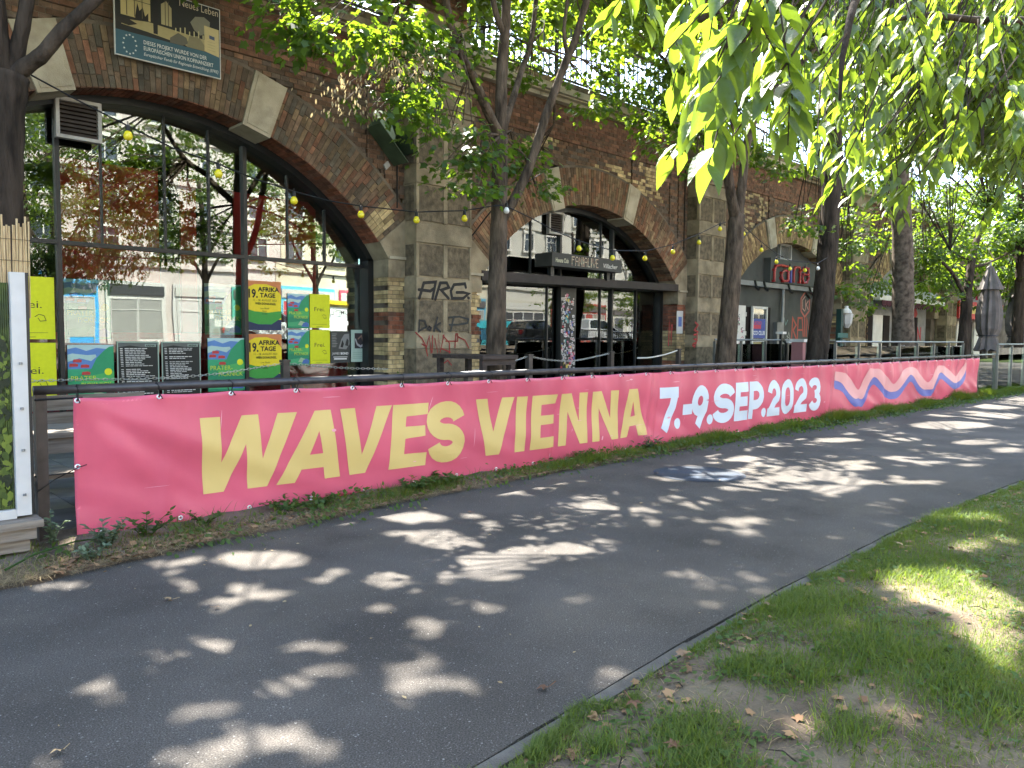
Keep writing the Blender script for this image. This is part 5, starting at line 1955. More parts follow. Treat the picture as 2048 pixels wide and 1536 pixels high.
for i in range(62):
    x = .45 + i * .0135 + random.uniform(-.003, .003)
    tp = 2.24 + random.uniform(-.05, .04)
    mesh_obj('reed', MB().tube([(x, 6.0 + random.uniform(-.006, .006), 1.6), (x + random.uniform(-.008, .008), 6.0 + random.uniform(-.006, .006), tp)], random.uniform(.0045, .0075), 5), m_reed, rm)
for z in (1.98, 2.12):
    mesh_obj('wire', MB().tube([(.3, 5.99, z), (1.29, 5.99, z)], .002, 4), m_tie, rm)
pb_ = thing('planter_base', 'weathered timber base under the hedge screen', 'planter', (0.7, 5.9, 0))
mesh_obj('top_board', MB().box(-.4, 1.275, 5.80, 6.0, .215, .262), m_wood, pb_)
mesh_obj('side_board', MB().box(-.4, 1.20, 5.84, 5.88, .06, .21), m_wood, pb_)
mesh_obj('side_board', MB().box(1.0, 1.235, 5.815, 5.84, .14, .213), m_wood, pb_)
mesh_obj('leg', MB().box(1.14, 1.19, 5.88, 5.94, 0, .21), m_wood, pb_)
mesh_obj('leg', MB().box(.84, .89, 5.88, 5.94, 0, .21), m_wood, pb_)
mesh_obj('side_board', MB().box(-.4, .84, 6.5, 6.54, .0, .6), m_darkwood, pb_)

# picnic table seen through the gap left of the banner
pt = thing('picnic_table', 'grey weathered timber table with bench behind the gap left of the banner', 'table', (1.9, 6.9, 0))
for i in range(5):
    mesh_obj('table_plank', MB().box(1.0, 2.6, 6.62 + i * .14, 6.75 + i * .14, .70, .74), m_wood, pt)
mesh_obj('apron', MB().box(1.05, 2.55, 6.63, 6.66, .58, .698), m_wood, pt)
for i in range(2):
    mesh_obj('bench_plank', MB().box(.9, 2.5, 6.30 + i * .13, 6.42 + i * .13, .44, .475), m_wood, pt)
for x in (1.25, 2.35):
    mesh_obj('leg', MB().box(x - .04, x + .04, 6.66, 6.74, 0, .7), m_darkwood, pt)
    mesh_obj('leg', MB().box(x - .04, x + .04, 7.16, 7.24, 0, .7), m_darkwood, pt)
    mesh_obj('crossbar', MB().box(x - .03, x + .03, 6.26, 7.24, .38, .438), m_darkwood, pt)
bb = thing('timber_bench', 'second grey timber bench with backrest beside the picnic table', 'bench', (1.9, 7.9, 0))
for i in range(3):
    mesh_obj('seat_plank', MB().box(.9, 2.7, 7.7 + i * .13, 7.82 + i * .13, .44, .475), m_wood, bb)
for i in range(2):
    mesh_obj('back_plank', MB().box(.9, 2.7, 8.12, 8.155, .62 + i * .16, .76 + i * .16), m_wood, bb)
for x in (1.2, 2.4):
    mesh_obj('leg', MB().box(x - .03, x + .03, 7.72, 7.78, 0, .438), m_darkwood, bb)
    mesh_obj('leg', MB().box(x - .03, x + .03, 8.156, 8.2, 0, .93), m_darkwood, bb)
t = thing('ashtray_dish', 'pale round dish on the picnic table', 'dish', (1.85, 6.8, .742))
mesh_obj('dish', MB().lathe((1.85, 6.8, .742), [(.05, 0), (.09, .012), (.095, .03), (.08, .03), (.05, .014)], 16), m_alu, t, smooth=True)

# ================================================================== TERRACE FURNITURE
t = thing('tree_table', 'dark brown high table built round the front tree trunk', 'table', (7.45, 7.75, 0))
zt = onY(985, 710, 7.55).z
a, b = onY(951, 710, 7.5).x, onY(1021, 710, 7.5).x
mesh_obj('table_top', MB().box(a, b, 7.35, 8.4, zt - .05, zt), m_darkwood, t)
for x in (a + .06, b - .06):
    for y in (7.42, 8.3):
        mesh_obj('leg', MB().box(x - .035, x + .035, y - .035, y + .035, 0, zt - .052), m_darkwood, t)
mesh_obj('apron', MB().box(a + .02, b - .02, 7.38, 7.41, zt - .13, zt - .052), m_darkwood, t)

t = thing('terrace_bench', 'brown slatted bench with grey side frame behind the banner, right', 'bench', (20, 7.2, 0))
a, b = onY(1748, 700, 7.2).x, onY(1806, 700, 7.2).x
for i in range(5):
    zz = .62 + i * .145
    mesh_obj('slat', MB().box(a, b, 7.2 + .02 * i, 7.23 + .02 * i, zz, zz + .13), m_darkwood, t)
mesh_obj('frame_post', MB().box(b + .002, b + .09, 7.19, 7.3, 0, 1.37), m_steelgrey, t)
mesh_obj('seat', MB().box(a, b, 7.3, 7.8, .42, .47), m_darkwood, t)

m_chain = M('bright_chain', (0.55, 0.54, 0.5), rough=0.35, metal=0.7, var=0.2)
m_rope = M('white_rope', (0.68, 0.66, 0.58), rough=0.9, var=0.2, vs=60)


def chain(pts_uv, y, label, rope=False, post_at=(), r=.012):
    P = [onY(u, v, y) for u, v in pts_uv]
    t = thing('barrier_chain' if not rope else 'barrier_rope', label, 'chain' if not rope else 'rope', tuple(P[0]))
    if rope:
        q = [(p.x, p.z) for p in P]
        q = spline(q, 6)
        mesh_obj('rope', MB().tube([(x, y, z) for x, z in q], .016, 6), m_rope, t)
    else:
        q = spline([(p.x, p.z) for p in P], 12)
        pts = [Vector((x, y, z)) for x, z in q]
        L = sum((b - a).length for a, b in zip(pts, pts[1:]))
        n = int(L / .045)
        link = MB()
        for k in range(n):
            s_ = L * (k + .5) / n
            acc = 0
            for a, b in zip(pts, pts[1:]):
                l = (b - a).length
                if acc + l >= s_:
                    c = a + (b - a) * ((s_ - acc) / l)
                    d = (b - a).normalized()
                    break
                acc += l
            e = Vector((0, 1, 0)) if k % 2 else d.cross(Vector((0, 1, 0)))
            ring = []
            for i in range(8):
                an = math.pi * 2 * i / 8
                ring.append(c + d * (.031 * math.cos(an)) + e * (.014 * math.sin(an)))
            ring.append(ring[0])
            link.tube(ring, .0045, 4, cap=False)
        tag(mesh_obj('links', link, m_chain, t), kind='stuff')
    for u, v in post_at:
        p = onY(u, v, y)
        q = MB().box(p.x - .045, p.x + .045, y - .045, y + .045, 0, p.z)
        q.box(p.x - .055, p.x + .055, y - .055, y + .055, p.z, p.z + .03)
        mesh_obj('post', q, m_rail, t)
    return t


chain([(60, 762), (180, 759), (300, 757), (430, 748), (565, 727)], 9.6, 'steel chain sagging in front of the posters to the brown post', post_at=[(570, 724)])
chain([(574, 727), (620, 731), (690, 736), (775, 738)], 9.6, 'sunlit steel chain between the brown post and the yellow brick pier')
chain([(930, 742), (985, 735), (1055, 713)], 9.0, 'steel chain beside the tree table', post_at=[(1058, 712)])
chain([(1060, 713), (1100, 720), (1150, 721), (1218, 707)], 9.6, 'steel chain in front of the sticker pillar', post_at=[(1222, 706)])
chain([(1275, 716), (1300, 715), (1330, 709), (1354, 701)], 9.9, 'white rope barrier beside the second pilaster', True, post_at=[(1357, 700)])
chain([(1452, 712), (1480, 712), (1505, 707), (1526, 698)], 9.9, 'white rope barrier in front of the white framed door', True, post_at=[(1529, 696)])
t = thing('handrail', 'dark handrail with white top knobs before the third arch', 'handrail', (onY(1565, 700, 9.6).x, 9.6, 0))
p, q = onY(1562, 668, 9.6), onY(1573, 686, 9.6)
mesh_obj('post', MB().bar((p.x, 9.6, 0), (p.x, 9.6, p.z), .06).bar((q.x, 9.6, 0), (q.x, 9.6, q.z), .06).bar((p.x, 9.6, p.z - .1), (q.x, 9.6, q.z), .05), m_blackmetal, t)
mesh_obj('cap', MB().box(p.x - .1, p.x + .1, 9.5, 9.7, p.z, p.z + .06).box(q.x - .06, q.x + .16, 9.5, 9.7, q.z, q.z + .06), m_white, t)
t = thing('waste_bin', 'pink and white bin with pale lid beside the dark leaning trunk', 'bin', (onY(1606, 690, 9).x, 9, 0))
x0, x1 = onY(1598, 690, 9).x, onY(1615, 690, 9).x
zt = onY(1606, 678, 9).z
mesh_obj('body', MB().box(x0, x0 + .16, 8.9, 9.2, 0, zt - .08, (0.36, 0.16, 0.16)).box(x0 + .16, x1 - .1, 8.92, 9.2, 0, zt - .08, (0.03, 0.03, 0.03)).box(x1 - .1, x1, 8.9, 9.2, 0, zt - .08, (0.42, 0.33, 0.32)), m_print, t)
mesh_obj('lid', MB().box(x0 - .03, x1 + .03, 8.86, 9.24, zt - .078, zt), m_white, t)

# lantern on a dark green post
t = thing('street_lamp', 'dark green post with white lantern near the third pilaster', 'lamp', (onY(1680, 690, 9).x, 9, 0))
p = onY(1680, 618, 9)
mesh_obj('post', MB().box(p.x - .07, p.x + .07, 8.93, 9.07, 0, p.z), M('dark_green_paint', (0.012, 0.045, 0.04), rough=0.5), t)
q = onY(1694, 640, 9)
l = MB().lathe((q.x, 9, q.z - .22), [(.05, 0), (.13, .12), (.16, .38), (.13, .40)], 6)
mesh_obj('lantern', l, m_alu, t)
mesh_obj('lantern_hood', MB().lathe((q.x - .06, 9, q.z + .19), [(.15, 0), (.12, .08), (.05, .14), (.05, .2)], 10), m_white, t)
mesh_obj('sign_plate', MB().box(p.x - .3, p.x + .35, 8.9, 8.92, 1.55, 1.68), M('green_plate', (0.03, 0.12, 0.10), rough=0.5), t)

# glass balustrades
m_stain = M('stainless_steel', (0.27, 0.27, 0.26), rough=0.32, metal=0.85, var=0.15)
m_clear = glass_mat('balustrade_glass', 1.5, (0.9, 0.96, 0.9))


def balustrade(P, top, n, label, gap=.06, low=.12, group='glass balustrades of the terrace', postgrp=None):
    t = thing('glass_balustrade', label, 'balustrade', tuple(P[0]), group)
    a, b = Vector(P[0]), Vector(P[1])
    d = (b - a) / n
    dn = d.normalized()
    mesh_obj('handrail', MB().tube([a + Vector((0, 0, top)), b + Vector((0, 0, top))], .022, 8), m_stain, t)
    for i in range(n + 1):
        c = a + d * i
        mesh_obj('post', MB().obb(c + Vector((0, 0, top / 2)), dn * .016, Vector((-dn.y, dn.x, 0)) * .03, Vector((0, 0, top / 2 - .03))), m_stain, t)
        if i < n:
            c0, c1 = c + dn * gap, c + d - dn * gap
            nn = Vector((-dn.y, dn.x, 0)) * .006
            mesh_obj('pane', MB().obb((c0 + c1) / 2 + Vector((0, 0, (low + top - .1) / 2)), (c1 - c0) / 2, nn, Vector((0, 0, (top - .1 - low) / 2))), m_clear, t)
    return t


balustrade([(16.3, 7.0, 0), (24.6, 6.9, 0)], onY(1800, 684, 6.95).z, 7, 'glass balustrade with steel posts behind the right part of the banner')
balustrade([(15.8, 9.6, 0), (23.0, 9.6, 0)], onY(1720, 681, 9.6).z, 6, 'second glass balustrade further back beside the lantern')
balustrade([(23.12, 6.12, 0), (25.0, 6.15, 0)], 1.12, 1, 'short glass panel with steel posts at the right end of the banner')
balustrade([(24.9, 6.1, 0), (42, 6.0, 0)], onY(2010, 690, 6.1).z + .02, 12, 'glass balustrade running on past the end of the banner')

# closed parasols
m_cloth = M('taupe_canvas', (0.13, 0.115, 0.105), rough=0.9, var=0.3, vs=3, bump=0.3, bs=30)


def parasol(x, y, zb, zt, r, label, loc_first=None):
    t = thing('closed_parasol', label, 'parasol', (x, y, 0), 'closed parasols')
    mesh_obj('pole', MB().tube([(x, y, 0), (x, y, zt + .06)], .03, 8), m_stain, t)
    H = zt - zb
    prof = [(0.02, 1.0), (.22, .965), (.5, .86), (.86, .73), (.92, .705), (.62, .70), (.76, .62), (.95, .42), (.88, .25), (.62, .155), (.84, .06), (1.0, .0), (.4, .0)]
    vs, fs = [], []
    N_ = 24
    for j, (rr, tz) in enumerate(prof):
        for k in range(N_):
            an = math.pi * 2 * k / N_
            f = 1 + (.20 if k % 2 else -.20) * (0.5 + .5 * math.sin(k * 1.7 + .4)) * (1 if 0 < j else 0)
            w = r * rr * f
            vs.append((x + w * math.cos(an), y + w * math.sin(an), zb + H * tz + (.05 * math.sin(k * 2.3) if j > 8 else 0)))
        if j:
            o = N_ * (j - 1)
            fs += [(o + k, o + N_ + k, o + N_ + (k + 1) % N_, o + (k + 1) % N_) for k in range(N_)]
    fs.append(tuple(range(N_ - 1, -1, -1)))
    fs.append(tuple(N_ * (len(prof) - 1) + k for k in range(N_)))
    mesh_obj('canopy', MB().add(vs, [f[::-1] for f in fs]), m_cloth, t)
    mesh_obj('strap', MB().tube([(x + r * .84 * math.cos(a), y + r * .84 * math.sin(a), zb + H * .17) for a in [math.pi * 2 * i / 12 for i in range(13)]], .014, 5), m_blackmetal, t)
    return t


p = onY(1974, 690, 7.2)
parasol(p.x, 7.2, onY(1972, 700, 7.2).z, onY(1974, 527, 7.2).z, .36, 'closed taupe parasol standing by the right end of the banner')
p = onY(2034, 690, 7.6)
parasol(p.x, 7.6, onY(2034, 698, 7.6).z, onY(2034, 600, 7.6).z + .9, .42, 'closed taupe parasol cut by the right edge of the photo')

# ================================================================== STRING LIGHTS
m_cable = M('black_cable', (0.012, 0.012, 0.012), rough=0.6)
m_bulb = M('yellow_bulb', (0.72, 0.60, 0.02), rough=0.25, var=0.1, spec=0.6)
m_wbulb = M('white_bulb', (0.75, 0.75, 0.7), rough=0.25, var=0.05, spec=0.6)


def festoon(pts, bulbs, y0, y1, label, white=()):
    t = thing('string_light', label, 'string lights', tuple(onY(*pts[0], y0)), 'strings of yellow bulbs between the trees')
    n = len(pts)
    P = [onY(u, v, y0 + (y1 - y0) * i / (n - 1)) for i, (u, v) in enumerate(pts)]
    mesh_obj('cable', MB().tube(P, .008, 5), m_cable, t)
    u0, u1 = pts[0][0], pts[-1][0]
    for u, v in list(bulbs) + list(white):
        y = y0 + (y1 - y0) * (u - u0) / (u1 - u0)
        c = onY(u, v, y)
        b = MB().lathe((c.x, c.y, c.z - .048), [(.012, 0), (.03, .008), (.041, .03), (.040, .045), (.028, .072), (.018, .085)], 12)
        bo = mesh_obj('bulb', b, m_wbulb if (u, v) in white else m_bulb, t, smooth=True)
        mesh_obj('socket', MB().lathe((c.x, c.y, c.z + .037), [(.021, 0), (.021, .05), (.01, .06)], 8), m_tie, bo)
        mesh_obj('hanger', MB().bar((c.x, c.y, c.z + .09), (c.x, c.y, c.z + .125), .008), m_tie, bo)


festoon([(62, 150), (160, 203), (256, 252), (345, 296), (437, 328), (510, 358), (588, 383), (655, 401), (722, 412), (833, 424), (929, 421), (985, 412), (1008, 410)],
        [(256, 270), (437, 346), (588, 400), (722, 428), (833, 439), (929, 436)], 7.75, 7.75, 'string of yellow bulbs from the left tree across the nearest arch', [(1013, 420)])
festoon([(1012, 412), (1060, 435), (1110, 462), (1158, 482), (1225, 501), (1290, 502), (1346, 489), (1398, 468), (1438, 448), (1452, 444)],
        [(1158, 496), (1225, 515), (1290, 516), (1346, 503), (1398, 484), (1440, 457)], 7.8, 7.75, 'string of yellow bulbs across the second arch between two trunks')
festoon([(1478, 446), (1487, 452), (1523, 484), (1553, 508), (1580, 521), (1610, 524), (1636, 526), (1655, 515)],
        [(1487, 467), (1523, 499), (1553, 523), (1580, 537), (1610, 540)], 7.8, 7.9, 'string of yellow bulbs across the third arch, with a white bulb at its right end', [(1636, 536)])
t = thing('overhead_wire', 'thin black wire running from the front trunk down to the pilaster', 'wire', tuple(onY(1000, 410, 7.9)))
mesh_obj('wire', MB().tube([onY(1003, 395, 7.9), onY(945, 470, 10.9)], .012, 5), m_cable, t)
mesh_obj('wire', MB().tube([onY(1030, 380, 7.9), onY(1085, 345, 9)], .008, 5), m_cable, t)
# ================================================================== TREES
m_bark = M('bark', (0.035, 0.026, 0.018), rough=0.95, col2=(0.135, 0.10, 0.07), vs=11, stretch=(1, 1, 0.28), bump=1.0, bs=26, spec=0.15, detail=8)
m_bark2 = M('dark_bark', (0.016, 0.0125, 0.0095), rough=0.95, col2=(0.068, 0.052, 0.039), vs=9, stretch=(1, 1, 0.22), bump=1.0, bs=22, spec=0.15, detail=8)
for _m in (m_bark, m_bark2):
    for _n in _m.node_tree.nodes:
        if _n.type == 'BUMP':
            _n.inputs['Distance'].default_value = 0.035
m_bark3 = M('mottled_bark', (0.045, 0.035, 0.026), rough=0.95, col2=(0.15, 0.12, 0.092), vs=9, bump=1.0, bs=30, spec=0.15, detail=6)
m_maple = M('maple_leaf', (0.02, 0.05, 0.012), rough=0.5, spec=0.45, rnd=(0.045, 0.088, 0.02), trans=0.4, tcol=(0.28, 0.43, 0.022))
m_hack = M('hackberry_leaf', (0.032, 0.058, 0.02), rough=0.45, spec=0.45, rnd=(0.065, 0.10, 0.033), trans=0.4, tcol=(0.32, 0.47, 0.03), bump=0.25, bs=120)
m_acacia = M('street_tree_leaf', (0.04, 0.075, 0.018), rough=0.55, spec=0.35, rnd=(0.08, 0.115, 0.03), trans=0.35, tcol=(0.26, 0.36, 0.03))
m_seed = M('dry_seed_wing', (0.30, 0.23, 0.13), rough=0.85, spec=0.1, rnd=(0.42, 0.34, 0.2), trans=0.3, tcol=(0.5, 0.4, 0.2))

MAPLE = np.array([(0, 0, 0), (.34, .02, -.05), (.27, .25, .0), (.55, .42, -.08), (.28, .55, .0), (.0, 1.0, -.1), (-.28, .55, .0), (-.55, .42, -.08), (-.27, .25, .0), (-.34, .02, -.05)])
MAPLE_F = [(0, 1, 2, 3, 4, 5, 6, 7, 8, 9)]
OVATE = np.array([(0, 0, 0), (.155, .16, .05), (.215, .38, .06), (.13, .70, .02), (0, 1.0, -.12), (-.12, .70, .02), (-.205, .38, .06), (-.15, .16, .05), (0, .4, -.0), (0, .72, -.03)])
OVATE_F = [(0, 1, 2, 8), (8, 2, 3, 9), (9, 3, 4), (9, 4, 5), (8, 9, 5, 6), (0, 8, 6, 7)]
SIMPLE = np.array([(0, 0, 0), (.30, .35, .05), (.2, .75, 0), (0, 1, -.06), (-.2, .75, 0), (-.30, .35, .05)])
SIMPLE_F = [(0, 1, 2, 3, 4, 5)]
WIDE = SIMPLE * np.array([1.5, 1, 1])


FLECK = [(520, 1118, 95, 20), (325, 1130, 35, 10), (371, 1124, 28, 8), (362, 1163, 25, 8), (150, 1170, 35, 9), (540, 1188, 70, 10), (450, 1205, 40, 10), (830, 1035, 66, 12), (872, 1076, 58, 20), (805, 1068, 38, 8),
         (1055, 1108, 60, 16), (990, 1143, 62, 22), (1130, 1098, 50, 10), (675, 1145, 28, 9), (750, 1155, 20, 7), (775, 1170, 25, 8), (755, 1217, 42, 12), (972, 1217, 34, 12), (855, 1270, 26, 13), (845, 1240, 26, 10), (890, 1246, 24, 8),
         (395, 1290, 40, 16), (450, 1296, 24, 8), (600, 1293, 42, 16), (672, 1290, 33, 9), (655, 1340, 40, 12), (620, 1352, 30, 10), (556, 1368, 28, 10), (622, 1388, 22, 9), (205, 1370, 34, 14), (160, 1385, 26, 8), (14, 1395, 32, 18), (300, 1358, 28, 7), (820, 1375, 58, 24), (900, 1368, 42, 16), (978, 1380, 28, 13),
         (375, 1420, 28, 11), (90, 1495, 48, 22), (530, 1478, 92, 28), (400, 1512, 70, 30), (625, 1500, 42, 22), (460, 1455, 24, 8), (1195, 1015, 40, 13), (1255, 1028, 32, 6), (1160, 1198, 24, 9), (1355, 1147, 20, 7), (1490, 1043, 52, 7), (1490, 1065, 25, 5), (1310, 1045, 20, 4),
         (1383, 934, 22, 4), (1398, 943, 16, 3), (1462, 948, 26, 4), (1489, 975, 48, 7), (1421, 909, 24, 5), (1480, 918, 27, 6), (1511, 930, 20, 5), (1558, 940, 25, 6), (1545, 959, 28, 6), (1592, 935, 14, 3), (1659, 948, 17, 5), (1587, 959, 22, 5), (1664, 975, 60, 7), (1664, 987, 25, 7), (1715, 925, 35, 5), (1727, 936, 35, 5), (1677, 880, 50, 5),
         (1354, 992, 15, 5), (1380, 1005, 12, 3), (1405, 1008, 15, 4), (1340, 959, 18, 5), (1720, 965, 44, 6), (1640, 958, 40, 5), (1900, 850, 80, 8), (1985, 832, 60, 7), (2015, 900, 30, 6), (1950, 885, 48, 5), (1850, 965, 46, 5), (2000, 812, 50, 6), (1800, 880, 40, 5), (1860, 925, 36, 4), (1940, 930, 30, 4), (1790, 915, 26, 4),
         (1187, 1364, 26, 12), (1252, 1346, 30, 13), (1810, 1180, 48, 25), (1930, 1180, 66, 26), (1990, 1240, 84, 42), (2025, 1320, 60, 44), (2040, 1400, 40, 36), (1890, 1225, 60, 24), (1950, 1110, 40, 9), (1960, 1300, 30, 20), (1507, 1313, 24, 11), (1379, 1420, 28, 11), (1399, 1382, 20, 7), (1716, 1298, 19, 9), (1594, 1472, 24, 16), (1645, 1477, 25, 22), (1788, 1467, 34, 18), (1660, 1395, 25, 11), (1246, 1528, 25, 10),
         (1010, 985, 38, 7), (425, 1083, 20, 6), (160, 1108, 22, 12), (280, 1112, 18, 9), (1280, 905, 34, 7), (60, 1165, 24, 8), (690, 1042, 18, 6), (1110, 965, 24, 5), (960, 1110, 20, 7)]
sat = []
for u, v, du, dv in FLECK:
    for k in range(3 if v > 950 else 2):
        an = random.uniform(0, 6.28)
        q = random.uniform(1.5, 2.4)
        sat.append((u + du * q * math.cos(an), v + dv * q * math.sin(an) * 1.2, max(8, du * random.uniform(.2, .42)), max(2.5, dv * random.uniform(.2, .42))))
_fm = []
for u, v, du, dv in FLECK + sat:
    c = onZ(u, v)
    a = (onZ(u + du, v) - onZ(u - du, v)) / 2
    b = (onZ(u, v - dv) - onZ(u, v + dv)) / 2
    a, b = a * (1 + .028 / a.length), b * (1 + .028 / b.length)
    Mi = np.linalg.inv(np.array([[a.x, b.x], [a.y, b.y]]))
    _fm.append((np.array([c.x, c.y]), Mi))


LIT = [(np.array(onY(u, v, y)), r) for u, v, y, r in ((590, 30, 7.0, .3), (640, 60, 7.0, .25), (700, 40, 7.2, .4), (790, 30, 7.3, .4), (860, 90, 7.5, .3), (830, 195, 7.2, .3), (880, 230, 7.4, .2), (930, 255, 7.5, .18), (1060, 50, 8.5, .4), (1130, 80, 8.4, .4), (1200, 60, 8.3, .4), (1240, 130, 8.3, .3),
                                                         (1180, 200, 8.5, .3), (1320, 265, 8.5, .3), (1345, 230, 8.3, .2), (1400, 80, 8.2, .5), (1500, 150, 8.2, .4), (1570, 220, 8.5, .4), (1630, 300, 8.5, .4), (1700, 420, 8.6, .4), (1620, 430, 8.6, .2), (910, 380, 7.5, .15), (760, 120, 7.3, .3))]


def carve(P, marg=.085):
    """True for leaves that stay: crowns are cut open along the sun so set flecks fall on the ground"""
    G = P[:, :2] - np.outer(P[:, 2], [sdir.x / sdir.z, sdir.y / sdir.z])
    keep = np.ones(len(P), bool)
    for c, Mi in _fm:
        q = (G - c) @ Mi.T
        keep &= (q ** 2).sum(1) > 1
    for c, r in LIT:  # tunnels cut towards the sun so chosen sprays are lit
        d = P - c
        al = d @ np.array(sdir)
        off = d - np.outer(al, np.array(sdir))
        keep &= ~(((off ** 2).sum(1) < r ** 2) & (al > .35))
    # crown thinned on purpose so sun reaches the lawn and the hackberry
    thin = (G[:, 1] < .35) & (P[:, 1] > 3)
    nz_ = np.sin(G[:, 0] * 4.1 + 2 * np.sin(G[:, 1] * 3.3)) + np.cos(G[:, 1] * 4.7 - 1.5 * np.sin(G[:, 0] * 2.9))
    keep &= ~(thin & (nz_ > -.35))
    return keep


def unit(a):
    return a / np.maximum(np.linalg.norm(a, axis=1, keepdims=True), 1e-9)


def leaves(name, parent, pos, tip, nrm, size, shape, faces, mat, rnd=None):
    n = len(pos)
    t = unit(tip)
    b = unit(np.cross(t, nrm))
    nn = np.cross(b, t)
    K = len(shape)
    v = pos[:, None, :] + size[:, None, None] * (shape[None, :, 0:1] * b[:, None, :] + shape[None, :, 1:2] * t[:, None, :] + shape[None, :, 2:3] * nn[:, None, :])
    v = v.reshape(-1, 3) - np.array(wpos(parent))[None, :]
    me = bpy.data.meshes.new(name)
    flat = np.concatenate([np.array(f) for f in faces])
    lens = np.array([len(f) for f in faces])
    loops = (flat[None, :] + (np.arange(n) * K)[:, None]).ravel()
    st = np.concatenate([[0], np.cumsum(lens)[:-1]])
    starts = (st[None, :] + (np.arange(n) * lens.sum())[:, None]).ravel()
    me.vertices.add(n * K)
    me.vertices.foreach_set('co', v.astype(np.float32).ravel())
    me.loops.add(len(loops))
    me.loops.foreach_set('vertex_index', loops.astype(np.int32))
    me.polygons.add(len(starts))
    me.polygons.foreach_set('loop_start', starts.astype(np.int32))
    at = me.attributes.new('rnd', 'FLOAT', 'FACE')
    r = RNG.random(n) if rnd is None else rnd
    at.data.foreach_set('value', np.repeat(r, len(faces)).astype(np.float32))
    me.materials.append(mat)
    me.update(calc_edges=True)
    me.validate()
    o = bpy.data.objects.new(name, me)
    COL.objects.link(o)
    o.parent = parent
    return o


def spray_points(clusters, per):
    """clusters: list of (centre, (rx,ry,rz), leaves) -> leaf positions clumped into small layered sprays"""
    P, Nn, Tt = [], [], []
    for c, r, n in clusters:
        c, r = np.array(c), np.array(r)
        m = max(1, int(n / per))
        d = RNG.normal(size=(m, 3))
        d = unit(d) * (RNG.random((m, 1)) ** 0.42)
        cen = c + d * r
        out = d * r
        out[:, 2] *= .3
        out = unit(out + RNG.normal(size=(m, 3)) * .05)
        k = RNG.integers(0, m, size=n)
        sp = 0.17
        off = RNG.normal(size=(n, 3)) * np.array([sp, sp, sp * .38])
        off[:, 2] -= 0.16 * np.hypot(off[:, 0], off[:, 1])
        P.append(cen[k] + off)
        t = unit(off + out[k] * .25 + RNG.normal(size=(n, 3)) * .09)
        t[:, 2] -= .45
        Tt.append(t)
        nn = np.zeros((n, 3))
        nn[:, 2] = 1
        Nn.append(nn + RNG.normal(size=(n, 3)) * .42)
    return np.concatenate(P), np.concatenate(Tt), np.concatenate(Nn)


def limb(mbx, pts, r0, r1, n=9, wob=.05):
    """smooth tapered limb through the given points"""
    out = []
    m = len(pts)
    for i in range(m - 1):
        p0, p1, p2, p3 = (Vector(pts[j]) for j in (max(0, i - 1), i, i + 1, min(m - 1, i + 2)))
        for k in range(5):
            t = k / 5
            out.append(0.5 * (2 * p1 + (p2 - p0) * t + (2 * p0 - 5 * p1 + 4 * p2 - p3) * t * t + (3 * p1 - p0 - 3 * p2 + p3) * t ** 3))
    out.append(Vector(pts[-1]))
    L = len(out)
    rads = [(r0 + (r1 - r0) * (i / (L - 1)) ** .85) for i in range(L)]
    if wob:
        rads = [r * random.uniform(.965, 1.045) for r in rads]
    mbx.tube(out, rads, n, wob=.02 if wob else 0)
    return out


def px(u, v, y):
    return tuple(onY(u, v, y))


def make_tree(name, label, base, trunk, rr, limbs, clusters, leafmat, shape, faces, size, bark, per=26, group='trees standing in the terrace', extra_twigs=True, upper=None):
    t = thing(name, label, 'tree', base, group)
    tb = MB()
    pts = limb(tb, trunk, rr[0], rr[1], 14)
    for i, p in enumerate(tb.v[:14]):
        pass
    mesh_obj('trunk', tb, bark, t, smooth=True)
    for L in limbs:
        lb = MB()
        limb(lb, L[0], L[1], L[2], 9)
        mesh_obj('limb', lb, bark, t, smooth=True)
    if extra_twigs:
        tw = MB()
        anchors = [Vector(L[0][-1]) for L in limbs] + [Vector(L[0][len(L[0]) // 2]) for L in limbs] + [Vector(trunk[-1])]
        for c, r, n in clusters:
            c = Vector(c)
            a = min(anchors, key=lambda q: (q - c).length)
            mid = (a + c) / 2 + Vector((random.uniform(-.2, .2), random.uniform(-.2, .2), .12))
            tw.tube([a, mid, c], [.022, .014, .006], 5)
            for k in range(3):
                e = c + Vector((random.uniform(-1, 1) * r[0], random.uniform(-1, 1) * r[1], random.uniform(-1, 1) * r[2])) * .8
                tw.tube([mid, (mid + e) / 2 + Vector((0, 0, .06)), e], [.011, .008, .004], 4)
        mesh_obj('twigs', tw, bark, t)['kind'] = 'stuff'
    P, T, Nn = spray_points(clusters, per)
    k = carve(P + unit(T) * (size[0] + size[1]) * .25)
    P, T, Nn = P[k], T[k], Nn[k]
    s = RNG.uniform(size[0], size[1], len(P))
    o = leaves('crown', t, P, T, Nn, s, shape, faces, leafmat)
    o['kind'] = 'stuff'
    if upper:  # dense out-of-view foliage, shaped to cast the dappled shade
        P, T, Nn = spray_points(upper, 16)
        k = carve(P + unit(T) * .095)
        P, T, Nn = P[k], T[k], Nn[k]
        o = leaves('upper_crown', t, P, T, Nn, RNG.uniform(.15, .23, len(P)), WIDE, SIMPLE_F, leafmat)
        o['kind'] = 'stuff'
    return t


def C(u, v, y, ru, rv, ry, n):
    """leaf cluster seen around pixel (u, v) at depth y"""
    c = onY(u, v, y)
    z = (c - CAM).dot(fwd)
    return (tuple(c), (ru / FPX * z * 1.0, ry, rv / FPX * z), n)


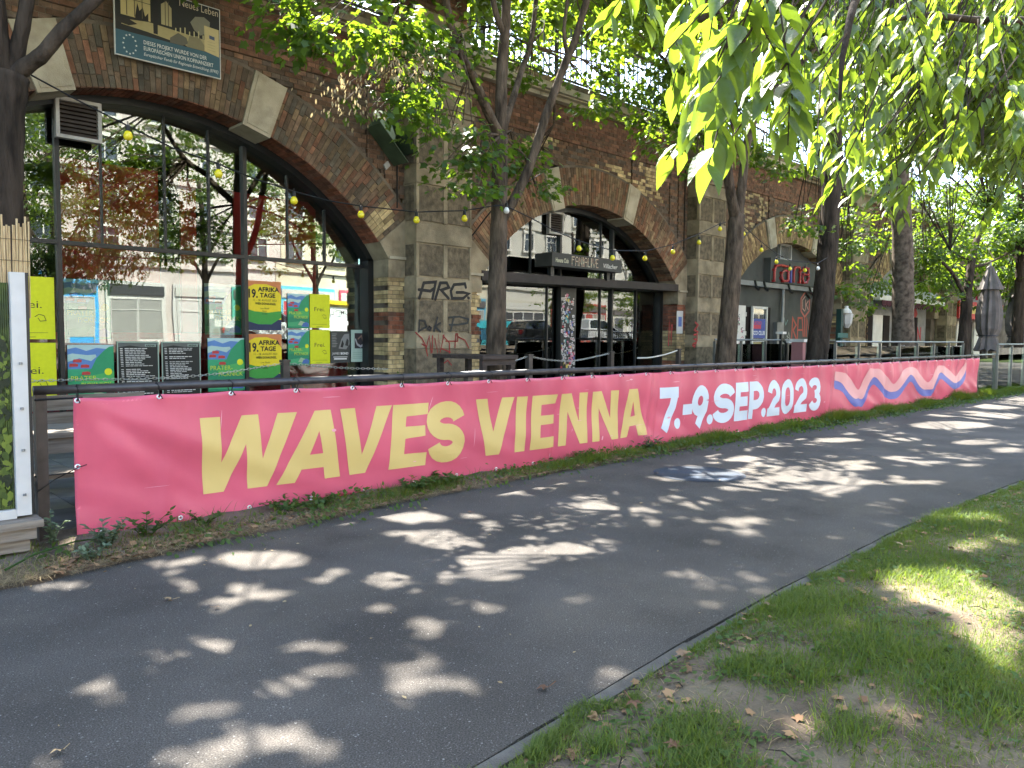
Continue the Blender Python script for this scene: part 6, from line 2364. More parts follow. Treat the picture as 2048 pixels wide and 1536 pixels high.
def canopy(cx, cy_, z0, z1, r, m, n):
    out = []
    for i in range(m):
        a = random.uniform(0, 2 * math.pi)
        q = r * math.sqrt(random.random())
        z = random.uniform(z0, z1)
        k = 1 - .5 * max(0, (z - (z0 + z1) / 2) / (z1 - z0) * 2) ** 2
        out.append(((cx + q * k * math.cos(a), cy_ + q * k * math.sin(a), z), (.75, .75, .45), n))
    return out


# front tree (the one with the table round its foot)
y1 = 7.9
make_tree('maple_tree', 'maple with slim grey trunk forking in front of the second arch, table round its foot', (7.4, y1, 0),
          [px(990, 790, y1), px(992, 700, y1), px(994, 600, y1), px(997, 480, y1), px(999, 380, y1), px(1001, 270, y1)], (.155, .105),
          [([px(1001, 275, y1), px(972, 215, 7.8), px(945, 150, 7.7), px(918, 100, 7.6), px(895, 20, 7.5), px(880, -120, 7.3)], .072, .04),
           ([px(1001, 275, y1), px(1002, 200, y1), px(1006, 100, y1), px(1012, 30, y1), px(1018, -200, y1)], .095, .06),
           ([px(1008, 70, y1), px(990, 20, y1), px(978, -60, y1)], .05, .035),
           ([px(1003, 270, y1), px(1025, 200, 8.0), px(1042, 145, 8.1), px(1060, 90, 8.2), px(1070, 20, 8.3), px(1078, -100, 8.4)], .055, .03),
           ([px(1003, 440, y1), px(1030, 395, 7.85), px(1060, 330, 7.75), px(1085, 250, 7.65), px(1110, 180, 7.55), px(1135, 115, 7.45), px(1150, 80, 7.4), px(1185, -40, 7.2)], .075, .05),
           ([px(1136, 115, 7.45), px(1128, 60, 7.4), px(1140, -30, 7.3)], .035, .02)],
          [C(600, 30, 7.0, 70, 40, .5, 351), C(680, 60, 7.2, 90, 60, .6, 585), C(770, 60, 7.3, 100, 60, .6, 669), C(820, 130, 7.4, 80, 50, .6, 280), C(880, 90, 7.6, 70, 60, .6, 384),
           C(700, 190, 7.2, 25, 25, .2, 19), C(820, 195, 7.2, 70, 22, .35, 150), C(760, 215, 7.2, 55, 22, .35, 64), C(870, 180, 7.5, 60, 50, .4, 160), C(880, 250, 7.5, 45, 18, .3, 39), C(925, 250, 7.6, 40, 45, .3, 94), C(920, 320, 7.5, 50, 30, .3, 157),
           C(960, 310, 7.6, 40, 40, .3, 133), C(905, 370, 7.5, 36, 16, .25, 74), C(960, 380, 7.7, 30, 16, .2, 58), C(860, 275, 7.5, 25, 20, .2, 19),
           C(1060, 340, 8.6, 40, 40, .4, 217), C(1030, 300, 8.6, 35, 30, .4, 141), C(1075, 380, 8.4, 25, 20, .3, 74), C(840, 240, 7.4, 40, 25, .3, 64),
           C(1080, 60, 8.6, 80, 60, .7, 585), C(1180, 90, 8.4, 80, 70, .7, 635), C(960, 60, 8.8, 70, 60, .7, 334), C(1240, 40, 8.2, 90, 60, .7, 544), C(1190, 190, 8.6, 55, 45, .5, 267), C(1060, 150, 9.0, 60, 40, .6, 217),
           C(1240, 180, 8.4, 40, 50, .5, 199), C(620, 75, 6.9, 45, 20, .35, 58), C(575, 10, 6.9, 40, 30, .35, 74)] + canopy(7.4, 7.6, 6.9, 9, 3.0, 16, 160),
          m_maple, MAPLE, MAPLE_F, (.075, .12), m_bark, upper=canopy(7.6, 9.0, 7.4, 12, 4.4, 140, 190))
# dry bunches of seed wings hanging in that tree
sdt = thing('seed_bunch', 'dry beige bunches of maple seeds hanging among the leaves of the front tree', 'seed bunch', px(790, 130, 7.1))
Ps, Ts, Ns = spray_points([C(785, 130, 7.05, 42, 32, .2, 260), C(685, 170, 7.1, 16, 18, .1, 50), C(690, 215, 7.1, 16, 25, .1, 60), C(845, 100, 7.2, 20, 25, .1, 70), C(722, 170, 7.1, 12, 25, .1, 40)], 14)
Ts[:, 2] -= 2.0
leaves('seed_wings', sdt, Ps, Ts, Ns, RNG.uniform(.04, .06, len(Ps)), SIMPLE * np.array([.6, 1, 1]), SIMPLE_F, m_seed)['kind'] = 'stuff'

# left tree, cut by the left edge
y0 = 7.75
make_tree('maple_tree', 'dark trunk at the left edge with a thick limb crossing the arch', (1.1, y0, 0),
          [px(-8, 900, y0), px(-6, 600, y0), px(-4, 400, y0), px(0, 250, y0), px(12, 150, y0)], (.20, .17),
          [([px(-5, 200, y0), px(-12, 100, y0), px(-20, 0, y0), px(-40, -200, y0)], .15, .10),
           ([px(12, 190, y0), px(34, 100, 7.7), px(48, 40, 7.65), px(62, -60, 7.6), px(90, -300, 7.4)], .075, .045),
           ([px(14, 165, 7.72), px(48, 135, 7.65), px(85, 108, 7.55), px(125, 60, 7.45), px(170, 18, 7.4), px(225, -40, 7.3), px(330, -200, 7.0)], .075, .04)],
          canopy(1.6, 7.4, 6.6, 9, 3.0, 14, 160) + canopy(3.6, 8.3, 5.9, 7.6, 2.2, 20, 190), m_maple, MAPLE, MAPLE_F, (.08, .125), m_bark2, upper=canopy(1.6, 9.0, 7.0, 12, 4.4, 170, 190))
make_tree('maple_tree', 'next tree of the terrace row beyond the left edge', (-5, 8.2, 0), [(-5, 8.2, -.1), (-5, 8.2, 3), (-5.1, 8.2, 7)], (.2, .12), [], canopy(-4.8, 8.8, 7, 9, 2, 3, 60), m_maple, MAPLE, MAPLE_F, (.08, .125), m_bark2, upper=canopy(-4.0, 8.8, 6.5, 12, 4.5, 140, 190))  # out of view, added for its shade on the left of the path

# second tree
y2 = 7.9
make_tree('maple_tree', 'tree with brown trunk forking like a Y in front of the second pilaster', (13.4, y2, 0),
          [px(1447, 780, y2), px(1452, 700, y2), px(1462, 580, y2), px(1470, 480, y2), px(1474, 430, y2)], (.205, .15),
          [([px(1473, 440, y2), px(1462, 390, y2), px(1452, 310, y2), px(1446, 240, y2), px(1440, 150, y2), px(1436, -50, y2)], .11, .07),
           ([px(1476, 440, y2), px(1484, 370, y2), px(1492, 300, y2), px(1505, 250, y2), px(1540, 190, y2), px(1600, 130, y2), px(1680, 40, y2)], .105, .05),
           ([px(1490, 330, y2), px(1474, 290, y2), px(1462, 230, y2), px(1458, 150, y2)], .05, .03),
           ([px(1500, 262, y2), px(1520, 190, y2), px(1530, 100, y2), px(1540, -30, y2)], .055, .03),
           ([px(1446, 240, y2), px(1400, 190, 8.2), px(1330, 120, 8.4), px(1270, 60, 8.5)], .04, .02)],
          [C(1330, 160, 8.4, 60, 60, .8, 780), C(1400, 120, 8.2, 70, 70, .8, 960), C(1310, 250, 8.6, 40, 50, .6, 495), C(1345, 225, 8.3, 25, 25, .4, 180), C(1330, 290, 8.5, 25, 20, .3, 135), C(1480, 150, 8.2, 70, 60, .8, 630), C(1560, 190, 8.4, 60, 50, .8, 720), C(1590, 260, 8.6, 45, 45, .7, 570),
           C(1520, 300, 9.0, 30, 26, .4, 210), C(1560, 330, 8.6, 30, 25, .4, 210), C(1380, 260, 8.8, 30, 30, .5, 225), C(1630, 320, 8.5, 40, 40, .6, 300), C(1390, 330, 8.6, 22, 14, .3, 90), C(1640, 230, 8.6, 60, 60, .8, 450), C(1420, 40, 8.4, 100, 70, 1, 750), C(1610, 60, 8.4, 100, 70, 1, 750), C(1440, 220, 8.6, 60, 50, .8, 420), C(1560, 120, 8.6, 80, 60, .9, 560), C(1640, 180, 8.8, 60, 60, .8, 420), C(1500, 250, 8.8, 40, 30, .6, 220), C(1360, 70, 8.6, 70, 60, .9, 420), C(1600, 330, 9.0, 36, 26, .6, 180)]
          + canopy(13.4, 7.6, 7.9, 10, 3.0, 18, 170), m_maple, MAPLE, MAPLE_F, (.085, .135), m_bark, upper=canopy(13.6, 9.0, 8.6, 13, 4.3, 110, 190))

# third tree, dark and leaning
y3 = 8.0
make_tree('leaning_tree', 'thick dark leaning trunk in front of the third arch', (17.6, y3, 0),
          [px(1628, 770, y3), px(1636, 690, y3), px(1646, 600, y3), px(1655, 500, y3), px(1662, 400, y3), px(1665, 320, y3), px(1668, 200, y3)], (.26, .20),
          [([px(1668, 220, y3), px(1650, 120, y3), px(1640, 0, y3)], .14, .08), ([px(1668, 220, y3), px(1700, 120, y3), px(1740, 0, y3)], .13, .07)],
          [C(1700, 420, 8.6, 40, 40, .7, 300), C(1690, 500, 8.6, 35, 40, .6, 220), C(1610, 420, 8.8, 22, 25, .5, 90), C(1600, 455, 8.5, 18, 16, .3, 60), C(1690, 570, 8.6, 25, 25, .4, 110), C(1640, 460, 7.7, 18, 20, .2, 46), C(1720, 340, 8.4, 50, 50, .8, 320)]
          + canopy(18.2, 7.8, 8.4, 11, 3.2, 20, 170), m_maple, MAPLE, MAPLE_F, (.085, .135), m_bark2, upper=canopy(18.6, 9.0, 9.2, 13.5, 4.2, 100, 190))

# fourth: mottled straight trunk
y4 = 7.6
make_tree('street_tree', 'straight mottled trunk behind the wave emblem of the banner', (22.0, y4, 0),
          [px(1806, 750, y4), px(1806, 690, y4), px(1806, 600, y4), px(1806, 520, y4), px(1803, 440, y4), px(1796, 330, y4)], (.30, .24),
          [([px(1796, 340, y4), px(1780, 240, y4), px(1770, 100, y4)], .16, .08), ([px(1797, 350, y4), px(1830, 260, y4), px(1870, 150, y4)], .14, .07)],
          [C(1750, 480, 8.8, 50, 60, 1, 520), C(1755, 560, 9.2, 40, 40, .8, 360), C(1860, 480, 8.4, 60, 50, 1, 884), C(1850, 560, 8.6, 50, 35, .8, 420), C(1880, 390, 8.2, 60, 50, 1, 782), C(1760, 390, 8.4, 50, 50, 1, 714), C(1730, 610, 9.2, 25, 25, .5, 130), C(1870, 520, 8.4, 60, 30, .8, 300)]
          + canopy(22.4, 7.8, 7.6, 13.0, 3.4, 50, 200), m_maple, SIMPLE, SIMPLE_F, (.10, .16), m_bark3)

# fifth: thin dark tree by the parasol
y5 = 7.6
make_tree('street_tree', 'thin dark forked tree just left of the closed parasol', (26.7, y5, 0),
          [px(1924, 740, y5), px(1927, 700, y5), px(1931, 640, y5), px(1934, 595, y5)], (.20, .16),
          [([px(1934, 600, y5), px(1938, 560, y5), px(1946, 510, y5), px(1960, 460, y5), px(1978, 420, y5)], .14, .08), ([px(1933, 600, y5), px(1918, 570, y5), px(1904, 545, y5), px(1885, 525, y5)], .075, .04),
           ([px(1942, 532, y5), px(1965, 530, y5), px(1990, 520, y5), px(2030, 500, y5)], .05, .03), ([px(1944, 520, y5), px(1925, 515, y5), px(1900, 500, y5)], .04, .02)],
          [C(1960, 400, 7.8, 70, 50, 1.2, 1190), C(2010, 470, 7.8, 50, 50, 1, 884), C(1900, 480, 8, 45, 40, 1, 460), C(1890, 560, 8.4, 40, 30, .8, 360), C(2020, 570, 8, 40, 40, 1, 460), C(1960, 480, 8.2, 45, 30, .8, 300), C(1880, 600, 8.8, 22, 16, .5, 110), C(2005, 630, 8.4, 20, 20, .4, 90), C(2040, 400, 7.6, 50, 60, 1, 714), C(1915, 590, 7.3, 12, 10, .2, 24)]
          + canopy(27.5, 7.8, 6.5, 12.5, 3.6, 46, 200), m_maple, SIMPLE, SIMPLE_F, (.11, .17), m_bark2)

# more trees further along and behind the viaduct
far_spots = [(33.0, 7.5, 3.2, 11.0, 3.6), (39.0, 7.4, 3.0, 11.5, 4.0), (46.0, 6.5, 2.6, 12.0, 4.5), (55.0, 4.0, 2.2, 13.0, 5.5), (48.0, -1.5, 3.5, 12.0, 4.0), (66.0, 9.0, 2.0, 13.0, 6.0), (72.0, 0.0, 1.5, 13, 7.0)]
labs = ['leafy tree beyond the parasols in front of the fourth arch', 'bushy tree in the row in front of the fifth arch', 'full crowned tree at the far end of the terrace', 'tall tree where the path disappears',
        'tree leaning over the far path on the right', 'distant tree beside the end of the viaduct', 'distant tree closing the view along the path']
for (x, y, z0, z1, r), lab in zip(far_spots, labs):
    cl = canopy(x, y, z0, z1, r, int(40 + 6 * r), 150)
    cl = [(c, (1.0, 1.0, .7), n) for c, _, n in cl]
    make_tree('background_tree', lab, (x, y, 0), [(x, y, -.1), (x + .1, y, z0), (x, y + .1, z1 * .7)], (.24, .1),
              [([(x, y, z0 + .3), (x + .8, y + .3, z0 + 2), (x + 1.6, y + .4, z0 + 4)], .1, .04), ([(x, y, z0 + .5), (x - .8, y - .3, z0 + 2.2), (x - 1.4, y - .5, z0 + 4)], .1, .04)],
              cl, m_maple, SIMPLE, SIMPLE_F, (.15, .24), m_bark2, group='trees further along the viaduct', extra_twigs=False)

# trees behind the railway, seen over the parapet
for x, y, r in ((15.0, 22, 3.6), (22.5, 23, 4.0), (31, 22, 4.2), (7.0, 24, 3.6)):
    cl = [(c, (1.1, 1.1, .8), n) for c, _, n in canopy(x, y, 5.5, 13.0, r * 1.1, 54, 130)]
    make_tree('background_tree', {15.0: 'green crown over the parapet above the second arch', 22.5: 'green crown over the parapet above the third arch', 31: 'green crown over the parapet further right', 7.0: 'green crown over the parapet above the first pilaster'}[x],
              (x, y, 0), [(x, y, -.1), (x, y, 5), (x, y, 9)], (.25, .1), [], cl, m_maple, SIMPLE, SIMPLE_F, (.16, .24), m_bark2, group='trees behind the railway', extra_twigs=False)

# ------------------------------------------------------------------ hackberry hanging into the picture, top right
hb = thing('hackberry_tree', 'hackberry whose long hanging leaves fill the upper right corner', 'tree', (5.6, -1.9, 0))
tb = MB()
limb(tb, [(5.6, -1.9, -.1), (5.55, -1.85, 1.2), (5.5, -1.7, 2.6), (5.3, -1.4, 4.2), (5.0, -1.0, 6.5)], .20, .11, 14)
mesh_obj('trunk', tb, m_bark, hb, smooth=True)
D = lambda u, v, d: tuple(atD(u, v, d))
hl = [([(5.5, -1.7, 2.6), D(2300, 60, 3.6), D(2048, 42, 3.2), D(1950, 40, 3.0), D(1850, 30, 2.8), D(1770, 45, 2.6)], .026, .007),
      ([(5.45, -1.65, 3.0), D(2250, 120, 4.4), D(2020, 150, 4.2), D(1970, 220, 4.0), D(1965, 290, 3.9)], .035, .006),
      ([(5.35, -1.5, 3.8), D(1800, -260, 2.4), D(1620, -120, 1.7), D(1500, -40, 1.45), D(1400, 40, 1.35)], .03, .006),
      ([(5.3, -1.4, 4.2), D(1900, -300, 3.0), D(1740, -60, 2.3), D(1690, 90, 2.1), D(1680, 200, 2.05)], .025, .004)]
for L, a, b in hl:
    q = MB()
    limb(q, L, a, b, 7, 0)
    mesh_obj('branch', q, m_bark2, hb, smooth=True)


def hanging(clusters, sz, drop=1.0):
    P, T, N_ = [], [], []
    tw = MB()
    for u, v, ru, rv, d, n in clusters:
        m = max(1, n // 9)
        for i in range(m):
            a = random.uniform(0, 2 * math.pi)
            q = math.sqrt(random.random())
            uu_, vv_ = u + ru * q * math.cos(a), v + rv * q * math.sin(a)
            dd = d * random.uniform(.82, 1.25)
            L = random.uniform(.12, .22)
            sw = Vector((random.uniform(-.75, .35), random.uniform(-.35, .75), -.8)).normalized()
            top = Vector(D(uu_, vv_, dd)) - sw * (L * .55)
            end = top + sw * L
            tw.tube([top - sw * .12 + Vector((0, 0, .02)), top, end], [.0028, .002, .0012], 4)
            for k in range(9):
                f = (k + .5) / 9
                p = top + sw * (L * f)
                side = Vector((random.uniform(-1, 1), random.uniform(-1, 1), 0)).normalized()
                t = (sw * .7 + side * .75 + Vector((0, 0, -.35 * drop)))
                P.append(p)
                T.append(t)
                N_.append(Vector((side.x, side.y, .6)) + Vector((random.uniform(-.5, .5), random.uniform(-.5, .5), random.uniform(-.3, .3))))
    P, T, N_ = (np.array([tuple(q) for q in a]) for a in (P, T, N_))
    k = carve(P)
    P, T, N_ = P[k], T[k], N_[k]
    mesh_obj('twigs', tw, m_bark2, hb)['kind'] = 'stuff'
    o = leaves('leaves', hb, P, T, N_, RNG.uniform(sz[0], sz[1], len(P)), OVATE, OVATE_F, m_hack)
    o['kind'] = 'stuff'


hanging([(1385, 60, 40, 40, 1.5, 18), (1395, 200, 30, 60, 1.45, 18), (1360, 120, 16, 50, 1.5, 9), (1425, 300, 26, 40, 1.4, 12), (1500, 200, 40, 60, 1.5, 18), (1585, 200, 36, 60, 1.6, 27), (1450, 20, 60, 40, 1.51, 37), (1430, 150, 45, 60, 1.51, 24), (1470, 110, 60, 60, 1.46, 29), (1530, 60, 60, 70, 1.51, 48), (1400, 260, 18, 30, 1.51, 11), (1560, 120, 40, 60, 1.57, 29), (1230, -10, 20, 14, 1.51, 9), (1290, 5, 18, 14, 1.51, 5), (1440, 230, 26, 40, 1.46, 15)], (.054, .088), 1.3)
hanging([(1820, 130, 60, 60, 2.6, 90), (1900, 230, 60, 60, 2.7, 80), (1950, 120, 60, 70, 2.8, 90), (2020, 200, 40, 70, 2.7, 60), (1850, 40, 80, 40, 2.6, 80), (1980, 30, 70, 40, 2.7, 70), (1640, 60, 60, 70, 2.60, 94), (1700, 120, 60, 90, 2.73, 121), (1670, 190, 40, 60, 2.73, 48), (1700, 300, 50, 60, 2.73, 94), (1760, 260, 50, 70, 2.99, 108), (1790, 390, 36, 40, 2.99, 54), (1720, 360, 30, 40, 2.86, 32), (1640, 300, 14, 30, 2.73, 12), (1840, 310, 50, 50, 3.51, 67), (1990, 420, 40, 40, 3.38, 18), (2010, 290, 40, 60, 3.64, 54)], (.052, .08), 1.1)
hanging([(1760, 50, 90, 70, 3.90, 737), (1850, 50, 100, 70, 4.42, 1404), (1950, 60, 100, 80, 4.68, 1579), (2030, 80, 60, 90, 4.68, 1123), (1800, 150, 90, 70, 4.42, 982), (1900, 170, 90, 80, 4.68, 1333), (2000, 190, 80, 80, 4.94, 1228), (1880, 270, 80, 50, 5.20, 596), (1980, 300, 70, 50, 5.20, 596), (2030, 260, 40, 90, 4.68, 526), (1830, 250, 70, 60, 4.68, 526), (1680, 0, 60, 40, 4.16, 351), (1740, 200, 40, 60, 4.42, 210)], (.052, .085), .7)
hanging([(1780, 40, 120, 80, 6.0, 1040), (1920, 80, 130, 100, 6.4, 1430), (2020, 180, 60, 120, 6.6, 910), (1850, 190, 120, 80, 6.6, 806), (1700, -10, 80, 50, 6, 390)], (.055, .09), .5)
# rest of its crown, above and behind the camera
P, T, Nn = spray_points([(c, (.8, .8, .5), n) for c, _, n in canopy(4.8, -2.8, 4.6, 8.5, 3.2, 50, 140)], 20)
kk = carve(P)
P, T, Nn = P[kk], T[kk], Nn[kk]
leaves('crown', hb, P, T, Nn, RNG.uniform(.08, .12, len(P)), SIMPLE, SIMPLE_F, m_hack)['kind'] = 'stuff'
# ================================================================== THE STREET BEHIND THE CAMERA (mirrored in the glass)
m_cream = M('cream_render', (0.56, 0.49, 0.36), rough=0.85, var=0.10, vs=.8)
m_pinkw = M('rose_cream_render', (0.57, 0.49, 0.44), rough=0.85, var=0.10, vs=.8)
m_grec = M('grey_cream_render', (0.50, 0.47, 0.40), rough=0.85, var=0.10, vs=.8)
m_trim = M('pale_trim', (0.66, 0.62, 0.54), rough=0.8, var=0.08)
m_wpane = M('dark_window', (0.05, 0.06, 0.07), rough=0.08, var=0.3, spec=0.8)
m_roofm = M('roof_tile', (0.22, 0.10, 0.07), rough=0.9, var=0.3)


def house(x0, x1, h, wall, label, shop_cols, nfl=5):
    YF = -23.0
    t = thing('town_house', label, 'house', ((x0 + x1) / 2, YF, 1.0), 'houses across the street, mirrored in the glass')
    w = MB().box(x0, x1, YF - 10, YF, 1.0, 1.0 + h)
    for k in range(nfl):
        z = 1.0 + 4.6 + k * (h - 4.6) / nfl
        w.box(x0, x1, YF + .001, YF + .16, z - .12, z + .08)
    w.box(x0 - .2, x1 + .2, YF + .001, YF + .7, 1.0 + h - .5, 1.0 + h)
    mesh_obj('wall', w, wall, t)
    mesh_obj('roof', MB().prism([(x0 - .2, YF + .6, 1 + h), (x0 - .2, YF - 10, 1 + h), (x0 - .2, YF - 5, 1 + h + 3)], (x1 - x0 + .4, 0, 0)), m_roofm, t)
    n = int((x1 - x0) / 2.7)
    pw = (x1 - x0) / n
    f0 = s0 = None
    for k in range(nfl):
        zz = 1.0 + 4.6 + k * (h - 4.6) / nfl + .75
        hh = (h - 4.6) / nfl - 1.35
        for i in range(n):
            xc = x0 + pw * (i + .5)
            if f0 is None:
                f = MB()
                f.box(-.72, -.58, 0, .14, -.1, hh + .1).box(.58, .72, 0, .14, -.1, hh + .1).box(-.8, .8, 0, .2, hh + .1, hh + .32).box(-.8, .8, 0, .22, -.24, -.1)
                f.box(-.03, .03, 0, .05, 0, hh).box(-.58, .58, 0, .05, hh * .68, hh * .68 + .06)
                f0 = mesh_obj('window', f, m_trim, None)
                f0.parent = t
                s0 = mesh_obj('pane', MB().box(-.58, .58, .005, .02, -.1, hh + .1), m_wpane, None)
                s0.parent = f0
                o = f0
            else:
                o = f0.copy()
                COL.objects.link(o)
                c = s0.copy()
                COL.objects.link(c)
                c.parent = o
            o.location = Vector((xc, YF + .002, zz)) - wpos(t)
    ns = len(shop_cols)
    sw = (x1 - x0) / ns
    for i, (a, b) in enumerate(shop_cols):
        xa, xb = x0 + sw * i + .2, x0 + sw * (i + 1) - .2
        mesh_obj('shop_panel', MB().box(xa, xb, YF + .002, YF + .12, 1.05, 4.6, a), m_print, t)
        mesh_obj('shop_sign', MB().box(xa + .1, xb - .1, YF + .121, YF + .2, 3.85, 4.4, random.choice([(0.05, 0.05, 0.05), (0.5, 0.48, 0.42), (0.12, 0.1, 0.09)])), m_print, t)
        nw = max(2, int((xb - xa) / 1.15))
        ww = (xb - xa - .4) / nw
        for q in range(nw):
            wa, wb = xa + .2 + ww * q + .06, xa + .2 + ww * (q + 1) - .06
            cc = b if random.random() < (.9 if b[2] > .6 else .55) else random.choice([(0.06, 0.06, 0.06), (0.3, 0.29, 0.26), a])
            w0 = mesh_obj('shop_window', MB().box(wa, wb, YF + .121, YF + .14, 1.45 if q % 3 else 1.08, 3.6, cc), m_print, t)
            f = MB()
            for bx in ((wa - .05, wa, 1.08, 3.65), (wb, wb + .05, 1.08, 3.65), (wa, wb, 3.6, 3.65), (wa, wb, 2.95, 3.0)):
                f.box(bx[0], bx[1], YF + .122, YF + .17, bx[2], bx[3], (0.55, 0.53, 0.48))
            mesh_obj('shop_frame', f, m_print, w0)
            if random.random() < .6:
                dsp = MB()
                dc = random.choice([(0.6, 0.58, 0.52), (0.08, 0.07, 0.07), (0.45, 0.1, 0.08), (0.12, 0.35, 0.3)])
                for z9 in range(5):
                    xr, zr = random.uniform(wa + .05, wb - .35), random.uniform(1.5, 2.7)
                    w9, h9 = random.uniform(.15, .4), random.uniform(.2, .6)
                    dsp.box(xr, min(wb, xr + w9), YF + .141, YF + .144 + z9 * .003, zr, zr + h9, random.choice([dc, (0.6, 0.58, 0.52), (0.25, 0.23, 0.2), (0.1, 0.1, 0.1)]))
                mesh_obj('window_display', dsp, m_print, w0)
    return t


house(-14, 6, 18, m_pinkw, 'rose cream town house with blue painted shop fronts, left across the street', [((0.06, 0.30, 0.62), (0.2, 0.2, 0.2))] * 3 + [((0.05, 0.32, 0.66), (0.35, 0.33, 0.3))] * 2)
house(6.05, 24, 17, m_pinkw, 'rose cream town house with white shop fronts, middle across the street', [((0.04, 0.36, 0.80), (0.05, 0.33, 0.72)), ((0.06, 0.34, 0.68), (0.42, 0.40, 0.36)), ((0.60, 0.57, 0.52), (0.10, 0.10, 0.10)), ((0.55, 0.52, 0.48), (0.3, 0.3, 0.28)), ((0.10, 0.36, 0.28), (0.55, 0.07, 0.07))])
house(24.05, 42, 18.5, m_cream, 'cream town house with red and turquoise shop fronts across the street', [((0.08, 0.45, 0.58), (0.5, 0.06, 0.07)), ((0.55, 0.06, 0.10), (0.1, 0.4, 0.35)), ((0.5, 0.46, 0.36), (0.08, 0.08, 0.08)), ((0.10, 0.33, 0.45), (0.3, 0.3, 0.3))])
house(42.05, 66, 17.5, m_grec, 'grey cream town house, right across the street', [((0.45, 0.42, 0.34), (0.08, 0.08, 0.08)), ((0.35, 0.07, 0.05), (0.3, 0.25, 0.2)), ((0.45, 0.42, 0.34), (0.1, 0.1, 0.1))])
house(66.05, 95, 18, m_cream, 'cream town house at the far right across the street', [((0.45, 0.42, 0.34), (0.08, 0.08, 0.08))] * 3)

m_tyre = M('tyre_rubber', (0.015, 0.015, 0.015), rough=0.85)
m_rim = M('alloy_rim', (0.45, 0.45, 0.46), rough=0.35, metal=0.8)
m_carglass = M('car_glass', (0.02, 0.025, 0.03), rough=0.06, spec=0.9)
m_lampr = M('tail_light', (0.5, 0.02, 0.02), rough=0.2)
m_lampw = M('head_light', (0.7, 0.7, 0.7), rough=0.15)
CARZ = 0.98


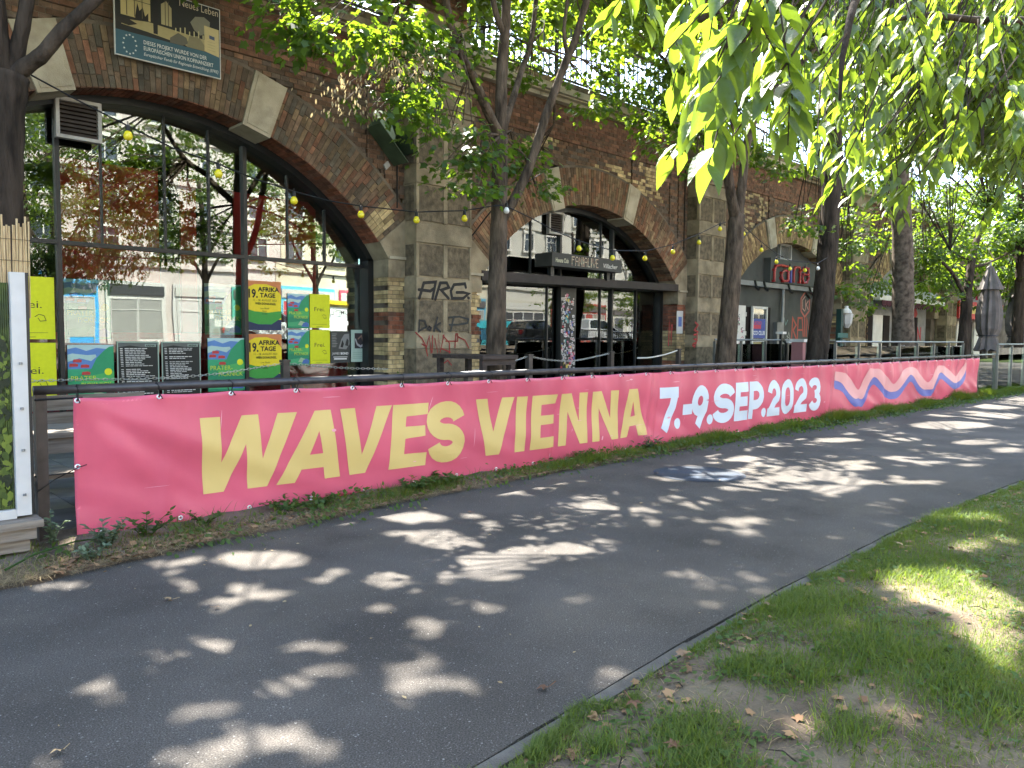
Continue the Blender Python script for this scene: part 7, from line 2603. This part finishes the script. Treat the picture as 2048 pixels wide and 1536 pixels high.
def car(x, y, col, label, kind='hatch', flip=False):
    t = thing('parked_car', label, 'car', (x, y, CARZ), 'cars parked along the street behind the lawn')
    m_body = M('car_paint', col, rough=0.28, var=0.04, spec=0.6, coat=0.6)
    s_ = -1 if flip else 1
    if kind == 'hatch':
        lower = [(-2.1, .32), (-2.15, .62), (-2.08, .92), (-1.95, 1.0), (.95, .98), (1.95, .80), (2.12, .62), (2.14, .32)]
        cab = [(-1.9, 1.0), (-1.55, 1.44), (-1.0, 1.52), (.1, 1.50), (1.0, .985)]
        win = [(-1.72, 1.03), (-1.46, 1.38), (-.95, 1.45), (.08, 1.43), (.82, 1.02)]
        W_, ax = .87, 1.32
    elif kind == 'suv':
        lower = [(-2.15, .38), (-2.2, .7), (-2.15, 1.02), (-2.05, 1.1), (1.0, 1.08), (2.0, .95), (2.18, .7), (2.2, .38)]
        cab = [(-2.05, 1.1), (-1.85, 1.62), (-1.2, 1.70), (.15, 1.66), (1.0, 1.085)]
        win = [(-1.9, 1.13), (-1.75, 1.55), (-1.15, 1.62), (.12, 1.59), (.84, 1.12)]
        W_, ax = .92, 1.36
    else:
        lower = [(-2.5, .35), (-2.55, .7), (-2.5, 1.2), (1.4, 1.2), (2.3, 1.0), (2.5, .7), (2.5, .35)]
        cab = [(-2.5, 1.2), (-2.45, 1.98), (-2.3, 2.05), (.9, 2.05), (1.55, 1.2)]
        win = [(.1, 1.25), (.1, 1.85), (.82, 1.85), (1.34, 1.25)]
        W_, ax = .95, 1.6
    f = lambda P, yy: [(x + s_ * a, yy, CARZ + b) for a, b in P]
    mesh_obj('body', MB().prism(f(lower, y - W_)[::s_], (0, 2 * W_, 0)), m_body, t)
    cb = MB()
    ins = .16
    n = len(cab)
    vs = f(cab, y - W_ + .03) + f(cab, y + W_ - .03)
    for i, (a, b) in enumerate(cab):
        k = max(0, (b - 1.0) / .5) * ins
        vs[i] = (vs[i][0], vs[i][1] + k, vs[i][2])
        vs[i + n] = (vs[i + n][0], vs[i + n][1] - k, vs[i + n][2])
    cb.add(vs, [tuple(range(n)), tuple(range(2 * n - 1, n - 1, -1))] + [(i, i + n, (i + 1) % n + n, (i + 1) % n) for i in range(n)])
    mesh_obj('cabin', cb, m_body, t)
    g = MB()
    for sd in (-1, 1):
        P = []
        for a, b in win:
            k = max(0, (b - 1.0) / .5) * ins
            P.append((x + s_ * a, y + sd * (W_ - .03 - k + .008), CARZ + b))
        g.poly(P)
    mesh_obj('side_window', g, m_carglass, t)
    g = MB()
    a, b = cab[-1], cab[-2]
    g.add([(x + s_ * (a[0] - .06 + .02), y - W_ + .12, CARZ + a[1] + .05), (x + s_ * (a[0] - .06 + .02), y + W_ - .12, CARZ + a[1] + .05), (x + s_ * (b[0] + .06), y + W_ - .26, CARZ + b[1] - .01), (x + s_ * (b[0] + .06), y - W_ + .26, CARZ + b[1] - .01)], [(0, 1, 2, 3)])
    mesh_obj('windscreen', g, m_carglass, t)
    for wx_ in (-ax, ax):
        for sd in (-1, 1):
            w_ = MB()
            c = Vector((x + s_ * wx_, y + sd * (W_ - .10), CARZ + .32))
            w_.tube([c - Vector((0, .11, 0)), c + Vector((0, .11, 0))], .32, 16)
            wo = mesh_obj('wheel', w_, m_tyre, t, smooth=False)
            w_ = MB()
            w_.tube([c + Vector((0, sd * .105, 0)), c + Vector((0, sd * .122, 0))], .20, 12)
            mesh_obj('rim', w_, m_rim, wo)
    for sd in (-1, 1):
        mesh_obj('tail_light', MB().box(*sorted((x - s_ * 2.16, x - s_ * 2.02)), y + sd * .72 - .12, y + sd * .72 + .12, CARZ + .72, CARZ + .95), m_lampr, t)
        mesh_obj('headlight', MB().box(*sorted((x + s_ * 2.12, x + s_ * 1.92)), y + sd * .68 - .15, y + sd * .68 + .15, CARZ + .62, CARZ + .76), m_lampw, t)
        mesh_obj('wing_mirror', MB().box(*sorted((x + s_ * .72, x + s_ * .9)), *sorted((y + sd * W_, y + sd * (W_ + .17))), CARZ + .98, CARZ + 1.1), m_body, t)
    return t


car(16.2, -8.3, (0.72, 0.73, 0.73), 'white hatchback mirrored in the right part of the nearest glass front')
vn = car(22.3, -11.6, (0.70, 0.70, 0.68), 'white van with yellow roof and black lettering mirrored beside the yellow brick pier', 'van')
mesh_obj('roof_cover', MB().prism([(19.85, -12.5, 3.032), (23.2, -12.5, 3.032), (23.0, -12.5, 3.22), (20.1, -12.5, 3.26)], (0, 1.75, 0)), M('yellow_cover', (0.70, 0.48, 0.02), rough=0.6), vn)
pm = MB()
txt(pm, 'BAUMPFLEGE', (22.2, -10.64, 2.45), -X, Z, .42, .015, 0, 'L', 2.2, (0.03, 0.03, 0.03))
mesh_obj('lettering', pm, m_print, vn)
car(26.0, -8.3, (0.05, 0.16, 0.25), 'dark blue car mirrored left of the tree table', 'suv')
car(33.0, -8.4, (0.02, 0.022, 0.025), 'black car mirrored beside the sticker pillar', 'hatch')
car(38.6, -8.3, (0.60, 0.61, 0.62), 'white off-road car mirrored in the second arch', 'suv')
car(44.0, -8.4, (0.70, 0.71, 0.71), 'white saloon mirrored at the right of the second arch', 'hatch', True)
car(4.0, -8.3, (0.30, 0.31, 0.32), 'grey car parked behind the lawn', 'hatch')
car(51.0, -8.3, (0.25, 0.02, 0.02), 'dark red car parked behind the lawn', 'hatch')

ct = thing('construction_container', 'turquoise skip container parked across the street', 'container', (31, -12, 1))
mesh_obj('body', MB().prism([(29.0, -13, 1.05), (33.2, -13, 1.05), (33.8, -13, 2.5), (28.4, -13, 2.5)], (0, 2.0, 0)), M('turquoise_paint', (0.06, 0.42, 0.48), rough=0.5), ct)

pr = thing('park_railing', 'low dark park railing behind the lawn, mirrored in the second arch', 'railing', (20, -4.6, 1))
q = MB()
q.bar((25, -5.1, 1.95), (60, -5.1, 1.95), .05)
q.bar((25, -5.1, 1.2), (60, -5.1, 1.2), .035)
mesh_obj('rail', q, m_blackmetal, pr)
q = MB()
for i in range(235):
    q.bar((25 + i * .15, -5.1, 1.2), (25 + i * .15, -5.1, 1.95), .018)
tag(mesh_obj('bars', q, m_blackmetal, pr), kind='stuff')
for i in range(15):
    mesh_obj('post', MB().bar((25 + i * 2.5, -5.1, .85), (25 + i * 2.5, -5.1, 2.0), .06), m_blackmetal, pr)

# street trees on the bank behind
spots = [(0.5, -6.2), (7.0, -5.9), (12.2, -6.2), (17.2, -6.1), (33.5, -6.3), (41.0, -6.2)]
lab2 = ['street tree on the bank at the far left', 'street tree with dark trunk mirrored in the nearest arch', 'street tree mirrored behind the blue shop front', 'street tree mirrored above the white hatchback', 'low leafy street tree mirrored left of the sticker pillar', 'low leafy street tree mirrored right of the sticker pillar']
for (x, y), lab in zip(spots, lab2):
    cl = [(c, (.95, .95, .6), n) for c, _, n in (canopy(x, y, 5.4, 12.0, 3.0, 60, 130) + canopy(x - .5, y + 1.2, 4.2, 5.6, 2.2, 9, 100) if x < 30 else canopy(x, y, 2.6, 5.6, 2.4, 34, 120))]
    make_tree('street_tree', lab, (x, y, .9), [(x, y, .8), (x + .05, y, 3.0), (x, y + .05, 5.0), (x - .1, y, 7.5)], (.17, .07),
              [([(x, y, 3.4), (x + .7, y + .2, 5.0), (x + 1.5, y + .3, 6.6)], .07, .03), ([(x, y, 3.7), (x - .8, y - .2, 5.2), (x - 1.5, y - .1, 6.8)], .07, .03)],
              cl, m_acacia, SIMPLE, SIMPLE_F, (.11, .17), m_bark2, group='street trees on the bank behind the camera', extra_twigs=False)
# ================================================================== PLANTS AND LITTER ON THE GROUND
m_blade = M('grass_blade', (0.034, 0.074, 0.011), rough=0.6, spec=0.3, rnd=(0.125, 0.16, 0.034), trans=0.34, tcol=(0.30, 0.42, 0.028))
m_weed = M('weed_leaf', (0.035, 0.075, 0.02), rough=0.6, spec=0.3, rnd=(0.07, 0.12, 0.03), trans=0.35, tcol=(0.22, 0.36, 0.03))
m_mug = M('grey_green_leaf', (0.10, 0.14, 0.085), rough=0.7, spec=0.2, rnd=(0.16, 0.21, 0.13), trans=0.25, tcol=(0.25, 0.35, 0.12))
m_straw = M('dry_straw', (0.27, 0.20, 0.11), rough=0.85, spec=0.1, rnd=(0.42, 0.33, 0.19), trans=0.2, tcol=(0.4, 0.3, 0.15))
m_dead = M('dead_leaf', (0.15, 0.085, 0.05), rough=0.85, spec=0.15, rnd=(0.30, 0.19, 0.10), var=.3)

BLADE = np.array([(-.5, 0, 0), (.5, 0, 0), (.42, .45, .03), (-.42, .45, .03), (.22, .8, .14), (-.22, .8, .14), (0, 1.0, .30)])
BLADE_F = [(0, 1, 2, 3), (3, 2, 4, 5), (5, 4, 6)]


def fbm(x, y, seed=0):
    v = np.zeros_like(x)
    a, f = 1.0, 1.0
    for k in range(5):
        v += a * np.sin(f * x * 1.7 + seed + 1.3 * k + 1.1 * np.sin(f * y * 1.3 + k)) * np.cos(f * y * 1.9 - seed * .7 + 2.1 * k + .9 * np.sin(f * x * 1.1 + k))
        a *= .62
        f *= 1.9
    return v


def blades(name, parent, x, y, z, h, w, lean, mat, kind='stuff', rnd=None):
    n = len(x)
    pos = np.stack([x, y, z], 1)
    a = RNG.random(n) * 2 * math.pi
    d = np.stack([np.cos(a), np.sin(a), np.zeros(n)], 1)
    tip = d * lean[:, None] + np.array([0, 0, 1.0])
    nrm = d + np.array([0, 0, .01])
    sh = BLADE.copy()
    t = unit(tip)
    b = unit(np.cross(t, nrm))
    nn = np.cross(b, t)
    v = pos[:, None, :] + (w[:, None, None] * sh[None, :, 0:1]) * b[:, None, :] + h[:, None, None] * (sh[None, :, 1:2] * t[:, None, :] - sh[None, :, 2:3] * nn[:, None, :] * -1)
    v = v.reshape(-1, 3) - np.array(wpos(parent) if parent else (0, 0, 0))[None, :]
    me = bpy.data.meshes.new(name)
    K = 7
    flat = np.concatenate([np.array(f) for f in BLADE_F])
    lens = np.array([len(f) for f in BLADE_F])
    loops = (flat[None, :] + (np.arange(n) * K)[:, None]).ravel()
    st = np.concatenate([[0], np.cumsum(lens)[:-1]])
    starts = (st[None, :] + (np.arange(n) * lens.sum())[:, None]).ravel()
    me.vertices.add(n * K)
    me.vertices.foreach_set('co', v.astype(np.float32).ravel())
    me.loops.add(len(loops))
    me.loops.foreach_set('vertex_index', loops.astype(np.int32))
    me.polygons.add(len(starts))
    me.polygons.foreach_set('loop_start', starts.astype(np.int32))
    at = me.attributes.new('rnd', 'FLOAT', 'FACE')
    at.data.foreach_set('value', np.repeat(RNG.random(n) if rnd is None else rnd, 3).astype(np.float32))
    me.materials.append(mat)
    me.update(calc_edges=True)
    o = bpy.data.objects.new(name, me)
    COL.objects.link(o)
    if parent:
        o.parent = parent
    if kind:
        o['kind'] = kind
    return o


vlawn = np.vectorize(lawn_z)
vPR = np.vectorize(lambda x: lin(PR, x))
vPL = np.vectorize(lambda x: lin(PL, x))


def dens(x, y):
    """grass cover: thin and patchy beside the path with bare trodden earth, closed further right"""
    e = vPR(x) - .09 - y
    d = .66 + .42 * fbm(x * 1.5, y * 1.5, 3.0) + .35 * fbm(x * 4.0, y * 4.0, 9.0) * .6
    bare = np.zeros_like(x)
    for u, v, r1, w_ in ((1330, 1440, .40, 1.0), (1400, 1380, .36, 1.0), (1500, 1345, .34, .9), (1440, 1455, .34, .9), (1570, 1320, .26, .7), (1610, 1480, .22, .9), (1290, 1500, .3, .9), (1760, 1450, .22, .6), (1890, 1270, .22, .6)):
        c = onZ(u, v)
        bare = np.maximum(bare, w_ * np.exp(-(((x - c.x) / r1) ** 2 + ((y - c.y) / (r1 * .8)) ** 2)))
    d = d - 1.25 * bare + .18 * np.clip((x - 3.6) / 1.4, 0, 1.6) + .35 * np.clip((x - 5.5) / 2, 0, 1)
    d = np.where(e < .10, d + .25, d)
    return np.clip(d, 0.02, 1)


N = 560000
xx = 1.0 + 15 * RNG.random(N) ** 1.75
yy = vPR(xx) - .085 - RNG.random(N) ** 1.15 * (3.6 + .18 * xx)
keep = RNG.random(N) < dens(xx, yy) * np.clip(1.25 - .03 * xx, .4, 1)
u_ = xx * rgt2.x + yy * rgt2.y
z_ = xx * fwd.x + yy * fwd.y
keep &= (z_ > .4) & (np.abs(u_) < z_ * .80 + .5)
xx, yy = xx[keep], yy[keep]
zz = vlawn(xx, yy) - .004
hh = RNG.uniform(.018, .052, len(xx)) * (1 + .55 * np.clip(fbm(xx * 2.2, yy * 2.2, 5), -.6, 1.2))
blades('grass', None, xx, yy, zz, hh, RNG.uniform(.0022, .0042, len(xx)), RNG.uniform(.15, .95, len(xx)), m_blade, rnd=np.clip(.5 + .35 * fbm(xx * .9, yy * .9, 1) + RNG.normal(size=len(xx)) * .22, 0, 1))
# tall tufts
tx, ty = [], []
for u, v, r, n in ((1380, 1480, .10, 900), (1400, 1540, .10, 900), (1540, 1365, .10, 800), (1480, 1360, .06, 300), (1570, 1230, .13, 900), (1650, 1225, .16, 1100), (1720, 1320, .14, 900), (1800, 1150, .2, 1100), (1900, 1060, .25, 1500), (1880, 1380, .2, 1300), (1960, 1450, .15, 900), (1700, 1490, .09, 500), (1200, 1500, .06, 350), (1620, 1390, .08, 400)):
    cx, cy_ = onZ(u, v).x, onZ(u, v).y
    tx.append(cx + RNG.normal(size=n) * r)
    ty.append(cy_ + RNG.normal(size=n) * r * .8)
tx, ty = np.concatenate(tx), np.concatenate(ty)
k = ty < vPR(tx) - .06
tx, ty = tx[k], ty[k]
blades('grass_tufts', None, tx, ty, vlawn(tx, ty) - .004, RNG.uniform(.05, .105, len(tx)), RNG.uniform(.0025, .0048, len(tx)), RNG.uniform(.2, 1.1, len(tx)), m_blade)
n = 26000
ex = 1.2 + 14 * RNG.random(n) ** 1.4
ey_ = vPR(ex) - .085 - RNG.random(n) ** 1.5 * .09 + .06 * np.clip(fbm(ex * 3, ex * 0, 6), -.6, 1.2)
k = fbm(ex * 2.3, ex * 0 + 1, 8) > -.5
ex, ey_ = ex[k], ey_[k]
blades('edge_grass', None, ex, ey_, np.full(len(ex), .0), RNG.uniform(.02, .06, len(ex)), RNG.uniform(.002, .004, len(ex)), RNG.uniform(.4, 1.6, len(ex)), m_blade)
# straw between the blades
n = 9000
sx_ = 1.2 + 8 * RNG.random(n) ** 1.6
sy_ = vPR(sx_) - .09 - RNG.random(n) * 3.0
blades('dry_grass', None, sx_, sy_, vlawn(sx_, sy_), RNG.uniform(.03, .09, n), RNG.uniform(.0018, .0032, n), RNG.uniform(1.5, 6, n), m_straw)
# clover and plantain leaves low in the lawn
n = 11000
cx_ = 1.3 + 7 * RNG.random(n) ** 1.5
cy2 = vPR(cx_) - .12 - RNG.random(n) * 2.8
k = (fbm(cx_ * 2.1, cy2 * 2.1, 7) > .0)
cx_, cy2 = cx_[k], cy2[k]
n = len(cx_)
a = RNG.random(n) * 2 * math.pi
lv_ = leaves('lawn_weeds', tag(mesh_obj('clover', MB().box(1.0, 1.001, -1, -.999, -.1, -.099), m_weed), kind='stuff'), np.stack([cx_, cy2, vlawn(cx_, cy2) + RNG.uniform(.008, .03, n)], 1), np.stack([np.cos(a), np.sin(a), RNG.uniform(-.1, .5, n)], 1),
             np.stack([RNG.normal(size=n) * .3, RNG.normal(size=n) * .3, np.ones(n)], 1), RNG.uniform(.018, .045, n), SIMPLE, SIMPLE_F, m_weed)
lv_['kind'] = 'stuff'

# ------------------------------------------------------------------ verge along the foot of the banner
n = 120000
vx = 1.0 + 27 * RNG.random(n) ** .8
pl = vPL(vx)
band = 6.06 - pl
vy = pl + .03 + RNG.random(n) * np.maximum(.16, band - .02) - .02
cover = np.clip(.32 + .5 * fbm(vx * .9, vy * .3, 2) + .085 * (vx - 2.5), .04, 1)
k = RNG.random(n) < cover
vx, vy = vx[k], vy[k]
hh = RNG.uniform(.05, .14, len(vx)) * (1 + .7 * np.clip(fbm(vx * 1.6, vx * 0, 4), -.6, 1.6)) * np.clip(.75 + .03 * vx, .7, 1.3)
blades('verge_grass', None, vx, vy, np.full(len(vx), .02), hh, RNG.uniform(.003, .006, len(vx)), RNG.uniform(.15, 1.1, len(vx)), m_blade)
n = 26000
vx = .3 + 20 * RNG.random(n) ** 1.5
vy = vPL(vx) + RNG.random(n) ** 1.3 * .42 - .03
k = vy < 6.03
vx, vy = vx[k], vy[k]
blades('verge_straw', None, vx, vy, np.full(len(vx), .028), RNG.uniform(.04, .15, len(vx)), RNG.uniform(.002, .004, len(vx)), RNG.uniform(1.2, 7, len(vx)), m_straw)
cl = []
for i in range(190):
    x = 1.2 + 25 * random.random() ** 1.0
    y = lin(PL, x) + random.uniform(.08, .42)
    if x < 7 and random.random() < .45:
        continue
    cl.append(((x, min(y, 5.98), .055 + random.uniform(0, .035)), (.13 + .012 * x, .06, .045), int(40 + 4 * x)))
P, T, Nn = spray_points(cl, 30)
P[:, 2] = np.maximum(P[:, 2] * .5 + .03, .02)
P[:, 1] = np.minimum(P[:, 1], 6.015)
leaves('verge_weeds', tag(mesh_obj('verge_plants', MB().box(1.0, 1.001, 5.9, 5.901, .0, .001), m_weed), kind='stuff'), P, T, Nn, RNG.uniform(.03, .065, len(P)), SIMPLE, SIMPLE_F, m_weed)['kind'] = 'stuff'


def weed(x, y, h, n, size, mat, label, spread=.12, nm='weed_plant', straggle=0.0, group='weeds along the foot of the banner'):
    t = thing(nm, label, 'weed', (x, y, .02), group)
    stm = MB()
    P, T, N_ = [], [], []
    for s_ in range(max(2, n // 14)):
        a = random.uniform(0, 2 * math.pi)
        top = Vector((x + spread * math.cos(a) * random.uniform(.3, 1) + straggle * random.uniform(0, 1), y + spread * .6 * math.sin(a) - spread * .2, .02 + h * random.uniform(.55, 1)))
        mid = (Vector((x, y, .02)) + top) / 2 + Vector((0, 0, h * .12))
        stm.tube([(x + random.uniform(-.02, .02), y, .0), mid, top], [.004, .003, .0015], 5)
        for k in range(14):
            f = .2 + .8 * k / 13
            p = (Vector((x, y, .02)) * (1 - f) ** 2 + mid * 2 * f * (1 - f) + top * f * f)
            b = random.uniform(0, 2 * math.pi)
            P.append(tuple(p))
            T.append((math.cos(b), math.sin(b), random.uniform(-.1, .7)))
            N_.append((random.uniform(-.3, .3), random.uniform(-.3, .3), 1))
    mesh_obj('stems', stm, mat, t)
    P, T, N_ = np.array(P), np.array(T), np.array(N_)
    leaves('foliage', t, P, T, N_, RNG.uniform(size[0], size[1], len(P)), SIMPLE * np.array([.8, 1, 1]), SIMPLE_F, mat)
    return t


weed(1.60, 5.62, 0.23, 142, (0.036, 0.078), m_mug, 'grey green mugwort at the left foot of the banner', .15)
weed(1.45, 5.42, 0.11, 71, (0.036, 0.066), m_mug, 'low grey green mugwort at the edge of the asphalt, left', .12)
weed(1.93, 5.80, 0.19, 123, (0.036, 0.072), m_weed, 'dark spreading weed with a spike standing before the left of the banner', 0.19)
weed(2.36, 5.85, 0.13, 92, (0.036, 0.066), m_weed, 'straggly weed with bowed stem before the left of the banner', 0.26)
weed(1.36, 5.98, 0.25, 71, (0.036, 0.060), m_mug, 'small leafy weed beside the steel post, left', .08)
weed(3.05, 5.88, 0.13, 154, (0.036, 0.072), m_weed, 'leafy weed below the first big letter', 0.26)
weed(3.40, 5.90, 0.13, 123, (0.036, 0.066), m_weed, 'leafy weed with dry litter below the first big letter', 0.22)
weed(.98, 5.75, .24, 28, (.02, .04), m_weed, 'thin flowering weed before the timber base', .07)
weed(4.35, 5.92, 0.13, 184, (0.048, 0.084), m_weed, 'broad leafed weed below the third big letter', 0.29)
weed(4.75, 5.93, 0.12, 184, (0.048, 0.084), m_weed, 'dark creeping weed below the fourth big letter', 0.29)
weed(8.3, 6.0, .22, 98, (.04, .07), m_mug, 'pale weed where the second word ends', .22)
weed(6.9, 5.98, .2, 98, (.04, .07), m_weed, 'green clump below the second word', .22)
p = onY(810, 745, 10.2)
weed(p.x, 10.2, 1.0, 56, (.07, .12), m_maple, 'bright leafy sapling at the foot of the first pilaster', .2, 'sapling', group='saplings at the foot of the pilasters')
weed(p.x + .55, 10.3, .98, 42, (.07, .11), m_maple, 'second leafy sapling right of the bright one at the pilaster', .2, 'sapling', group='saplings at the foot of the pilasters')
weed(p.x + 1.15, 10.4, 1.05, 56, (.07, .11), m_maple, 'third leafy sapling near the right edge of the pilaster', .2, 'sapling', group='saplings at the foot of the pilasters')

pbm = MB()
for i in range(420):
    x = 1.5 + 4.5 * random.random()
    y = lin(PR, x) - .1 - random.random() * 1.7
    if dens(np.array([x]), np.array([y]))[0] > .5:
        continue
    r = random.uniform(.003, .011)
    z = lawn_z(x, y)
    a = random.uniform(0, 3)
    c_, s_ = math.cos(a) * r, math.sin(a) * r
    pbm.add([(x + c_, y + s_, z), (x - s_ * .7, y + c_ * .7, z), (x - c_, y - s_, z), (x + s_ * .7, y - c_ * .7, z), (x + c_ * .2, y + s_ * .2, z + r * .8)], [(0, 1, 4), (1, 2, 4), (2, 3, 4), (3, 0, 4)])
tag(mesh_obj('pebbles', pbm, m_kerb), kind='stuff')

# fallen leaves and twigs
dl = MB()
pts = [(math.sin(a) * r, math.cos(a) * r) for a, r in [(0, 1), (.45, .42), (.95, .85), (1.45, .38), (2.0, .62), (2.7, .25), (3.14, .5), (-2.7, .25), (-2.0, .62), (-1.45, .38), (-.95, .85), (-.45, .42)]]
dl.poly([(a * .036, b * .036, .004 + .02 * (abs(a) + max(0, b)) * (1 if i % 2 else .3)) for i, (a, b) in enumerate(pts)], None)
dl.bar((0, -.018, .004), (.008, -.05, .01), .002)
m_d2 = M('pale_dead_leaf', (0.33, 0.24, 0.13), rough=0.85, var=.35, vs=20)
m_d3 = M('brown_dead_leaf', (0.14, 0.07, 0.04), rough=0.85, var=.4, vs=20)
m_d1 = M('tan_dead_leaf', (0.22, 0.14, 0.085), rough=0.85, var=.35, vs=20)
spotsl = [(338, 1200, 'olive brown fallen leaf lying alone on the grey path, left', m_d2, 1.1), (432, 1216, 'small orange brown fallen leaf on the path beside a sun fleck', m_d1, .8), (118, 1505, 'pale fallen leaf on the path in the bottom left corner', m_d2, 1.1),
          (1265, 1424, 'large brown fallen leaf on the bare soil beside the kerb', m_d3, 1.5), (1090, 1238 + 140, 'reddish fallen leaf on the bare earth by the kerb', m_d3, 1.2), (1360, 1330, 'brown fallen leaf at the kerb near the grass', m_d1, 1.2), (1375, 1338, 'second brown fallen leaf at the kerb near the grass', m_d3, 1.0),
          (1535, 1232, 'orange fallen leaf at the edge of the grass tuft', m_d1, .9), (1800, 1105, 'big pale brown fallen leaf on the grass by the path', m_d2, 1.5), (1700, 1160, 'curled brown fallen leaf in the grass by the path', m_d1, 1.1), (1350, 1520, 'dark brown fallen leaf at the bottom of the picture', m_d3, 1.3),
          (418, 1080, 'pale yellow fallen leaf on the litter under the banner', m_d2, 1.2), (440, 1078, 'orange fallen leaf on the litter under the banner', m_d1, 1.1), (395, 1086, 'russet fallen leaf on the litter under the banner', m_d3, 1.1), (1148, 983, 'dark fallen leaf on the middle of the path', m_d3, .9),
          (1282, 1007, 'small pale fallen leaf on the middle of the path', m_d2, .8), (1310, 948, 'dry twisted fallen leaf beside the painted disc', m_d1, 1.2), (850, 1018, 'green brown fallen leaf below the banner foot', m_d2, .9), (940, 1025, 'russet fallen leaf on the path below the second word', m_d3, .8)]
for i, (u, v, lab, mt, sc_) in enumerate(spotsl):
    p = onZ(u, v, .006)
    e = lin(PR, p.x)
    z = .006 if p.y > e else lawn_z(p.x, p.y) + .03
    if p.y > lin(PL, p.x):
        z = .045
    o = mesh_obj('fallen_leaf', dl, mt)
    o.location = (p.x, p.y, z)
    o.rotation_euler = (random.uniform(-.15, .15), random.uniform(-.15, .15), random.uniform(0, 6.28))
    o.scale = (sc_, sc_, sc_)
    tag(o, lab, 'fallen leaf', 'fallen leaves')
n = 1500
lx = 1.2 + 9 * RNG.random(n) ** 1.4
side = RNG.random(n)
ly = np.where(side < .42, vPR(lx) - .1 - RNG.random(n) ** 1.6 * 2.0, vPL(lx) + RNG.random(n) * .3 - .04)
lz = np.where(side < .42, vlawn(lx, ly) + .015, .045)
a = RNG.random(n) * 6.28
leaves('leaf_litter', tag(mesh_obj('litter', MB().box(1.0, 1.001, 5.95, 5.951, .0, .001), m_dead), kind='stuff'), np.stack([lx, ly, lz], 1), np.stack([np.cos(a), np.sin(a), RNG.normal(size=n) * .2], 1), np.stack([RNG.normal(size=n) * .25, RNG.normal(size=n) * .25, np.ones(n)], 1),
       RNG.uniform(.02, .06, n), MAPLE, MAPLE_F, m_dead)['kind'] = 'stuff'
n = 260
lx = -0.5 + 12 * RNG.random(n) ** 1.2
ly = 2.1 + 3.4 * RNG.random(n)
ly = np.where(RNG.random(n) < .5, vPL(lx) - RNG.random(n) ** 2 * .7, ly)
a = RNG.random(n) * 6.28
leaves('path_litter', tag(mesh_obj('grit', MB().box(1.0, 1.001, 5.0, 5.001, .0, .001), m_dead), kind='stuff'), np.stack([lx, ly, np.full(n, .004)], 1), np.stack([np.cos(a), np.sin(a), RNG.random(n) * .3], 1), np.stack([RNG.normal(size=n) * .3, RNG.normal(size=n) * .3, np.ones(n)], 1),
       RNG.uniform(.008, .028, n), SIMPLE, SIMPLE_F, m_straw)['kind'] = 'stuff'
tw = MB()
for i in range(46):
    x = random.uniform(1.3, 7)
    y = lin(PR, x) - random.uniform(.1, 1.3) if i % 3 else lin(PL, x) + random.uniform(-.05, .2)
    a = random.uniform(0, 3.14)
    l = random.uniform(.04, .14)
    z = lawn_z(x, y) + .012 if i % 3 else .035
    tw.tube([(x, y, z), (x + l * .5 * math.cos(a), y + l * .5 * math.sin(a), z + .01), (x + l * math.cos(a + .3), y + l * math.sin(a + .3), z)], [.003, .0025, .0015], 4)
tag(mesh_obj('fallen_twigs', tw, m_bark2), kind='stuff')
# long dry stalk lying along the verge, left
tag(mesh_obj('dry_stalk', MB().tube([onZ(10, 1140, .06), onZ(70, 1108, .10), onZ(150, 1083, .11), onZ(230, 1072, .05)], [.008, .007, .006, .004], 6), m_weed), 'long green stalk lying along the verge at the left', 'stalk')

# worn blue disc painted on the asphalt
c = onZ(1398, 947, .004)
m_disc = M('worn_blue_paint', (0.035, 0.055, 0.085), rough=0.85, col2=(0.05, 0.055, 0.06), vs=3.5, bump=0.6, bs=220, dirt=((0.065, 0.067, 0.072), 6, .85), detail=8)
m_disc2 = M('worn_pale_paint', (0.06, 0.068, 0.08), rough=0.85, col2=(0.05, 0.054, 0.06), vs=5, bump=0.5, bs=220, detail=8)
t = thing('painted_disc', 'worn round blue marking painted on the asphalt path', 'road marking', (c.x, c.y, .004))
q = MB()
q.disc((c.x, c.y, .004), X, Y_, .50, 36)
mesh_obj('disc', q, m_disc, t)
q = MB()
q.stroke([(c.x + .46 * math.cos(a), c.y + .46 * math.sin(a)) for a in [math.pi * 2 * i / 36 for i in range(36)]], .03, (0, 0, .0075), X, Y_, closed=True)
q.stroke([(c.x - .3, c.y + .1), (c.x - .05, c.y - .1), (c.x + .2, c.y + .05)], .05, (0, 0, .0075), X, Y_)
mesh_obj('symbol', q, m_disc2, t)
